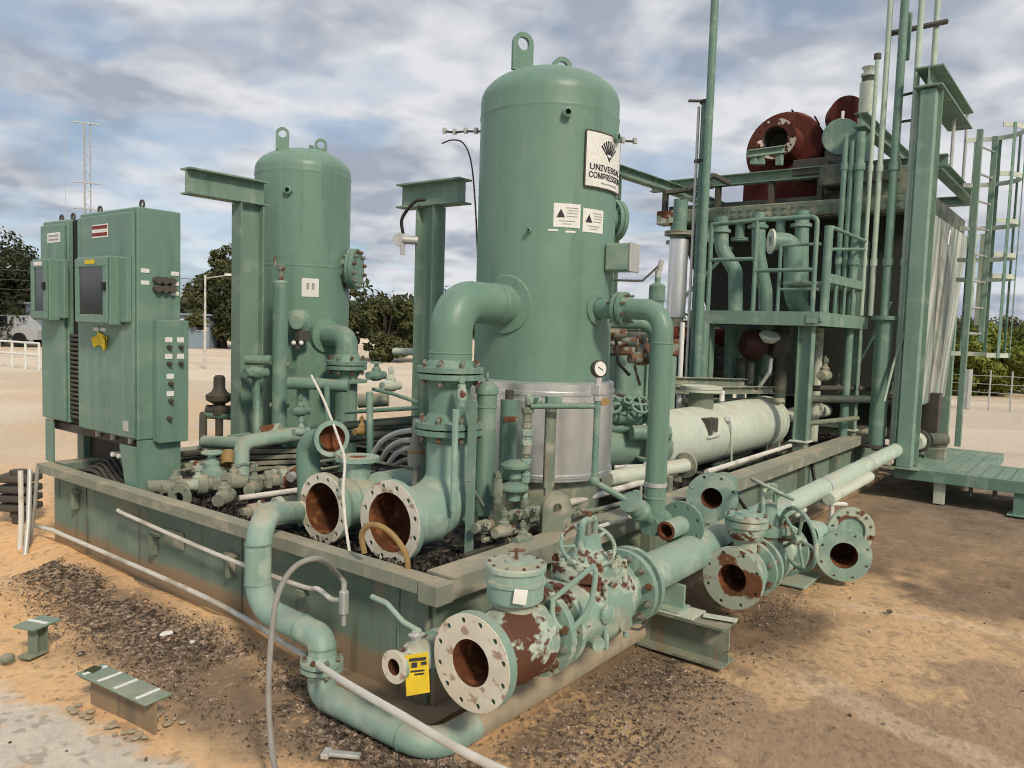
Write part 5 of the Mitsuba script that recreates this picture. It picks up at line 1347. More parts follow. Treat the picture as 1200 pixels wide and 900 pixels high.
# ================================================================ the raised platform with its railings
PX0, PX1, PY0, PY1, PZ = 4.93, 6.62, 0.055, 1.28, 1.825
k = thing('platform', 'raised green steel platform with pipe railings before the cooler', 'platform')
PL = k
part(k, 'edge_beam', channel((PX0, PY0, PZ - 0.06), (PX0, PY1, PZ - 0.06), 0.125, 0.05, 0.008, EZ), 'steelwork')
part(k, 'edge_beam', bx((PX0 + 0.001, PY0 - 0.008, PZ - 0.122), (PX1, PY0, PZ + 0.002)), 'steelwork')
part(k, 'edge_beam', bx((PX0 + 0.052, PY1 - 0.05, PZ - 0.122), (PX1, PY1, PZ - 0.02)), 'steelwork')
part(k, 'edge_beam', bx((PX1 - 0.05, PY0 + 0.001, PZ - 0.121), (PX1 - 0.001, PY1 - 0.052, PZ - 0.02)), 'steelwork')
part(k, 'cleat', [bx((PX0 - 0.012, PY0 + 0.02, PZ - 0.10), (PX0 - 0.001, PY0 + 0.11, PZ - 0.02)), bx((PX0 - 0.012, PY0 - 0.03, PZ - 0.085), (PX0 + 0.05, PY0 - 0.010, PZ - 0.045))], 'steelwork', stuff=True)
for n, y in enumerate(np.linspace(PY0 + 0.01, PY1 - 0.06, 9)[:-1]):
    part(k, 'grating_plank', bx((PX0 + 0.055, y, PZ - 0.018), (PX1 - 0.055, y + 0.125, PZ + 0.004), 0.003), 'steelwork')
feet = [((5.06, 0.19), 'hidden'), ((6.40, 0.115), '')]
for (x, y), _ in feet:
    part(k, 'leg', ibeam((x, y, 0.66), (x, y, PZ - 0.125), 0.125, 0.10, EY, 0.009, 0.008), 'steelwork')
    part(k, 'foot_plate', bx((x - 0.085, y - 0.085, 0.645), (x + 0.085, y + 0.085, 0.66)), 'pale')
    part(k, 'pedestal', bx((x - 0.055, y - 0.055, ZD), (x + 0.055, y + 0.055, 0.645)), 'dirtygreen')
for x in (5.06, 6.40):
    part(k, 'leg', ibeam((x, 1.15, ZD), (x, 1.15, PZ - 0.125), 0.125, 0.10, EY, 0.009, 0.008), 'steelwork')
rr = 0.021
ZR = 2.665
ya, yb, yc = 1.11, 0.665, 0.125
part(k, 'top_rail', pipe([(PX0 + 0.03, ya, ZR - 0.02), (PX0 + 0.03, yb, ZR), (PX0 + 0.03, yc, ZR), (PX0 + 0.03, yc, PZ)], rr, 0.06, 14), 'green')
part(k, 'mid_rail', cyl((PX0 + 0.03, ya, 2.31), (PX0 + 0.03, yb, 2.31), rr * 0.9, seg=12), 'green')
part(k, 'mid_rail', cyl((PX0 + 0.03, yb, 2.20), (PX0 + 0.03, yc, 2.20), rr * 0.9, seg=12), 'green')
for y in (ya, yb):
    part(k, 'post', cyl((PX0 + 0.03, y, PZ), (PX0 + 0.03, y, ZR), rr, seg=14), 'green')
part(k, 'gate_bar', [cyl((PX0 + 0.10, 0.46, z), (PX0 + 0.10, yc - 0.02, z), rr * 0.65, seg=10) for z in (2.03, 2.43)] + [cyl((PX0 + 0.10, 0.46, PZ), (PX0 + 0.10, 0.46, 2.44), rr * 0.75, seg=10)], 'green', stuff=True)
sy = PY0 + 0.02
part(k, 'post', cyl((5.12, sy, PZ), (5.12, sy, 2.60), rr * 1.5, seg=16), 'green')
part(k, 'side_rail', pipe([(5.22, sy, PZ), (5.22, sy, 2.60), (6.52, sy, 2.60), (6.52, sy, PZ)], rr * 0.85, 0.04, 12), 'green')
part(k, 'side_rail', cyl((5.22, sy, 2.40), (6.52, sy, 2.53), rr * 0.7, seg=12), 'green')
part(k, 'toe_plate', bx((5.22, sy - 0.012, 2.10), (6.52, sy - 0.002, 2.185)), 'steelwork')
for x in (5.5, 5.8, 6.1):
    part(k, 'baluster', cyl((x, sy + 0.01, PZ), (x, sy + 0.01, 2.10), rr * 0.8, seg=10), 'green')
part(k, 'upper_step', bx((5.25, sy + 0.02, 2.085), (6.50, 0.50, 2.115)), 'steelwork')

# ================================================================ the air cooler
CXF = 6.95
k = thing('air_cooler', 'huge green air cooler with dark funnel-shaped body at the far end of the skid', 'cooler')
AC = k
top = [(7.42, -0.34), (9.7, -0.36), (9.7, 2.62), (7.42, 2.62)]
A = V3((7.431, -0.344, 0.905))
bot = [(A[0], A[1]), (9.2, A[1] + 0.05), (9.2, 1.75), (A[0], 1.75)]
ZT_, ZB_ = 2.98, A[2]


def quad_plate(a, b, c, d, t):
    a, b, c, d = map(V3, (a, b, c, d))
    n = unit(np.cross(b - a, d - a)) * t
    return trimesh.convex.convex_hull(np.array([a, b, c, d, a - n, b - n, c - n, d - n]))


tp = [V3(x, y, ZT_) for x, y in top]
bp = [V3(x, y, ZB_) for x, y in bot]
part(k, 'front_plenum', quad_plate(tp[3], tp[0], bp[0], bp[3], 0.03), 'plenum_shaded', label='dark sloping front face of the funnel')
part(k, 'side_plenum', quad_plate(tp[0], tp[1], bp[1], bp[0], 0.025), 'plenum', label='pale streaked sloping side sheet of the funnel')
part(k, 'rear_plenum', quad_plate(tp[1], tp[2], bp[2], bp[1], 0.03), 'plenum')
part(k, 'far_plenum', quad_plate(tp[2], tp[3], bp[3], bp[2], 0.03), 'plenum_shaded')
# ribs pressed into the pale side sheet
nside = unit(np.cross(tp[0] - tp[1], bp[0] - tp[0]))
nside = nside if nside[1] < 0 else -nside
for s in np.linspace(0.06, 0.96, 13):
    a_, b_ = tp[0] + (tp[1] - tp[0]) * s, bp[0] + (bp[1] - bp[0]) * s
    part(k, 'rib', sweep(np.array([a_ + nside * 0.012, b_ + nside * 0.012]), 0.016, 6), 'plenum')
part(k, 'bottom_rim', [sweep(np.array([bp[i], bp[(i + 1) % 4]]), 0.03, 8) for i in range(4)], 'steelwork')
part(k, 'fan_box', bx((A[0] + 0.15, A[1] + 0.2, ZB_ - 0.45), (9.0, 1.6, ZB_ - 0.03)), 'plenum_shaded')
# header box across the front, end rusted
part(k, 'header_box', bx((CXF - 0.16, -0.34, 2.955), (CXF + 0.04, 2.42, 3.115), 0.012), 'dirtygreen')
part(k, 'header_end', bx((CXF - 0.165, 2.422, 2.95), (CXF + 0.045, 2.66, 3.12), 0.012), 'rusty_face', label='rusted end of the long header box')
part(k, 'header_plugs', [cyl((CXF - 0.16, y, z), (CXF - 0.178, y, z), 0.018, seg=6) for y in np.arange(-0.25, 2.4, 0.10) for z in (3.00, 3.065)], 'dirtygreen', stuff=True)
part(k, 'core', bx((CXF + 0.05, -0.34, 2.985), (9.7, 2.60, 3.20), 0.005), 'engine')
part(k, 'top_beam', ibeam((CXF - 0.05, 2.80, 3.44), (CXF - 0.05, -0.55, 3.44), 0.12, 0.12, EZ, 0.01, 0.008), 'steelwork')
part(k, 'top_beam', ibeam((9.6, 2.80, 3.44), (9.6, -0.45, 3.44), 0.12, 0.12, EZ, 0.01, 0.008), 'steelwork')
part(k, 'top_beam', ibeam((CXF + 0.02, -0.42, 3.44), (9.5, -0.42, 3.44), 0.12, 0.12, EZ, 0.01, 0.008), 'steelwork')
part(k, 'top_beam', ibeam((CXF + 0.02, 2.62, 3.44), (9.5, 2.62, 3.44), 0.12, 0.12, EZ, 0.01, 0.008), 'steelwork')
for y in (2.6, 1.9, 1.25, 0.7, 0.1):
    part(k, 'stub_post', bx((CXF - 0.09, y - 0.03, 3.117), (CXF - 0.02, y + 0.03, 3.379)), 'dark_steel')
for y in (2.45, 2.02, 1.60, 1.12):
    part(k, 'nozzle', [cyl((CXF - 0.06, y, 2.95), (CXF - 0.06, y, 2.74), 0.055, seg=16), ring(0, 0.10, 0.018, (CXF - 0.06, y, 2.735), EZ, 8, 0.08, 0.008), ring(0, 0.10, 0.018, (CXF - 0.06, y, 2.713), EZ, 8, 0.08, 0.008)], 'green')
for y in (-0.30, 2.50):
    part(k, 'corner_post', ibeam((CXF + 0.12, y, 0.05), (CXF + 0.12, y, 2.94), 0.12, 0.12, EX, 0.01, 0.008), 'steelwork') if y > 0 else None
for x in (8.4, 9.5):
    for y in (-0.30, 2.5):
        part(k, 'rear_leg', bx((x - 0.05, y - 0.05, 0), (x + 0.05, y + 0.05, 2.97)), 'steelwork')
part(k, 'brace', [cyl((CXF - 0.02, 2.45, 1.9), (CXF - 0.02, 1.7, 2.65), 0.025, seg=8), cyl((CXF - 0.05, -0.1, 2.0), (CXF + 0.25, 0.35, 1.1), 0.016, seg=8)], 'green', stuff=True)
part(k, 'slotted_strip', obox((6.826, -0.618, 2.654), (0.018, 0.16, 0.012), unit(V3(-0.5, -0.8, 0.1)), unit(V3(1, -0.6, -0.3))), 'white')

# big silver stack and the pipes that drop from the header
k = thing('silver_stack', 'dull silver flanged pipe dropping from the rusted end of the cooler header', 'pipe')
q = V3((5.473, 1.694, 2.412))
part(k, 'sleeve', cyl((q[0], q[1], ((5.449, 1.649, 1.765))[2]), (q[0], q[1], ((5.479, 1.705, 2.583))[2]), 0.10, seg=24), 'cladding')
part(k, 'neck', cyl((q[0], q[1], ((5.479, 1.705, 2.583))[2]), (q[0], q[1], 3.0), 0.075, seg=20), 'green')
part(k, 'flange', [ring(0, 0.155, 0.02, (q[0], q[1], ((5.481, 1.709, 2.637))[2] + s), EZ, 8, 0.125, 0.01) for s in (-0.012, 0.012)], 'dirtygreen')
part(k, 'leg', cyl((q[0], q[1], ZD), (q[0], q[1], ((5.449, 1.649, 1.765))[2]), 0.085, seg=20), 'dirtygreen')
for n, (pts, r, lab) in enumerate((
    ([(5.667, 1.324, 2.816), (5.660, 1.294, 2.488), (5.642, 1.126, 2.254), (5.627, 1.099, 1.868), (5.602, 1.052, 1.184)], 0.072, 'green drop pipe with a slight offset behind the left railing'),
    ([(5.908, 1.016, 2.873), (5.891, 0.986, 2.429), (5.922, 0.905, 2.076), (5.889, 0.844, 1.188)], 0.070, 'green drop pipe behind the middle railing post'),
    ([(6.083, 0.625, 2.889), (6.060, 0.582, 2.258), (6.010, 0.523, 1.205)], 0.070, 'green drop pipe nearest the right railing corner'))):
    k = thing('drop_pipe', lab, 'pipe', 'drop pipes from the cooler header')
    part(k, 'run', pipe(pts, r, 0.18, 18), 'green')
    part(k, 'collar', lathe([(r, 0), (r * 1.5, 0.002), (r * 1.5, 0.035), (r, 0.037)], V3(pts[0]) - EZ * 0.16, EZ, 20), 'green')
k = thing('elbow_pipe', 'bright green elbow pipe rising behind the platform railing', 'pipe')
part(k, 'elbow', pipe([(5.384, 0.669, 2.513), (5.505, 0.512, 2.519), (5.484, 0.474, 1.967), (5.787, 0.383, 1.746)], 0.085, 0.20, 22, 12), 'green')
part(k, 'mouth', ring(0.05, 0.12, 0.02, V3((5.384, 0.669, 2.513)), unit(V3(-0.6, 0.8, 0)), 8, 0.10, 0.008), 'pale')
k = thing('inner_pipe', 'thick pale green pipe standing below the right end of the platform', 'pipe')
q = V3((6.461, -0.143, 1.233))
part(k, 'run', pipe([(q[0], q[1], ZD + 0.06), (q[0], q[1], 1.80)], 0.082, seg=22), 'green')
part(k, 'flange', ring(0, 0.14, 0.025, (q[0], q[1], ZD + 0.03), EZ, 8, 0.115, 0.010), 'dark_steel')
part(k, 'cap', ring(0, 0.125, 0.04, (q[0], q[1], 1.80), EZ), 'green')

# upright conduits and vent pipes in front of the cooler
for n, (px1, zt_, r, m_, lab) in enumerate((
    ((6.203, 0.269, 3.292), 3.62, 0.026, 'green', 'upright pipe, leftmost of the bundle before the cooler'),
    ((6.301, 0.225, 3.305), 3.60, 0.028, 'green', 'upright pipe, second from left in the bundle before the cooler'),
    ((6.298, 0.146, 3.297), 3.68, 0.042, 'green', 'thick upright pipe, third from left in the bundle before the cooler'),
    ((6.421, 0.071, 3.311), 4.42, 0.020, 'palegreen', 'thin capped upright pipe beside the pale cylinder on the cooler'),
    ((6.479, -0.005, 3.314), 6.6, 0.027, 'palegreen', 'tall vent pipe running out of the picture, leftmost of four'),
    ((6.457, -0.143, 3.297), 6.6, 0.040, 'green', 'tall thick vent pipe running out of the picture, second of four'),
    ((6.503, -0.286, 3.292), 6.6, 0.028, 'palegreen', 'tall vent pipe just left of the big column, third of four'),
    ((6.880, -0.359, 3.351), 6.6, 0.028, 'palegreen', 'tall vent pipe behind the big column, rightmost of four'))):
    k = thing('vent_pipe', lab, 'pipe', 'upright pipes before the cooler')
    q = V3(px1)
    z0_ = ZD if n in (2, 5, 6) else 1.84
    part(k, 'run', cyl((q[0], q[1], z0_), (q[0], q[1], zt_), r, seg=14), m_)
    for z in (2.35, 3.3):
        part(k, 'coupling', cyl((q[0], q[1], z), (q[0], q[1], z + 0.07), r * 1.3, seg=14), m_)
    if n == 3:
        part(k, 'cap', [cyl((q[0], q[1], zt_), (q[0], q[1], zt_ + 0.05), 0.035, seg=12)], 'dark_steel')
k = thing('vent_bracket', 'dark cross bar holding the four tall vent pipes together', 'bracket')
ba, bb = V3((6.523, 0.015, 4.683)), V3((6.897, -0.454, 4.832))
part(k, 'bar', sweep(np.array([ba, bb]), 0.028, 4), 'dark_steel')
part(k, 'upright', cyl((6.612, -0.160, 4.876), (6.574, -0.165, 4.413), 0.030, seg=6), 'steelwork')
k = thing('vent_ladder_rungs', 'two thin rungs tied between the tall vent pipes', 'bracket')
for a_, b_ in (((6.584, -0.137, 4.068), (6.723, -0.311, 4.127)), ((6.569, -0.148, 3.801), (6.702, -0.317, 3.842))):
    part(k, 'rung', cyl(a_, b_, 0.014, seg=8), 'dark_steel')
for n, (qa, zt_, r, lab) in enumerate((((4.736, 1.090, 3.113), 6.4, 0.037, 'very tall vent pipe rising over the left end of the platform'), ((4.801, 1.171, 3.132), 3.75, 0.030, 'shorter vent pipe with a cap left of the very tall one'), ((4.770, 1.213, 3.131), 3.72, 0.014, 'thin conduit beside the shorter capped vent pipe'))):
    q = V3(qa)
    k = thing('vent_pipe', lab, 'pipe', 'vent pipes at the left end of the platform')
    part(k, 'run', cyl((q[0], q[1], ZD), (q[0], q[1], zt_), r, seg=14), 'green' if n < 2 else 'galv')
    if n == 1:
        part(k, 'cap', [cyl((q[0], q[1], zt_), (q[0], q[1], zt_ + 0.03), 0.045, seg=12), obox((q[0] - 0.06, q[1] + 0.04, zt_ + 0.015), (0.18, 0.03, 0.02), EZ, (0.6, -0.8, 0))], 'dark_steel')
        part(k, 'clamp', obox((q[0], q[1], 3.22), (0.14, 0.06, 0.03), EZ, (0.6, -0.8, 0)), 'dark_steel')

# ================================================================ the big column, its beams, ladder and cage
k = thing('frame_column', 'big green square column with a dark beam running back from its top', 'column')
part(k, 'column', bx((6.34, -0.50, 0.335), (6.47, -0.36, 4.03), 0.006), 'column')
part(k, 'edge_flange', bx((6.471, -0.54, 0.335), (6.482, -0.32, 4.03), 0.003), 'steelwork')
part(k, 'back_beam', ibeam((6.30, -0.43, 4.14), (((8.255, -0.430, 3.877))[0], -0.43, 4.14), 0.19, 0.25, EZ, 0.016, 0.012), 'steelwork')
part(k, 'base_plate', bx((6.28, -0.58, 0.322), (6.54, -0.30, 0.334)), 'steelwork')
k = thing('roof_beam', 'green I-beam slanting in view over the cooler toward the column', 'beam')
ra_, rb2 = V3((6.803, 0.300, 3.938)), V3((9.300, 0.300, 4.014))
part(k, 'beam', ibeam(ra_, (rb2[0], ra_[1], ra_[2]), 0.15, 0.13, EZ, 0.012, 0.010), 'steelwork')
part(k, 'post', ibeam((rb2[0] - 0.10, 0.30, 3.20), (rb2[0] - 0.10, 0.30, ra_[2] - 0.076), 0.10, 0.10, EX), 'steelwork')
part(k, 'post', ibeam((ra_[0] + 0.30, 0.30, ZD), (ra_[0] + 0.30, 0.30, ra_[2] - 0.076), 0.10, 0.10, EX), 'steelwork')
k = thing('long_arm', 'thin green beam reaching from behind the taller vessel to the cooler frame', 'beam')
lb = V3((5.104, 2.350, 3.324))
part(k, 'beam', ibeam((lb[0], 2.35, lb[2]), (CXF - 0.115, 2.35, lb[2] + 0.02), 0.11, 0.11, EZ, 0.009, 0.007), 'steelwork')
part(k, 'post', ibeam((lb[0] + 0.12, 2.35, ZD), (lb[0] + 0.12, 2.35, lb[2] - 0.056), 0.10, 0.10, EX), 'steelwork')

gx_, gy_ = 8.35, -0.66
k = thing('caged_ladder', 'green steel ladder with round safety cage at the right end of the cooler', 'ladder')
ls, lt_ = V3((8.671, -0.579, 0.330)), None
ls = V3((7.708, -0.709, 0.442))
zt_ = ((7.902, -0.496, 4.415))[2]
part(k, 'stringer', bx((ls[0] - 0.03, ls[1] - 0.03, ls[2]), (ls[0] + 0.03, ls[1] + 0.03, ((7.872, -0.516, 3.902))[2])), 'steelwork', label='nearer stringer of the ladder')
l2 = V3((8.133, -0.804, 0.835))
part(k, 'stringer', bx((l2[0] - 0.02, l2[1] - 0.03, 1.6), (l2[0] + 0.02, l2[1] + 0.03, ((8.289, -0.647, 3.907))[2])), 'steelwork')
for z in np.arange(1.7, 4.0, 0.29):
    part(k, 'rung', cyl((ls[0], ls[1], z), (l2[0], l2[1], z), 0.013, seg=8), 'galv')
hc0 = V3((8.241, -0.822, 2.589))
hoops = [((8.292, -0.727, 3.965))[2], ((8.273, -0.763, 3.442))[2], ((8.254, -0.798, 2.938))[2], ((8.240, -0.823, 2.569))[2], ((8.231, -0.839, 2.337))[2], ((8.199, -0.899, 1.465))[2]]
out_ = unit(V3(0.61, -0.79, 0))
half_ = Point(0, 0).buffer(0.36, 24).difference(Point(0, 0).buffer(0.348, 24)).intersection(sbox(-0.05, -0.5, 0.5, 0.5))
for z in hoops:
    part(k, 'hoop', extrude(half_, 0.05, (hc0[0] - out_[0] * 0.12, hc0[1] - out_[1] * 0.12, z - 0.025), EZ, out_), 'pale')
for a_ in np.radians((-78, -40, 0, 40, 78)):
    yv = np.cross(EZ, out_)
    c = V3(hc0[0], hc0[1], 0) - out_ * 0.12 + 0.366 * (math.cos(a_) * out_ + math.sin(a_) * yv)
    part(k, 'cage_bar', obox((c[0], c[1], (hoops[0] + hoops[-1]) / 2), (0.008, 0.040, hoops[0] - hoops[-1] + 0.06), EZ, math.cos(a_) * out_ + math.sin(a_) * yv), 'green')
part(k, 'kick_panel', [bx(V3((8.295, -0.645, 2.599)) + V3(-0.05, -0.03, -0.7), V3((8.295, -0.645, 2.599)) + V3(0.05, 0.03, 0.25)), bx(V3((8.372, -0.732, 2.701)) + V3(-0.05, -0.03, -0.9), V3((8.372, -0.732, 2.701)) + V3(0.05, 0.03, 0.15))], 'pale', stuff=True)
k = thing('roof_handrail', 'thin gray handrail on top of the cooler behind the big column', 'railing')
h1, h2, h3 = V3((7.353, -0.370, 4.294)), V3((7.678, -0.454, 4.382)), V3((8.436, -0.468, 4.262))
part(k, 'top_rail', pipe([h1, h2, h3], 0.020, 0.05, 10), 'galv')
for h_, z in ((h1, 3.5), (h2, 3.5), (h3, 3.5)):
    part(k, 'post', cyl((h_[0], h_[1], z), h_, 0.018, seg=10), 'galv')

# ================================================================ low grating walkway at the right edge
k = thing('walkway', 'low green grating walkway on short legs at the right edge', 'walkway')
WZ = 0.32
yy = -0.36
n = 0
while yy > -2.35:
    x1_ = 8.42 if yy > -1.02 else 7.32
    part(k, 'grating_plank', [bx((6.42, yy - 0.112, WZ - 0.012), (x1_, yy, WZ), 0.002)] + [bx((6.42, yy - d_ - 0.012, WZ + 0.0004), (x1_, yy - d_, WZ + 0.012), 0.002) for d_ in (0.002, 0.050, 0.098)], 'green')
    yy -= 0.122
    n += 1
part(k, 'edge_beam', bx((6.375, -2.36, WZ - 0.105), (6.418, -0.345, WZ + 0.010)), 'green')
part(k, 'edge_beam', bx((6.42, -0.355, WZ - 0.09), (8.42, -0.345, WZ + 0.008)), 'green')
part(k, 'edge_beam', bx((7.325, -1.09, WZ - 0.09), (8.42, -1.08, WZ + 0.008)), 'green')
part(k, 'edge_beam', bx((8.421, -1.09, WZ - 0.09), (8.44, -0.345, WZ + 0.008)), 'green')
part(k, 'edge_beam', bx((7.325, -2.36, WZ - 0.09), (7.345, -1.091, WZ + 0.008)), 'green')
for x, y in ((6.40, -1.42), (8.38, -1.0), (8.38, -0.45)):
    part(k, 'leg', ibeam((x + 0.05, y, 0.012), (x + 0.05, y, WZ - 0.106), 0.09, 0.09, EX, 0.008, 0.007), 'green')
    part(k, 'foot', bx((x - 0.05, y - 0.09, 0.0), (x + 0.15, y + 0.09, 0.012)), 'green')
tri_ = trimesh.creation.extrude_polygon(Polygon([(0, 0), (0.14, 0), (0.32, 0.20), (0, 0.20)]), 0.05, engine='earcut')
part(k, 'gusset_leg', place(tri_, (6.43, -0.72, 0.01), EX, (0, -1, 0)) if False else bx((6.43, -0.80, 0.0), (6.49, -0.70, WZ - 0.106)), 'pale')
part(k, 'hanging_pin', [cyl((6.43, y, WZ - 0.107), (6.43, y, WZ - 0.19), 0.018, seg=8) for y in (-1.02, -1.22)], 'dark_steel', stuff=True)

# things under the cooler, seen between the column and the ladder
k = thing('fan_motor', 'small green motor and bracket on the ground below the cooler', 'motor')
q = V3((7.404, -0.549, 0.530))
part(k, 'body', cyl(q + V3(-0.08, 0.07, 0), q + V3(0.08, -0.07, 0), 0.07, seg=18), 'engine')
part(k, 'foot', bx(q + V3(-0.1, -0.1, -0.42), q + V3(0.12, 0.1, -0.09)), 'dirtygreen')
k = thing('cooler_leg', 'short dark brown post below the cooler side sheet', 'post')
q = V3((8.032, -0.371, 0.602))
part(k, 'post', bx((q[0] - 0.09, q[1] - 0.09, 0), (q[0] + 0.09, q[1] + 0.09, 1.0)), 'dark_steel')
k = thing('pipe_coupling', 'pale pipe end with a dark coupling just behind the big column', 'pipe fitting')
q = V3((7.046, -0.412, 0.529))
part(k, 'end', lathe([(0, -0.15), (0.09, -0.15), (0.10, 0), (0.09, 0.15), (0, 0.15)], q, EX, 20), 'pale')
part(k, 'coupling', lathe([(0.105, 0), (0.13, 0.005), (0.13, 0.06), (0.105, 0.065)], q, EX, 20), 'dark_steel')

# ================================================================ red fan housings on top of the cooler
k = thing('exhaust_housing', 'large rust-red round housing with an open flanged mouth on top of the cooler', 'housing')
RA = unit(V3(-1, -0.12, 0))
q = V3((7.622, 1.371, 3.883))
mo = V3((7.103, 1.310, 3.914)) - RA * 0.05
part(k, 'drum', lathe([(0, -1.05), (0.26, -1.05), (0.36, -0.80), (0.45, -0.45), (0.475, -0.15), (0.475, 0.0), (0.44, 0.08), (0.30, 0.115), (0, 0.12)], q, RA, 48), 'red_rust')
part(k, 'mouth', lathe([(0.25, -0.35), (0.20, 0.0), (0.17, 0.05)], mo, RA, 32), 'red_rust')
part(k, 'mouth_flange', ring(0.145, 0.235, 0.03, mo + RA * 0.05, RA, 14, 0.20, 0.014), 'flecked_rust', label='rust-flecked drilled flange of the open mouth')
part(k, 'bore', lathe([(0.144, 0.081), (0.14, -0.25), (0, -0.3)], mo, RA, 28), 'dark_steel')
for a_ in (15, 50, 85):
    a_ = math.radians(a_)
    F = frame(RA)
    dr_ = math.cos(a_) * V3(0, -1, 0) + math.sin(a_) * EZ
    part(k, 'rib', sweep(np.array([q + dr_ * 0.505 + RA * -0.05, q + dr_ * 0.495 + RA * -0.42]), 0.010, 6), 'red_rust')
part(k, 'base', bx(q + V3(-0.15, -0.45, 3.20 - q[2]), q + V3(0.75, 0.45, -0.30)), 'red_rust')
k = thing('housing_frame', 'small green goal-shaped frame in front of the red housing', 'frame')
fa_, fb_ = V3((6.449, 1.305, 3.620)), V3((6.624, 1.082, 3.667))
for q_ in (fa_, fb_, (fa_ * 0.72 + fb_ * 0.28)):
    part(k, 'leg', bx((q_[0] - 0.035, q_[1] - 0.035, 3.50), (q_[0] + 0.035, q_[1] + 0.035, q_[2] - 0.041)), 'steelwork')
part(k, 'crossbar', channel(fa_ + unit(fa_ - fb_) * 0.08, fb_ + unit(fb_ - fa_) * 0.05, 0.08, 0.06, 0.01, EZ), 'steelwork')
k = thing('exhaust_housing', 'smaller rust-red round-topped housing behind the flat green disc', 'housing')
q = V3((7.569, 0.652, 4.177))
part(k, 'drum', lathe([(0, -0.30), (0.15, -0.30), (0.20, -0.22), (0.20, 0.06), (0, 0.06)], q + V3(0, 0, 0.04), unit(V3(-0.9, -0.45, 0)), 36), 'red_rust')
part(k, 'base', bx(q + V3(-0.05, -0.14, 3.2 - q[2]), q + V3(0.35, 0.20, -0.10)), 'red_rust')
k = thing('gear_case', 'flat pale green disc with a conical case behind on the cooler top', 'gearbox')
q = V3((7.206, 0.596, 3.879))
GA = unit(V3(-0.93, -0.35, 0))
part(k, 'disc', lathe([(0, -0.05), (0.20, -0.05), (0.205, -0.045), (0.205, 0.0), (0.20, 0.005), (0, 0.008)], q, GA, 36), 'green')
part(k, 'case', lathe([(0.19, -0.05), (0.16, -0.22), (0.12, -0.55), (0, -0.55)], q, GA, 28), 'green')
part(k, 'pedestal', bx(q + V3(0.02, -0.2, 3.2 - q[2]), q + V3(0.42, 0.18, -0.13)), 'engine')
part(k, 'peg', cyl(q + EZ * 0.19, q + EZ * 0.28, 0.018, seg=8), 'white')
k = thing('pale_cylinder', 'pale upright cylinder with a dark neck on top of the cooler', 'vessel')
q = V3((7.384, 0.387, 4.081))
za, zb2 = ((7.411, 0.400, 4.486))[2], ((7.417, 0.410, 4.640))[2]
part(k, 'shell', cyl((q[0], q[1], 3.2), (q[0], q[1], za), 0.088, seg=24), 'pale')
part(k, 'neck', cyl((q[0], q[1], za), (q[0], q[1], za + 0.06), 0.07, seg=20), 'dark_steel')
part(k, 'cap', lathe([(0.06, 0.06), (0.085, 0.07), (0.085, 0.095), (0.04, 0.11), (0.08, 0.17), (0, 0.17)], (q[0], q[1], za), EZ, 20), 'pale')
for n, (q_, s_, lab) in enumerate((((7.113, 0.838, 3.505), (0.5, 0.35, 0.18), 'low dark box between the red housing and the green disc'), ((6.902, 0.273, 3.369), (0.35, 0.8, 0.22), 'dirty green box on the cooler frame behind the upright pipes'), ((6.959, 0.023, 3.266), (0.3, 0.5, 0.3), 'grimy box on the cooler top beside the big column'))):
    solo('roof_box', obox(V3(q_), s_, ch=0.01), ('dark_steel', 'engine', 'dirtygreen')[n], lab, 'box', 'boxes on the cooler top')
k = thing('lattice_arm', 'dark steel bracket above the rusted end of the cooler header', 'bracket')
for a_, b_ in (((5.372, 1.574, 3.080), (5.539, 1.375, 3.237)), ((5.539, 1.375, 3.237), (5.643, 1.229, 3.147)), ((5.507, 1.893, 3.091), (5.726, 1.452, 3.161))):
    part(k, 'bar', cyl(a_, b_, 0.028, seg=6), 'dark_steel')

# ================================================================ engine and compressor in the shade behind the vessels
k = thing('engine_block', 'dark grimy engine standing in the shade behind the platform', 'engine')
ex0, ex1, ey0, ey1 = 4.6, 6.75, 1.55, 2.55
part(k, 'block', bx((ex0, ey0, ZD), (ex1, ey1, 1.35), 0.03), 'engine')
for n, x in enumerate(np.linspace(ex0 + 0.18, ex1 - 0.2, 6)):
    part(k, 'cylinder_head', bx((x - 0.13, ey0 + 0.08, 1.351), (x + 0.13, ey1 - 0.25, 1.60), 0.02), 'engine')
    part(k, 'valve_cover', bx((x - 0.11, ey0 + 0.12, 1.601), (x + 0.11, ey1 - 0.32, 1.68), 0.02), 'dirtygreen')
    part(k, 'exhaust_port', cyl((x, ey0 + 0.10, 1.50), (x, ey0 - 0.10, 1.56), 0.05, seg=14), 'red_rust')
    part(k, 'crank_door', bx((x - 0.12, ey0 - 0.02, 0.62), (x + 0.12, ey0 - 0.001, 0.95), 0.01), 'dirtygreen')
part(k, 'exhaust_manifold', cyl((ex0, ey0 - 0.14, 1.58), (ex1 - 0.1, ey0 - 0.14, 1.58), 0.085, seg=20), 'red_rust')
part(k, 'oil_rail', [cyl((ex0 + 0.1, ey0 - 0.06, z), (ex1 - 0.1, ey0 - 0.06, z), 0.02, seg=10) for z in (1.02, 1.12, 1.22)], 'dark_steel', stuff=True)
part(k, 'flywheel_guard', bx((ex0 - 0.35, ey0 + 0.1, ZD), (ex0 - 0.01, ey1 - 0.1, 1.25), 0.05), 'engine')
q = V3((5.241, 0.738, 1.511))
k = thing('turbocharger', 'dark red turbocharger hanging under the platform', 'turbocharger')
part(k, 'turbine', [lathe([(0, -0.12), (0.10, -0.12), (0.15, -0.04), (0.15, 0.04), (0.08, 0.12), (0, 0.12)], q, unit(V3(0.7, -0.7, 0)), 24)], 'dark_red')
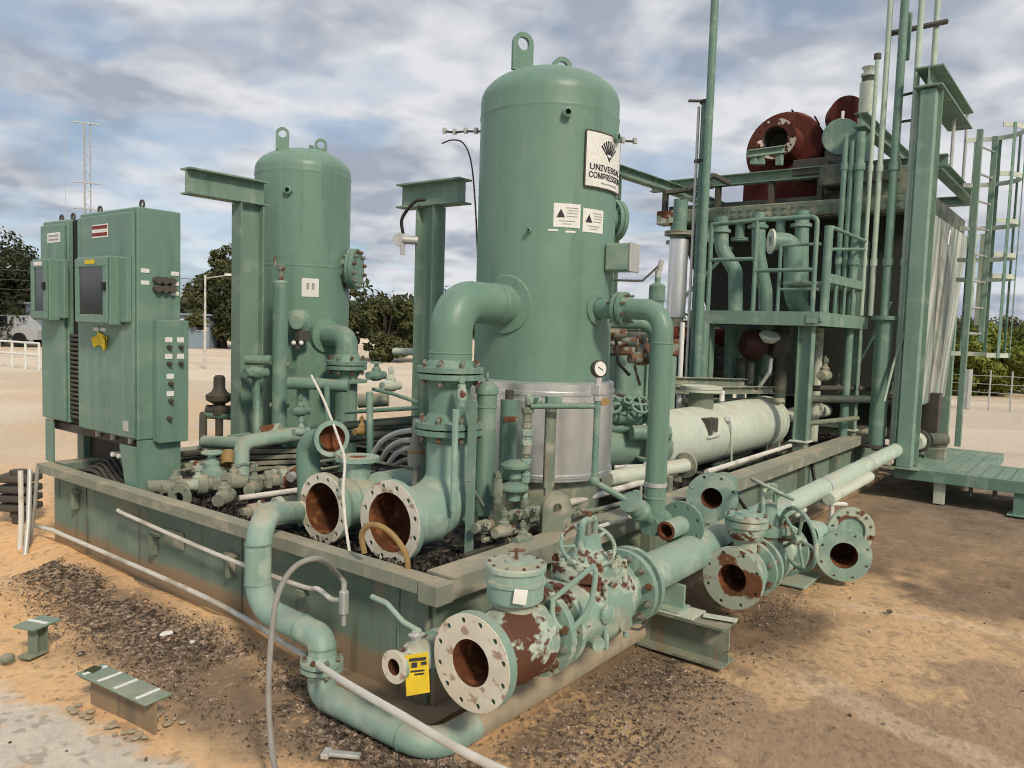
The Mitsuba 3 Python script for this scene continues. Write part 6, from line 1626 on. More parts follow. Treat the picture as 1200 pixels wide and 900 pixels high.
part(k, 'compressor', lathe([(0, 0), (0.12, 0), (0.15, 0.08), (0.10, 0.17), (0, 0.17)], q + V3(0.11, -0.11, 0.02), unit(V3(0.7, -0.7, 0)), 24), 'dark_steel')
part(k, 'filter_cap', lathe([(0, 0.02), (0.09, 0.02), (0.10, 0.0), (0.06, -0.05), (0, -0.05)], V3((5.136, 0.555, 1.598)), unit(V3(-0.3, -0.3, 1)), 20), 'pale')
part(k, 'drain_tube', pipe([(5.138, 0.528, 1.391), (5.123, 0.532, 1.262), (5.147, 0.646, 1.091)], 0.018, 0.05, 10), 'galv')
k = thing('engine_pipe_rack', 'pale horizontal beams crossing below the platform at table height', 'frame')
for a_, b_ in (((4.089, 1.047, 1.182), (5.167, 0.791, 1.146)), ((4.000, 0.990, 1.107), (5.331, 0.570, 1.081))):
    part(k, 'beam', ibeam(a_, b_, 0.07, 0.07, EZ, 0.008, 0.007), 'dirtygreen')
for n, (a_, zb_, r, m_, lab) in enumerate((
    ((4.433, 1.115, 1.370), 0.5, 0.022, 'white', 'short white upright tube under the left platform corner'),
    ((4.932, 1.133, 1.446), 0.5, 0.060, 'green', 'green post pipe left under the platform, lit'),
    ((5.478, 1.080, 1.447), 0.5, 0.055, 'green', 'green pipe behind the platform beam, second from left'),
    ((5.984, 0.730, 1.282), 0.5, 0.075, 'engine', 'dark broad post below the platform beside its front leg'),
    ((6.330, 0.456, 1.381), 0.5, 0.050, 'pale', 'pale pipe below the platform between its two legs'))):
    q = V3(a_)
    solo('upright_pipe', cyl((q[0], q[1], zb_), (q[0], q[1], 1.70), r, seg=16), m_, lab, 'pipe', 'upright pipes below the platform')
for n, (q_, s_, lab) in enumerate((
    ((5.908, 0.368, 1.561), 0.065, 'pale valve high under the platform between its legs'),
    ((5.953, 0.269, 1.222), 0.060, 'valve low under the platform near its second leg'),
    ((6.362, 0.214, 1.080), 0.055, 'valve behind the second platform leg'),
    ((6.683, -0.218, 0.964), 0.060, 'rusty valve beside the thick pale green pipe'),
    ((6.700, -0.271, 0.699), 0.055, 'rusty valve low beside the big column'))):
    small_valve(lab, q_, EX, s_, 'bolt' if n > 2 else 'dirtygreen', EZ, 'cap', 'valves below the platform')

# green guard, wheel valves and low drum seen between the taller vessel and its riser
k = thing('coupling_guard', 'flat green guard box behind the riser with a rusty top edge', 'guard')
q = V3((3.433, 1.080, 1.195))
gx2 = unit(V3(0.85, -0.5, 0))
part(k, 'panel', obox(q, (0.56, 0.5, 0.44), EZ, gx2, 0.01), 'green')
part(k, 'stiffener', obox(q + V3(-0.14, -0.23, 0.0), (0.03, 0.03, 0.42), EZ, gx2), 'steelwork')
part(k, 'rusty_edge', obox(q + EZ * 0.29, (0.60, 0.5, 0.13), EZ, gx2, 0.01), 'bolt')
part(k, 'skirt', obox(q - EZ * 0.48, (0.50, 0.42, 0.50), EZ, gx2, 0.01), 'engine')
k = thing('low_drum', 'dull gray-green drum lying below the wheel valves behind the riser', 'drum')
q = V3((2.770, 0.739, 0.757))
part(k, 'shell', lathe([(0, -0.36), (0.10, -0.36), (0.14, -0.30), (0.145, -0.24), (0.145, 0.24), (0.14, 0.30), (0.10, 0.36), (0, 0.36)], q, gx2, 32), 'steelwork')
part(k, 'saddle', bx(q + V3(-0.1, -0.08, ZD - q[2]), q + V3(0.1, 0.08, -0.10)), 'dirtygreen')
for n, (q_, s_, lab) in enumerate((((2.606, 0.817, 0.991), 0.075, 'green wheel valve just right of the silver cladding'), ((2.673, 0.731, 1.007), 0.070, 'green capped valve, middle of three behind the riser'), ((2.732, 0.653, 0.998), 0.070, 'green wheel valve nearest the riser'), ((2.752, 0.860, 1.587), 0.05, 'small rusty valve under the high flange of the riser'), ((2.785, 0.633, 1.412), 0.05, 'rusty tan valve between the two upright pipes'))):
    small_valve(lab, q_, gx2, s_, 'green' if n < 3 else 'bolt', unit(V3(-0.5, -0.6, 0.6)) if n < 3 else EZ, 'wheel' if n in (0, 2) else 'cap', 'valves behind the riser')
k = thing('bypass_pipe', 'thinner green pipe with a top bend standing just behind the riser', 'pipe')
q = V3((2.743, 0.502, 1.240))
za_ = ((2.754, 0.534, 1.633))[2]
part(k, 'run', pipe([(q[0] - 0.30, q[1] + 0.40, za_ + 0.03), (q[0], q[1], za_ + 0.03), (q[0], q[1], 0.72)], 0.045, 0.13, 22), 'green')
part(k, 'tee', cyl((q[0] - 0.12, q[1] + 0.1, ((2.730, 0.478, 0.894))[2]), (q[0] + 0.10, q[1] - 0.08, ((2.730, 0.478, 0.894))[2]), 0.055, seg=18), 'green')
part(k, 'foot_flange', ring(0, 0.10, 0.02, (q[0], q[1], 0.70), EZ, 8, 0.08, 0.007), 'green')
k = thing('relief_valve', 'green relief valve with shiny lever cap above the riser bend', 'valve')
q = V3((2.868, 0.578, 1.870))
part(k, 'body', lathe([(0.050, -0.35), (0.050, -0.05), (0.058, -0.045), (0.058, 0.06), (0.05, 0.07), (0.02, 0.085), (0.02, 0.12), (0, 0.12)], q, EZ, 24), 'green')
part(k, 'cap', [cyl(q + EZ * 0.12, q + EZ * 0.17, 0.022, seg=12), obox(q + V3(0.01, -0.01, 0.20), (0.03, 0.03, 0.09), unit(V3(0.2, -0.1, 1)))], 'galv')
part(k, 'lever', sweep(spline([q + EZ * 0.20, (2.731, 0.605, 1.976), (2.619, 0.583, 1.951), (2.232, 0.591, 1.930)], 6), 0.008, 8), 'dark_steel')

for n, (pts, r_, m_, lab) in enumerate((
    ([(2.853, 1.049, 1.506), (3.056, 0.784, 1.504)], 0.020, 'bolt', 'thin rusty rail under the high flange of the riser'),
    ([(2.853, 0.888, 1.538), (2.854, 0.866, 1.368), (2.905, 0.790, 1.277)], 0.012, 'dark_steel', 'thin dark tube crossing the flat green guard'),
    ([(2.865, 0.713, 1.581), (2.841, 0.716, 1.345), (2.859, 0.677, 1.211)], 0.010, 'bolt', 'thin rusty tube beside the tan valve'),
    ([(2.666, 0.915, 1.090), (2.762, 0.796, 1.144), (2.877, 0.639, 1.089)], 0.012, 'dark_steel', 'thin bent tube over the wheel valves'),
    ([(2.588, 0.831, 0.918), (2.758, 0.608, 0.908)], 0.040, 'green', 'green manifold pipe below the wheel valves'),
    ([(2.377, 0.585, 0.682), (2.606, 0.290, 0.711)], 0.016, 'conduit', 'pale level tube low behind the riser'),
    ([(4.613, 1.162, 0.963), (5.392, 0.478, 0.977)], 0.030, 'dirtygreen', 'grimy level pipe behind the pale horizontal vessel'),
    ([(5.914, 0.469, 1.080), (6.552, -0.032, 1.090)], 0.030, 'dark_steel', 'dark level pipe under the platform, uppermost of three'),
    ([(5.808, 0.430, 0.976), (6.441, -0.065, 0.982)], 0.040, 'engine', 'dark level pipe under the platform, middle of three'),
    ([(5.596, 0.350, 0.750), (6.247, 0.001, 0.795)], 0.025, 'dirtygreen', 'grimy level pipe under the platform, lowest of three'),
    ([(5.064, 1.133, 1.512), (5.047, 1.102, 1.062)], 0.018, 'white', 'short white tube left under the platform'),
    ([(5.447, 0.947, 1.367), (5.435, 0.926, 1.059)], 0.045, 'engine', 'dark stub pipe below the red turbocharger'),
    ([(5.508, 0.862, 1.327), (5.487, 0.858, 1.061)], 0.035, 'dirtygreen', 'grimy stub pipe below the red turbocharger'),
    ([(6.462, -0.340, 1.676), (6.375, -0.268, 1.330), (6.310, -0.224, 0.985)], 0.014, 'palegreen', 'thin slanting rod left of the big column'))):
    solo('process_pipe', pipe(pts, r_, 0.04, 12), m_, lab, 'pipe', 'small pipes round the engine')

# ================================================================ small gear on the deck
k = thing('lifting_plate', 'round-topped green plate with a hole standing by the long rail', 'lifting lug')
lp_ = V3((1.010, 0.127, 0.547))
part(k, 'plate', lug(V3(lp_[0], lp_[1], ZD), (-0.45, -0.9, 0), 0.165, 0.33, 0.032, 0.026), 'dirtygreen')

# level gauges and their columns beside the taller vessel
k = thing('level_chamber', 'green upright level chamber with rounded top in front of the silver cladding', 'level gauge')
q = V3((0.885, 0.492, 1.288))
zb_ = ((0.861, 0.447, 0.635))[2]
part(k, 'chamber', lathe([(0, zb_), (0.052, zb_), (0.052, q[2] - 0.03), (0.060, q[2] - 0.028), (0.060, q[2] + 0.0), (0.05, q[2] + 0.015), (0.03, q[2] + 0.035), (0, q[2] + 0.04)], (q[0], q[1], 0), EZ, 26), 'green')
part(k, 'eye', torus(V3(q[0], q[1], q[2] + 0.055), (0.6, -0.8, 0), 0.02, 0.007, 14), 'green')
part(k, 'band', lathe([(0.0525, 0), (0.056, 0.002), (0.056, 0.012), (0.0525, 0.014)], (q[0], q[1], q[2] - 0.10), EZ, 26), 'green')
part(k, 'bottom_fitting', [cyl((q[0], q[1], zb_), (q[0], q[1], zb_ - 0.10), 0.025, seg=12), cyl((q[0], q[1], zb_ - 0.10), (q[0], q[1], ZD), 0.016, seg=10)], 'dirtygreen')
k = thing('level_chamber', 'shorter green level chamber half hidden behind the rounded one', 'level gauge')
q = V3((1.055, 0.477, 1.223))
zb_ = ((1.039, 0.448, 0.800))[2]
part(k, 'chamber', cyl((q[0], q[1], zb_), (q[0], q[1], q[2]), 0.046, seg=22), 'green')
part(k, 'red_mark', obox((q[0] - 0.028, q[1] - 0.035, q[2] - 0.10), (0.03, 0.07, 0.004), unit(V3(-0.6, -0.8, 0)), EZ), 'rusty_face')
part(k, 'top_fitting', cyl((q[0], q[1], q[2]), (q[0], q[1], q[2] + 0.05), 0.024, seg=10), 'dark_steel')
k = thing('sight_glass_column', 'upright column of stacked unions and fittings in front of the silver cladding', 'level gauge')
q = V3((0.932, 0.265, 1.272))
col_r, zz_ = [], q[2]
hs = ((0.904, 0.213, 0.517))[2]
rng = np.random.default_rng(3)
while zz_ > hs + 0.03:
    h_ = rng.uniform(0.022, 0.05)
    r_ = rng.choice([0.015, 0.024, 0.031, 0.027])
    part(k, 'union', lathe([(0, 0), (r_ * 0.85, 0), (r_, 0.004), (r_, h_ - 0.005), (r_ * 0.85, h_ - 0.001), (0, h_ - 0.001)], (q[0], q[1], zz_ - h_), EZ, 8 if r_ > 0.025 else 14), 'dirtygreen' if rng.random() < 0.6 else 'worn')
    zz_ -= h_
part(k, 'foot', cyl((q[0], q[1], ZD), (q[0], q[1], zz_), 0.014, seg=10), 'dirtygreen')
for n, (q_, ax_, s_, lab) in enumerate((
    ((0.903, 0.309, 0.908), (0.2, -0.6, 0.9), 0.036, 'teal diaphragm valve, upper one beside the fittings column'),
    ((0.878, 0.296, 0.801), (0.2, -0.6, 0.9), 0.034, 'teal diaphragm valve, lower one beside the fittings column'))):
    k = thing('diaphragm_valve', lab, 'valve', 'diaphragm valves beside the fittings column')
    part(k, 'disc', lathe([(0, -0.02), (0.055, -0.02), (0.075, -0.006), (0.075, 0.006), (0.055, 0.02), (0.03, 0.03), (0, 0.03)], q_, EZ, 22), 'green')
    part(k, 'body', cyl(V3(q_) - EZ * 0.06, V3(q_) + EZ * 0.02, 0.035, seg=14), 'worn')
for n, (q_, ax_, s_, lab) in enumerate((
    ((0.805, 0.341, 0.792), EZ, 0.030, 'dirty tan valve on the bottom of the rounded level chamber'),
    ((0.813, 0.236, 0.684), EX, 0.030, 'dirty valve low beside the fittings column'),
    ((0.738, 0.243, 0.620), EX, 0.034, 'dirty valve on the deck left of the fittings column'),
    ((0.886, 0.191, 0.696), EX, 0.030, 'dirty valve between the fittings column and the lifting plate'),
    ((0.752, 0.139, 0.595), EX, 0.028, 'lowest valve of the group before the lifting plate'),
    ((0.678, 0.323, 0.638), EX, 0.032, 'dirty valve low behind the fat pale bend'),
    ((0.601, 0.416, 1.272), EZ, 0.026, 'small fitting valve at the side of the lower stacked flange'),
    ((0.949, 0.239, 1.239), EX, 0.022, 'small valve at the top of the fittings column'))):
    small_valve(lab, q_, ax_, s_, 'dirtygreen' if n not in (6, 7) else 'worn', unit(V3(-0.5, -0.7, 0.35)) if n % 2 else EZ, 'cap', 'small valves round the level chambers')
k = thing('instrument_tube', 'thin green upright tube right of the stacked flanges', 'pipe')
q = V3((0.559, 0.413, 1.206))
part(k, 'tube', cyl((q[0], q[1], 0.72), q, 0.0155, seg=12), 'header')
k = thing('instrument_post', 'narrow green angle post beside the rounded level chamber', 'post')
q = V3((0.643, 0.407, 1.242))
part(k, 'post', angle_bar((q[0], q[1], ZD), q, 0.045, 0.006, (0.3, -1, 0)), 'steelwork')
part(k, 'arm', cyl(V3(q[0], q[1], 0.86), V3((0.796, 0.424, 0.706)), 0.010, seg=8), 'dirtygreen')
k = thing('gauge_line', 'green pipe with a round pressure gauge standing before the silver cladding', 'gauge')
q0, q1 = V3((0.921, 0.239, 1.215)), V3((1.140, -0.012, 1.224))
q2, q3 = V3((1.128, -0.042, 0.842)), V3((1.247, -0.193, 0.735))
part(k, 'run', pipe([q0, q1 + V3(0, 0, 0)], 0.014, seg=12), 'green')
part(k, 'drop', pipe([(q1[0], q1[1], ((1.144, -0.004, 1.343))[2]), (q1[0], q1[1], q2[2]), q3], 0.0165, 0.03, 14), 'green')
part(k, 'elbow_fitting', ball((q1[0], q1[1], q2[2] + 0.005), 0.027, sub=2), 'green')
gz = V3(q1[0], q1[1], ((1.147, 0.000, 1.411))[2])
gn = unit(V3(-0.35, -0.93, 0.1))
part(k, 'gauge_case', lathe([(0, -0.02), (0.038, -0.02), (0.043, -0.01), (0.043, 0.014), (0.038, 0.018), (0.038, 0.012), (0, 0.012)], gz, gn, 28), 'dark_steel')
gf = part(k, 'gauge_face', lathe([(0, 0.0), (0.037, 0.0)], gz + gn * 0.0135, gn, 24), 'white')
part(gf, 'needle', obox(gz + gn * 0.016, (0.004, 0.034, 0.001), gn, unit(V3(0.5, 0, 0.8)), 0), 'ink', smooth=False)
part(k, 'fitting', [cyl(gz - EZ * 0.043, gz - EZ * 0.085, 0.018, seg=8), obox(gz - EZ * 0.105, (0.05, 0.05, 0.05)), cyl(gz - EZ * 0.13, gz - EZ * 0.16, 0.022, seg=8)], 'galv', stuff=True)
part(k, 'yellow_tag', obox(gz + V3(0.03, -0.025, -0.165), (0.055, 0.035, 0.004), gn, EX), 'brass')
k = thing('cladding_post', 'flat-sided green post standing tight before the silver cladding', 'post')
q = V3((1.050, 0.205, 1.236))
part(k, 'post', obox((q[0], q[1], (q[2] + 0.79) / 2), (0.055, 0.03, q[2] - 0.79), EZ, (0.79, -0.61, 0)), 'dirtygreen')
part(k, 'clamp', obox((q[0] - 0.01, q[1] - 0.02, q[2] + 0.005), (0.075, 0.05, 0.045), EZ, (0.79, -0.61, 0)), 'green')
part(k, 'foot', obox((q[0], q[1], (ZD + 0.79) / 2), (0.04, 0.03, 0.79 - ZD), EZ, (0.79, -0.61, 0)), 'dirtygreen')
for n, (a_, b_, r_, m_, lab) in enumerate((
    ((1.067, 0.221, 0.580), (2.432, 0.164, 0.524), 0.018, 'dirtygreen', 'dusty pipe lying along the rail behind the plug valve'),
    ((1.346, 0.278, 0.651), (2.460, 0.307, 0.640), 0.020, 'conduit', 'pale dusty pipe lying below the silver cladding'),
    ((1.238, 0.167, 0.618), (1.896, 0.212, 0.585), 0.013, 'dirtygreen', 'thin dusty pipe between the lifting plate and the plug valve'),
    ((1.143, -0.039, 0.614), (1.483, -0.070, 0.621), 0.010, 'conduit', 'thin pale pipe close to the rail near the riser tee'))):
    solo('deck_pipe', cyl(a_, b_, r_, seg=12), m_, lab, 'pipe', 'pipes lying on the deck near the riser')
for n, (a_, b_, lab) in enumerate((((2.146, 0.396, 0.714), (2.149, 0.370, 0.535), 'hooked thin gray bar standing behind the gauge pipe'), ((2.223, 0.298, 0.734), (2.213, 0.291, 0.566), 'hooked thin gray bar standing left of the riser'))):
    a_, b_ = V3(a_), V3(b_)
    solo('hook_bar', sweep(rounded([b_, a_, a_ + V3(0.14, 0.05, 0.01)], 0.03, 6), 0.009, 8), 'galv', lab, 'bar')

# ---- dusty valve manifold behind the end beam, right of the cabinets
def run(name, a, b, r, m, lab, fit=0, seed=0, group='manifold pipes right of the cabinets'):
    rng = np.random.default_rng(seed)
    k = thing(name, lab, 'pipe', group)
    a, b = V3(a), V3(b)
    d = unit(b - a)
    L = np.linalg.norm(b - a)
    part(k, 'run', cyl(a, b, r, seg=14), m)
    for s in np.sort(rng.uniform(0.04, 0.9, fit)):
        h_ = rng.uniform(0.03, 0.07)
        r_ = r * rng.uniform(1.25, 1.9)
        part(k, 'union', lathe([(r, 0), (r_ * 0.9, 0), (r_, 0.006), (r_, h_ - 0.006), (r_ * 0.9, h_), (r, h_)], a + d * L * s, d, rng.choice([6, 8, 16])), rng.choice(['dirtygreen', 'lip', 'worn', 'rusty_face']))
    return k


run('manifold_pipe', (0.145, 2.493, 0.580), (1.012, 2.184, 0.554), 0.040, 'lip', 'dusty beige main pipe of the manifold, nearest the cabinet foot', 7, 1)
run('manifold_pipe', (0.324, 1.790, 0.500), (0.702, 1.759, 0.512), 0.040, 'dirtygreen', 'thick grimy pipe end with unions behind the drain pipe', 5, 2)
run('manifold_pipe', (0.508, 2.096, 0.520), (0.892, 2.008, 0.529), 0.018, 'conduit', 'thin pale pipe between the two thick manifold pipes', 0, 3)
run('manifold_pipe', (0.629, 2.932, 0.574), (1.073, 3.012, 0.578), 0.030, 'dirtygreen', 'grimy pipe just right of the cabinet end wall', 4, 4)
run('manifold_pipe', (0.732, 3.134, 0.631), (1.110, 3.215, 0.612), 0.022, 'dark_steel', 'dark pipe upper right of the cabinet foot', 3, 5)
run('manifold_pipe', (0.781, 2.322, 0.565), (1.208, 2.424, 0.577), 0.026, 'lip', 'dusty pipe below the slatted tray', 2, 6)
run('manifold_pipe', (0.140, 2.074, 0.462), (0.291, 1.715, 0.484), 0.010, 'conduit', 'thin tube lying lowest before the manifold', 0, 7)
run('manifold_pipe', (0.855, 2.065, 0.603), (0.959, 2.097, 0.630), 0.030, 'galv', 'short gray pipe end behind the open elbow', 1, 8)
for n, (q_, ax_, s_, m_, hand, lab) in enumerate((
    ((0.290, 2.435, 0.568), (1, 0, 0.02), 0.045, 'lip', 'lever', 'dusty ball valve with a dark lever by the cabinet foot'),
    ((0.540, 2.444, 0.613), (0, 1, 0), 0.060, 'header', 'wheel', 'pale green valve bonnet in the middle of the manifold'),
    ((0.437, 2.139, 0.529), (-0.8, -0.6, 0), 0.050, 'lip', 'wheel', 'dusty valve with a ring flange facing the rail'),
    ((0.684, 2.198, 0.547), (-0.8, -0.6, 0), 0.048, 'dirtygreen', 'wheel', 'dusty valve at the right of the manifold before the slatted tray'),
    ((0.414, 2.389, 0.573), (1, 0, 0), 0.040, 'rusty_face', 'wheel', 'rust-speckled valve left in the manifold'),
    ((0.636, 2.348, 0.592), (1, 0, 0), 0.038, 'lip', 'lever', 'beige lever valve below the green elbow'))):
    small_valve(lab, q_, ax_, s_, m_, EZ, 'cap' if hand == 'wheel' and n != 1 else hand, 'manifold valves right of the cabinets')
k = thing('ring_flange', 'beige ring flange standing on edge in the manifold', 'flange')
q = V3((0.225, 2.253, 0.548))
part(k, 'ring', ring(0.03, 0.075, 0.02, q, unit(V3(-0.9, -0.4, 0)), 4, 0.058, 0.007), 'lip')
k = thing('manifold_elbow', 'green pipe elbow dropping into the manifold below the pipe support', 'pipe')
part(k, 'run', pipe([(1.210, 2.450, 0.815), (0.819, 2.544, 0.776), (0.694, 2.352, 0.572)], 0.050, 0.10, 18), 'header')
part(k, 'wrap', cyl((0.732, 2.567, 0.719), (0.701, 2.517, 0.644), 0.045, seg=14), 'brass')
part(k, 'branch', cyl((0.807, 2.966, 0.735), (0.819, 2.543, 0.770), 0.045, seg=16), 'header')
k = thing('front_pipe', 'green pipe with a rusty coupling running before the pipe support', 'pipe')
part(k, 'run', cyl((1.051, 3.056, 0.707), (1.419, 2.508, 0.822), 0.045, seg=18), 'green')
part(k, 'coupling', cyl((1.116, 2.733, 0.774), (1.198, 2.628, 0.797), 0.075, seg=18), 'rusty_face')
part(k, 'clamp_post', obox((1.128, 2.667, 0.634), (0.06, 0.05, 0.30), EZ, (0.6, -0.8, 0)), 'dark_steel')
k = thing('slatted_tray', 'dusty slatted cable tray on the deck behind the manifold', 'cable tray')
ta, tb = V3((0.941, 2.696, 0.621)), V3((1.296, 2.482, 0.633))
for n in range(4):
    dz = V3(0, 0, 0.055 - 0.04 * n)
    part(k, 'slat', obox((ta + tb) / 2 + dz, (np.linalg.norm(tb - ta), 0.02, 0.028), EZ, tb - ta), 'lip')
part(k, 'back', obox((ta + tb) / 2 + V3(0.02, 0.03, -0.005), (np.linalg.norm(tb - ta), 0.012, 0.17), EZ, tb - ta), 'dark_steel')

# ---- gear round the smaller vessel
k = thing('level_standpipe', 'tall green standpipe with a brown fitting on top before the smaller vessel', 'pipe')
q = V3((1.296, 2.791, 1.863))
part(k, 'tube', cyl((q[0], q[1], ZD), q, 0.055, 0.055, seg=22), 'green')
part(k, 'cap', lathe([(0.055, 0), (0.058, 0.006), (0.05, 0.025), (0, 0.03)], q, EZ, 22), 'green')
part(k, 'fitting', [cyl(q + EZ * 0.03, q + EZ * 0.10, 0.018, seg=8), obox(q + EZ * 0.12, (0.05, 0.04, 0.04)), cyl(q + V3(-0.03, 0.03, 0.13), q + V3(-0.03, 0.03, 0.2), 0.012, seg=8)], 'bolt', stuff=True)
part(k, 'clamp', [obox((q[0], q[1], z), (0.14, 0.03, 0.03), EZ, (0.6, -0.8, 0)) for z in (0.98, 1.28)], 'dirtygreen', stuff=True)
k = thing('level_controller', 'green disc-shaped level controller bolted to the smaller vessel', 'controller')
q = V3((1.518, 2.881, 1.588))
dn_ = unit(V3(-0.72, -0.69, 0))
part(k, 'disc', lathe([(0, -0.05), (0.09, -0.05), (0.10, -0.04), (0.10, 0.0), (0.07, 0.02), (0.05, 0.06), (0, 0.06)], q, dn_, 26), 'green')
part(k, 'neck', cyl(q - dn_ * 0.05, q - dn_ * 0.25, 0.06, seg=18), 'green')
part(k, 'arm', [obox(q + V3(0.02, -0.03, -0.10), (0.10, 0.06, 0.08)), cyl(q + V3(0, 0, -0.14), q + V3(0.0, 0, -0.20), 0.02, seg=10)], 'dark_steel', stuff=True)
for q_ in ((1.399, 2.771, 1.437), (1.433, 2.726, 1.439)):
    part(k, 'white_fitting', ball(q_, 0.018, sub=1), 'white')
for n, (pts, r_, m_, lab) in enumerate((
    ([(1.120, 2.954, 1.305), (1.234, 2.807, 1.311)], 0.035, 'green', 'short level green pipe joining the long-armed pipe support'),
    ([(1.128, 2.850, 1.212), (1.129, 2.827, 1.017), (1.090, 2.766, 0.767)], 0.028, 'green', 'thin green drop pipe in front of the pipe support'),
    ([(1.179, 2.531, 1.164), (1.303, 2.370, 1.165), (1.434, 2.198, 1.154)], 0.042, 'green', 'level green pipe before the smaller vessel'),
    ([(1.303, 2.530, 1.123), (1.295, 2.515, 0.911)], 0.045, 'green', 'short green pipe hanging below the level pipe'),
    ([(1.213, 2.158, 1.171), (1.206, 2.133, 0.867)], 0.020, 'green', 'thin upright green tube before the smaller vessel'),
    ([(1.183, 1.702, 1.161), (1.102, 1.592, 0.719)], 0.022, 'green', 'thin upright green tube right of the flanged leg'),
    ([(1.284, 2.046, 0.997), (1.369, 1.450, 1.073)], 0.014, 'green', 'upper thin level tube between the two stacks'),
    ([(1.347, 2.117, 0.892), (1.437, 1.515, 0.985)], 0.030, 'engine', 'dark level pipe between the two flange stacks'),
    ([(1.362, 2.088, 0.817), (1.507, 1.581, 0.911)], 0.040, 'engine', 'lower dark level pipe between the two flange stacks'),
    ([(1.334, 1.836, 1.166), (1.349, 1.649, 1.146), (1.370, 1.453, 1.106)], 0.012, 'green', 'thin bent tube sloping toward the short-armed support'),
    ([(1.541, 2.211, 1.045), (1.671, 2.043, 1.064)], 0.05, 'dirtygreen', 'pale dusty pipe in the gap right of the smaller vessel'),
    ([(1.710, 2.033, 1.405), (1.742, 1.827, 1.413)], 0.026, 'pale', 'pale pipe end left of the short-armed support'),
    ([(1.247, 3.721, 0.827), (1.073, 3.431, 0.643)], 0.030, 'dark_steel', 'dark upright pipe below the black regulator'),
    ([(1.247, 3.721, 0.827), (1.388, 3.536, 0.820)], 0.030, 'green', 'green level pipe below the black regulator'))):
    solo('process_pipe', pipe(pts, r_, 0.05, 14), m_, lab, 'pipe', 'process pipes round the smaller vessel')
k = thing('regulator', 'black regulator valve standing against the bright ground right of the cabinets', 'valve')
q = V3((1.331, 3.628, 0.967))
part(k, 'body', lathe([(0, -0.14), (0.05, -0.14), (0.06, -0.09), (0.045, -0.05), (0.10, -0.02), (0.105, 0.02), (0.06, 0.05), (0.045, 0.08), (0.045, 0.16), (0.03, 0.18), (0, 0.18)], q, EZ, 22), 'dark_steel')
part(k, 'flange', [cyl(q + V3(0.06, -0.08, -0.1), q + V3(-0.06, 0.08, -0.1), 0.04, seg=14), cyl(q - EZ * 0.14, (q[0], q[1], ZD), 0.03, seg=10)], 'dark_steel')
for n, (q_, s_, up_, lab) in enumerate((((1.282, 1.750, 1.264), 0.036, EZ, 'green star-shaped valve on top of a thin tube right of the flanged leg'), ((1.161, 2.369, 0.982), 0.035, EZ, 'small green valve above the open elbow'), ((1.034, 2.192, 0.870), 0.03, EZ, 'pale valve just left of the open elbow'), ((1.144, 1.724, 0.915), 0.030, EZ, 'brass-colored valve behind the tee flange'), ((1.477, 1.816, 1.185), 0.04, EZ, 'pale valve in the gap left of the short-armed support'), ((1.132, 2.845, 1.218), 0.045, (-0.6, -0.7, 0), 'round green valve in front of the pipe support'))):
    small_valve(lab, q_, EX, s_, ('green', 'green', 'header', 'brass', 'pale', 'green')[n], up_, 'cap' if n != 0 else 'wheel', 'small valves round the smaller vessel')
for n, (pts, lab) in enumerate((
    ([(1.008, 1.476, 0.802), (0.977, 1.364, 0.902), (0.959, 1.231, 0.968), (0.952, 1.080, 1.005)], 'white curved hose, topmost of the bunch behind the tee'),
    ([(1.008, 1.393, 0.792), (0.969, 1.289, 0.876), (0.943, 1.165, 0.933), (0.920, 1.033, 0.955)], 'white curved hose, second of the bunch behind the tee'),
    ([(1.001, 1.319, 0.782), (0.992, 1.255, 0.842), (0.959, 1.139, 0.890), (0.918, 1.030, 0.912)], 'white curved hose, third of the bunch behind the tee'),
    ([(0.984, 1.258, 0.772), (0.980, 1.185, 0.812), (0.940, 1.076, 0.841), (0.928, 1.011, 0.850)], 'gray curved hose, lowest of the bunch behind the tee'))):
    solo('curved_hose', sweep(spline(pts, 8), 0.0155, 10), 'gray_cable' if n == 3 else 'conduit', lab, 'hose', 'curved hoses behind the tee')
k = thing('gray_canister', 'gray metal canister beside the lower stacked flange', 'canister')
q = V3((0.708, 0.810, 0.915))
part(k, 'can', lathe([(0, -0.05), (0.042, -0.05), (0.046, -0.03), (0.046, 0.05), (0.035, 0.06), (0.035, 0.075), (0.042, 0.08), (0.042, 0.095), (0.025, 0.10), (0.025, 0.20), (0, 0.20)], q, EZ, 22), 'gray_cable')
part(k, 'ring_mark', lathe([(0.0465, 0), (0.0475, 0.002), (0.0475, 0.016), (0.0465, 0.018)], q + EZ * 0.02, EZ, 22), 'brass')
part(k, 'stem', cyl(q - EZ * 0.05, (q[0], q[1], 0.62), 0.02, seg=10), 'gray_cable')
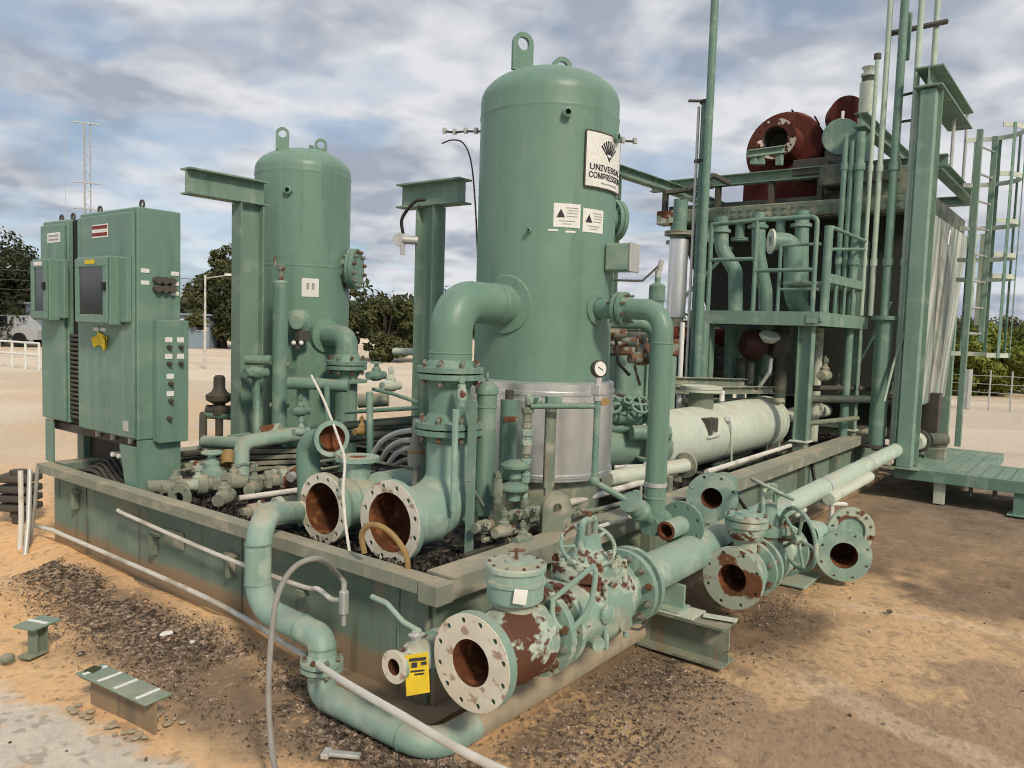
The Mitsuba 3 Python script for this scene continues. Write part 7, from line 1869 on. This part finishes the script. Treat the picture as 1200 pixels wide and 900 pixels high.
# instrument bits on the vessels
for n, (pts, lab) in enumerate((
    ([(1.495, 0.990, 2.768), (1.489, 1.133, 2.784), (1.504, 1.229, 2.800), (1.538, 1.352, 2.817), (1.537, 1.438, 2.833)], 'thin tube with fittings sticking out at the left of the taller vessel'),
    ([(1.791, 0.350, 2.698), (1.872, 0.329, 2.712), (1.959, 0.298, 2.722)], 'thin tube with fittings sticking out at the right of the taller vessel'))):
    k = thing('sensor_tube', lab, 'fitting')
    part(k, 'tube', sweep(spline(pts, 6), 0.007, 8), 'dark_steel')
    for s in range(1, len(pts)):
        part(k, 'fitting', cyl(V3(pts[s]) - EZ * 0.012, V3(pts[s]) + EZ * 0.02, 0.014, seg=8), 'galv')
solo('capillary_tube', sweep(spline([(1.524, 1.446, 2.756), (1.527, 1.361, 2.768), (1.530, 1.270, 2.737), (1.517, 1.191, 2.612), (1.407, 1.053, 2.327), (1.344, 0.968, 2.015), (1.224, 0.822, 1.827)], 8), 0.005, 8), 'dark_steel', 'thin dark tube curving down beside the left of the taller vessel', 'tube')

# thin tubing and odd fittings strewn over the deck
rng = np.random.default_rng(21)
n_t = 0
for x, y in [(rng.uniform(0.25, 2.2), rng.uniform(1.35, 3.2)) for _ in range(16)] + [(rng.uniform(0.5, 1.2), rng.uniform(0.25, 0.5)) for _ in range(5)] + [(rng.uniform(2.2, 4.6), rng.uniform(0.3, 1.6)) for _ in range(9)]:
    L, along = rng.uniform(0.35, 1.1), rng.random() < 0.7
    d_ = (EX if along else EY) + rng.normal(0, 0.06, 3) * V3(1, 1, 0)
    z = ZD + rng.uniform(0.02, 0.13)
    r = rng.choice([0.008, 0.012, 0.018, 0.026])
    p = V3(x, y, z)
    pts = [p, p + d_ * L]
    if rng.random() < 0.5:
        pts.append(pts[-1] + V3(0, 0, rng.uniform(0.08, 0.22)))
    m_ = rng.choice(['dirtygreen', 'dark_steel', 'lip', 'engine', 'green'])
    lab = ('short ' if L < 0.6 else 'long ') + ('thin ' if r < 0.01 else 'stout ' if r > 0.02 else '') + {'dirtygreen': 'grimy green', 'dark_steel': 'dark', 'lip': 'dusty', 'engine': 'oily dark green', 'green': 'green'}[m_] + (' tube' if r < 0.015 else ' pipe') + (' turning up at its end' if len(pts) > 2 else ' lying flat') + (' lengthwise' if along else ' crosswise') + (' beside the manifold' if y > 2.2 and x < 2.2 else ' behind the tee pipe' if y > 1 and x < 2.2 else ' by the skid corner' if x < 2.2 else ' left of the horizontal vessel' if y > 0.9 else ' before the horizontal vessel')
    if any(v.get('label') == lab for v in labels.values()):
        continue
    k = thing('deck_tube', lab, 'pipe', 'tubes strewn over the deck')
    part(k, 'run', pipe(pts, r, 0.04, 10), m_)
    for s in rng.uniform(0.1, 0.9, rng.integers(1, 4)):
        h_ = rng.uniform(0.02, 0.045)
        part(k, 'union', cyl(p + d_ * L * s, p + d_ * (L * s + h_), r * rng.uniform(1.4, 2.1), seg=int(rng.choice([6, 8, 12]))), rng.choice(['dirtygreen', 'lip', 'bolt']))
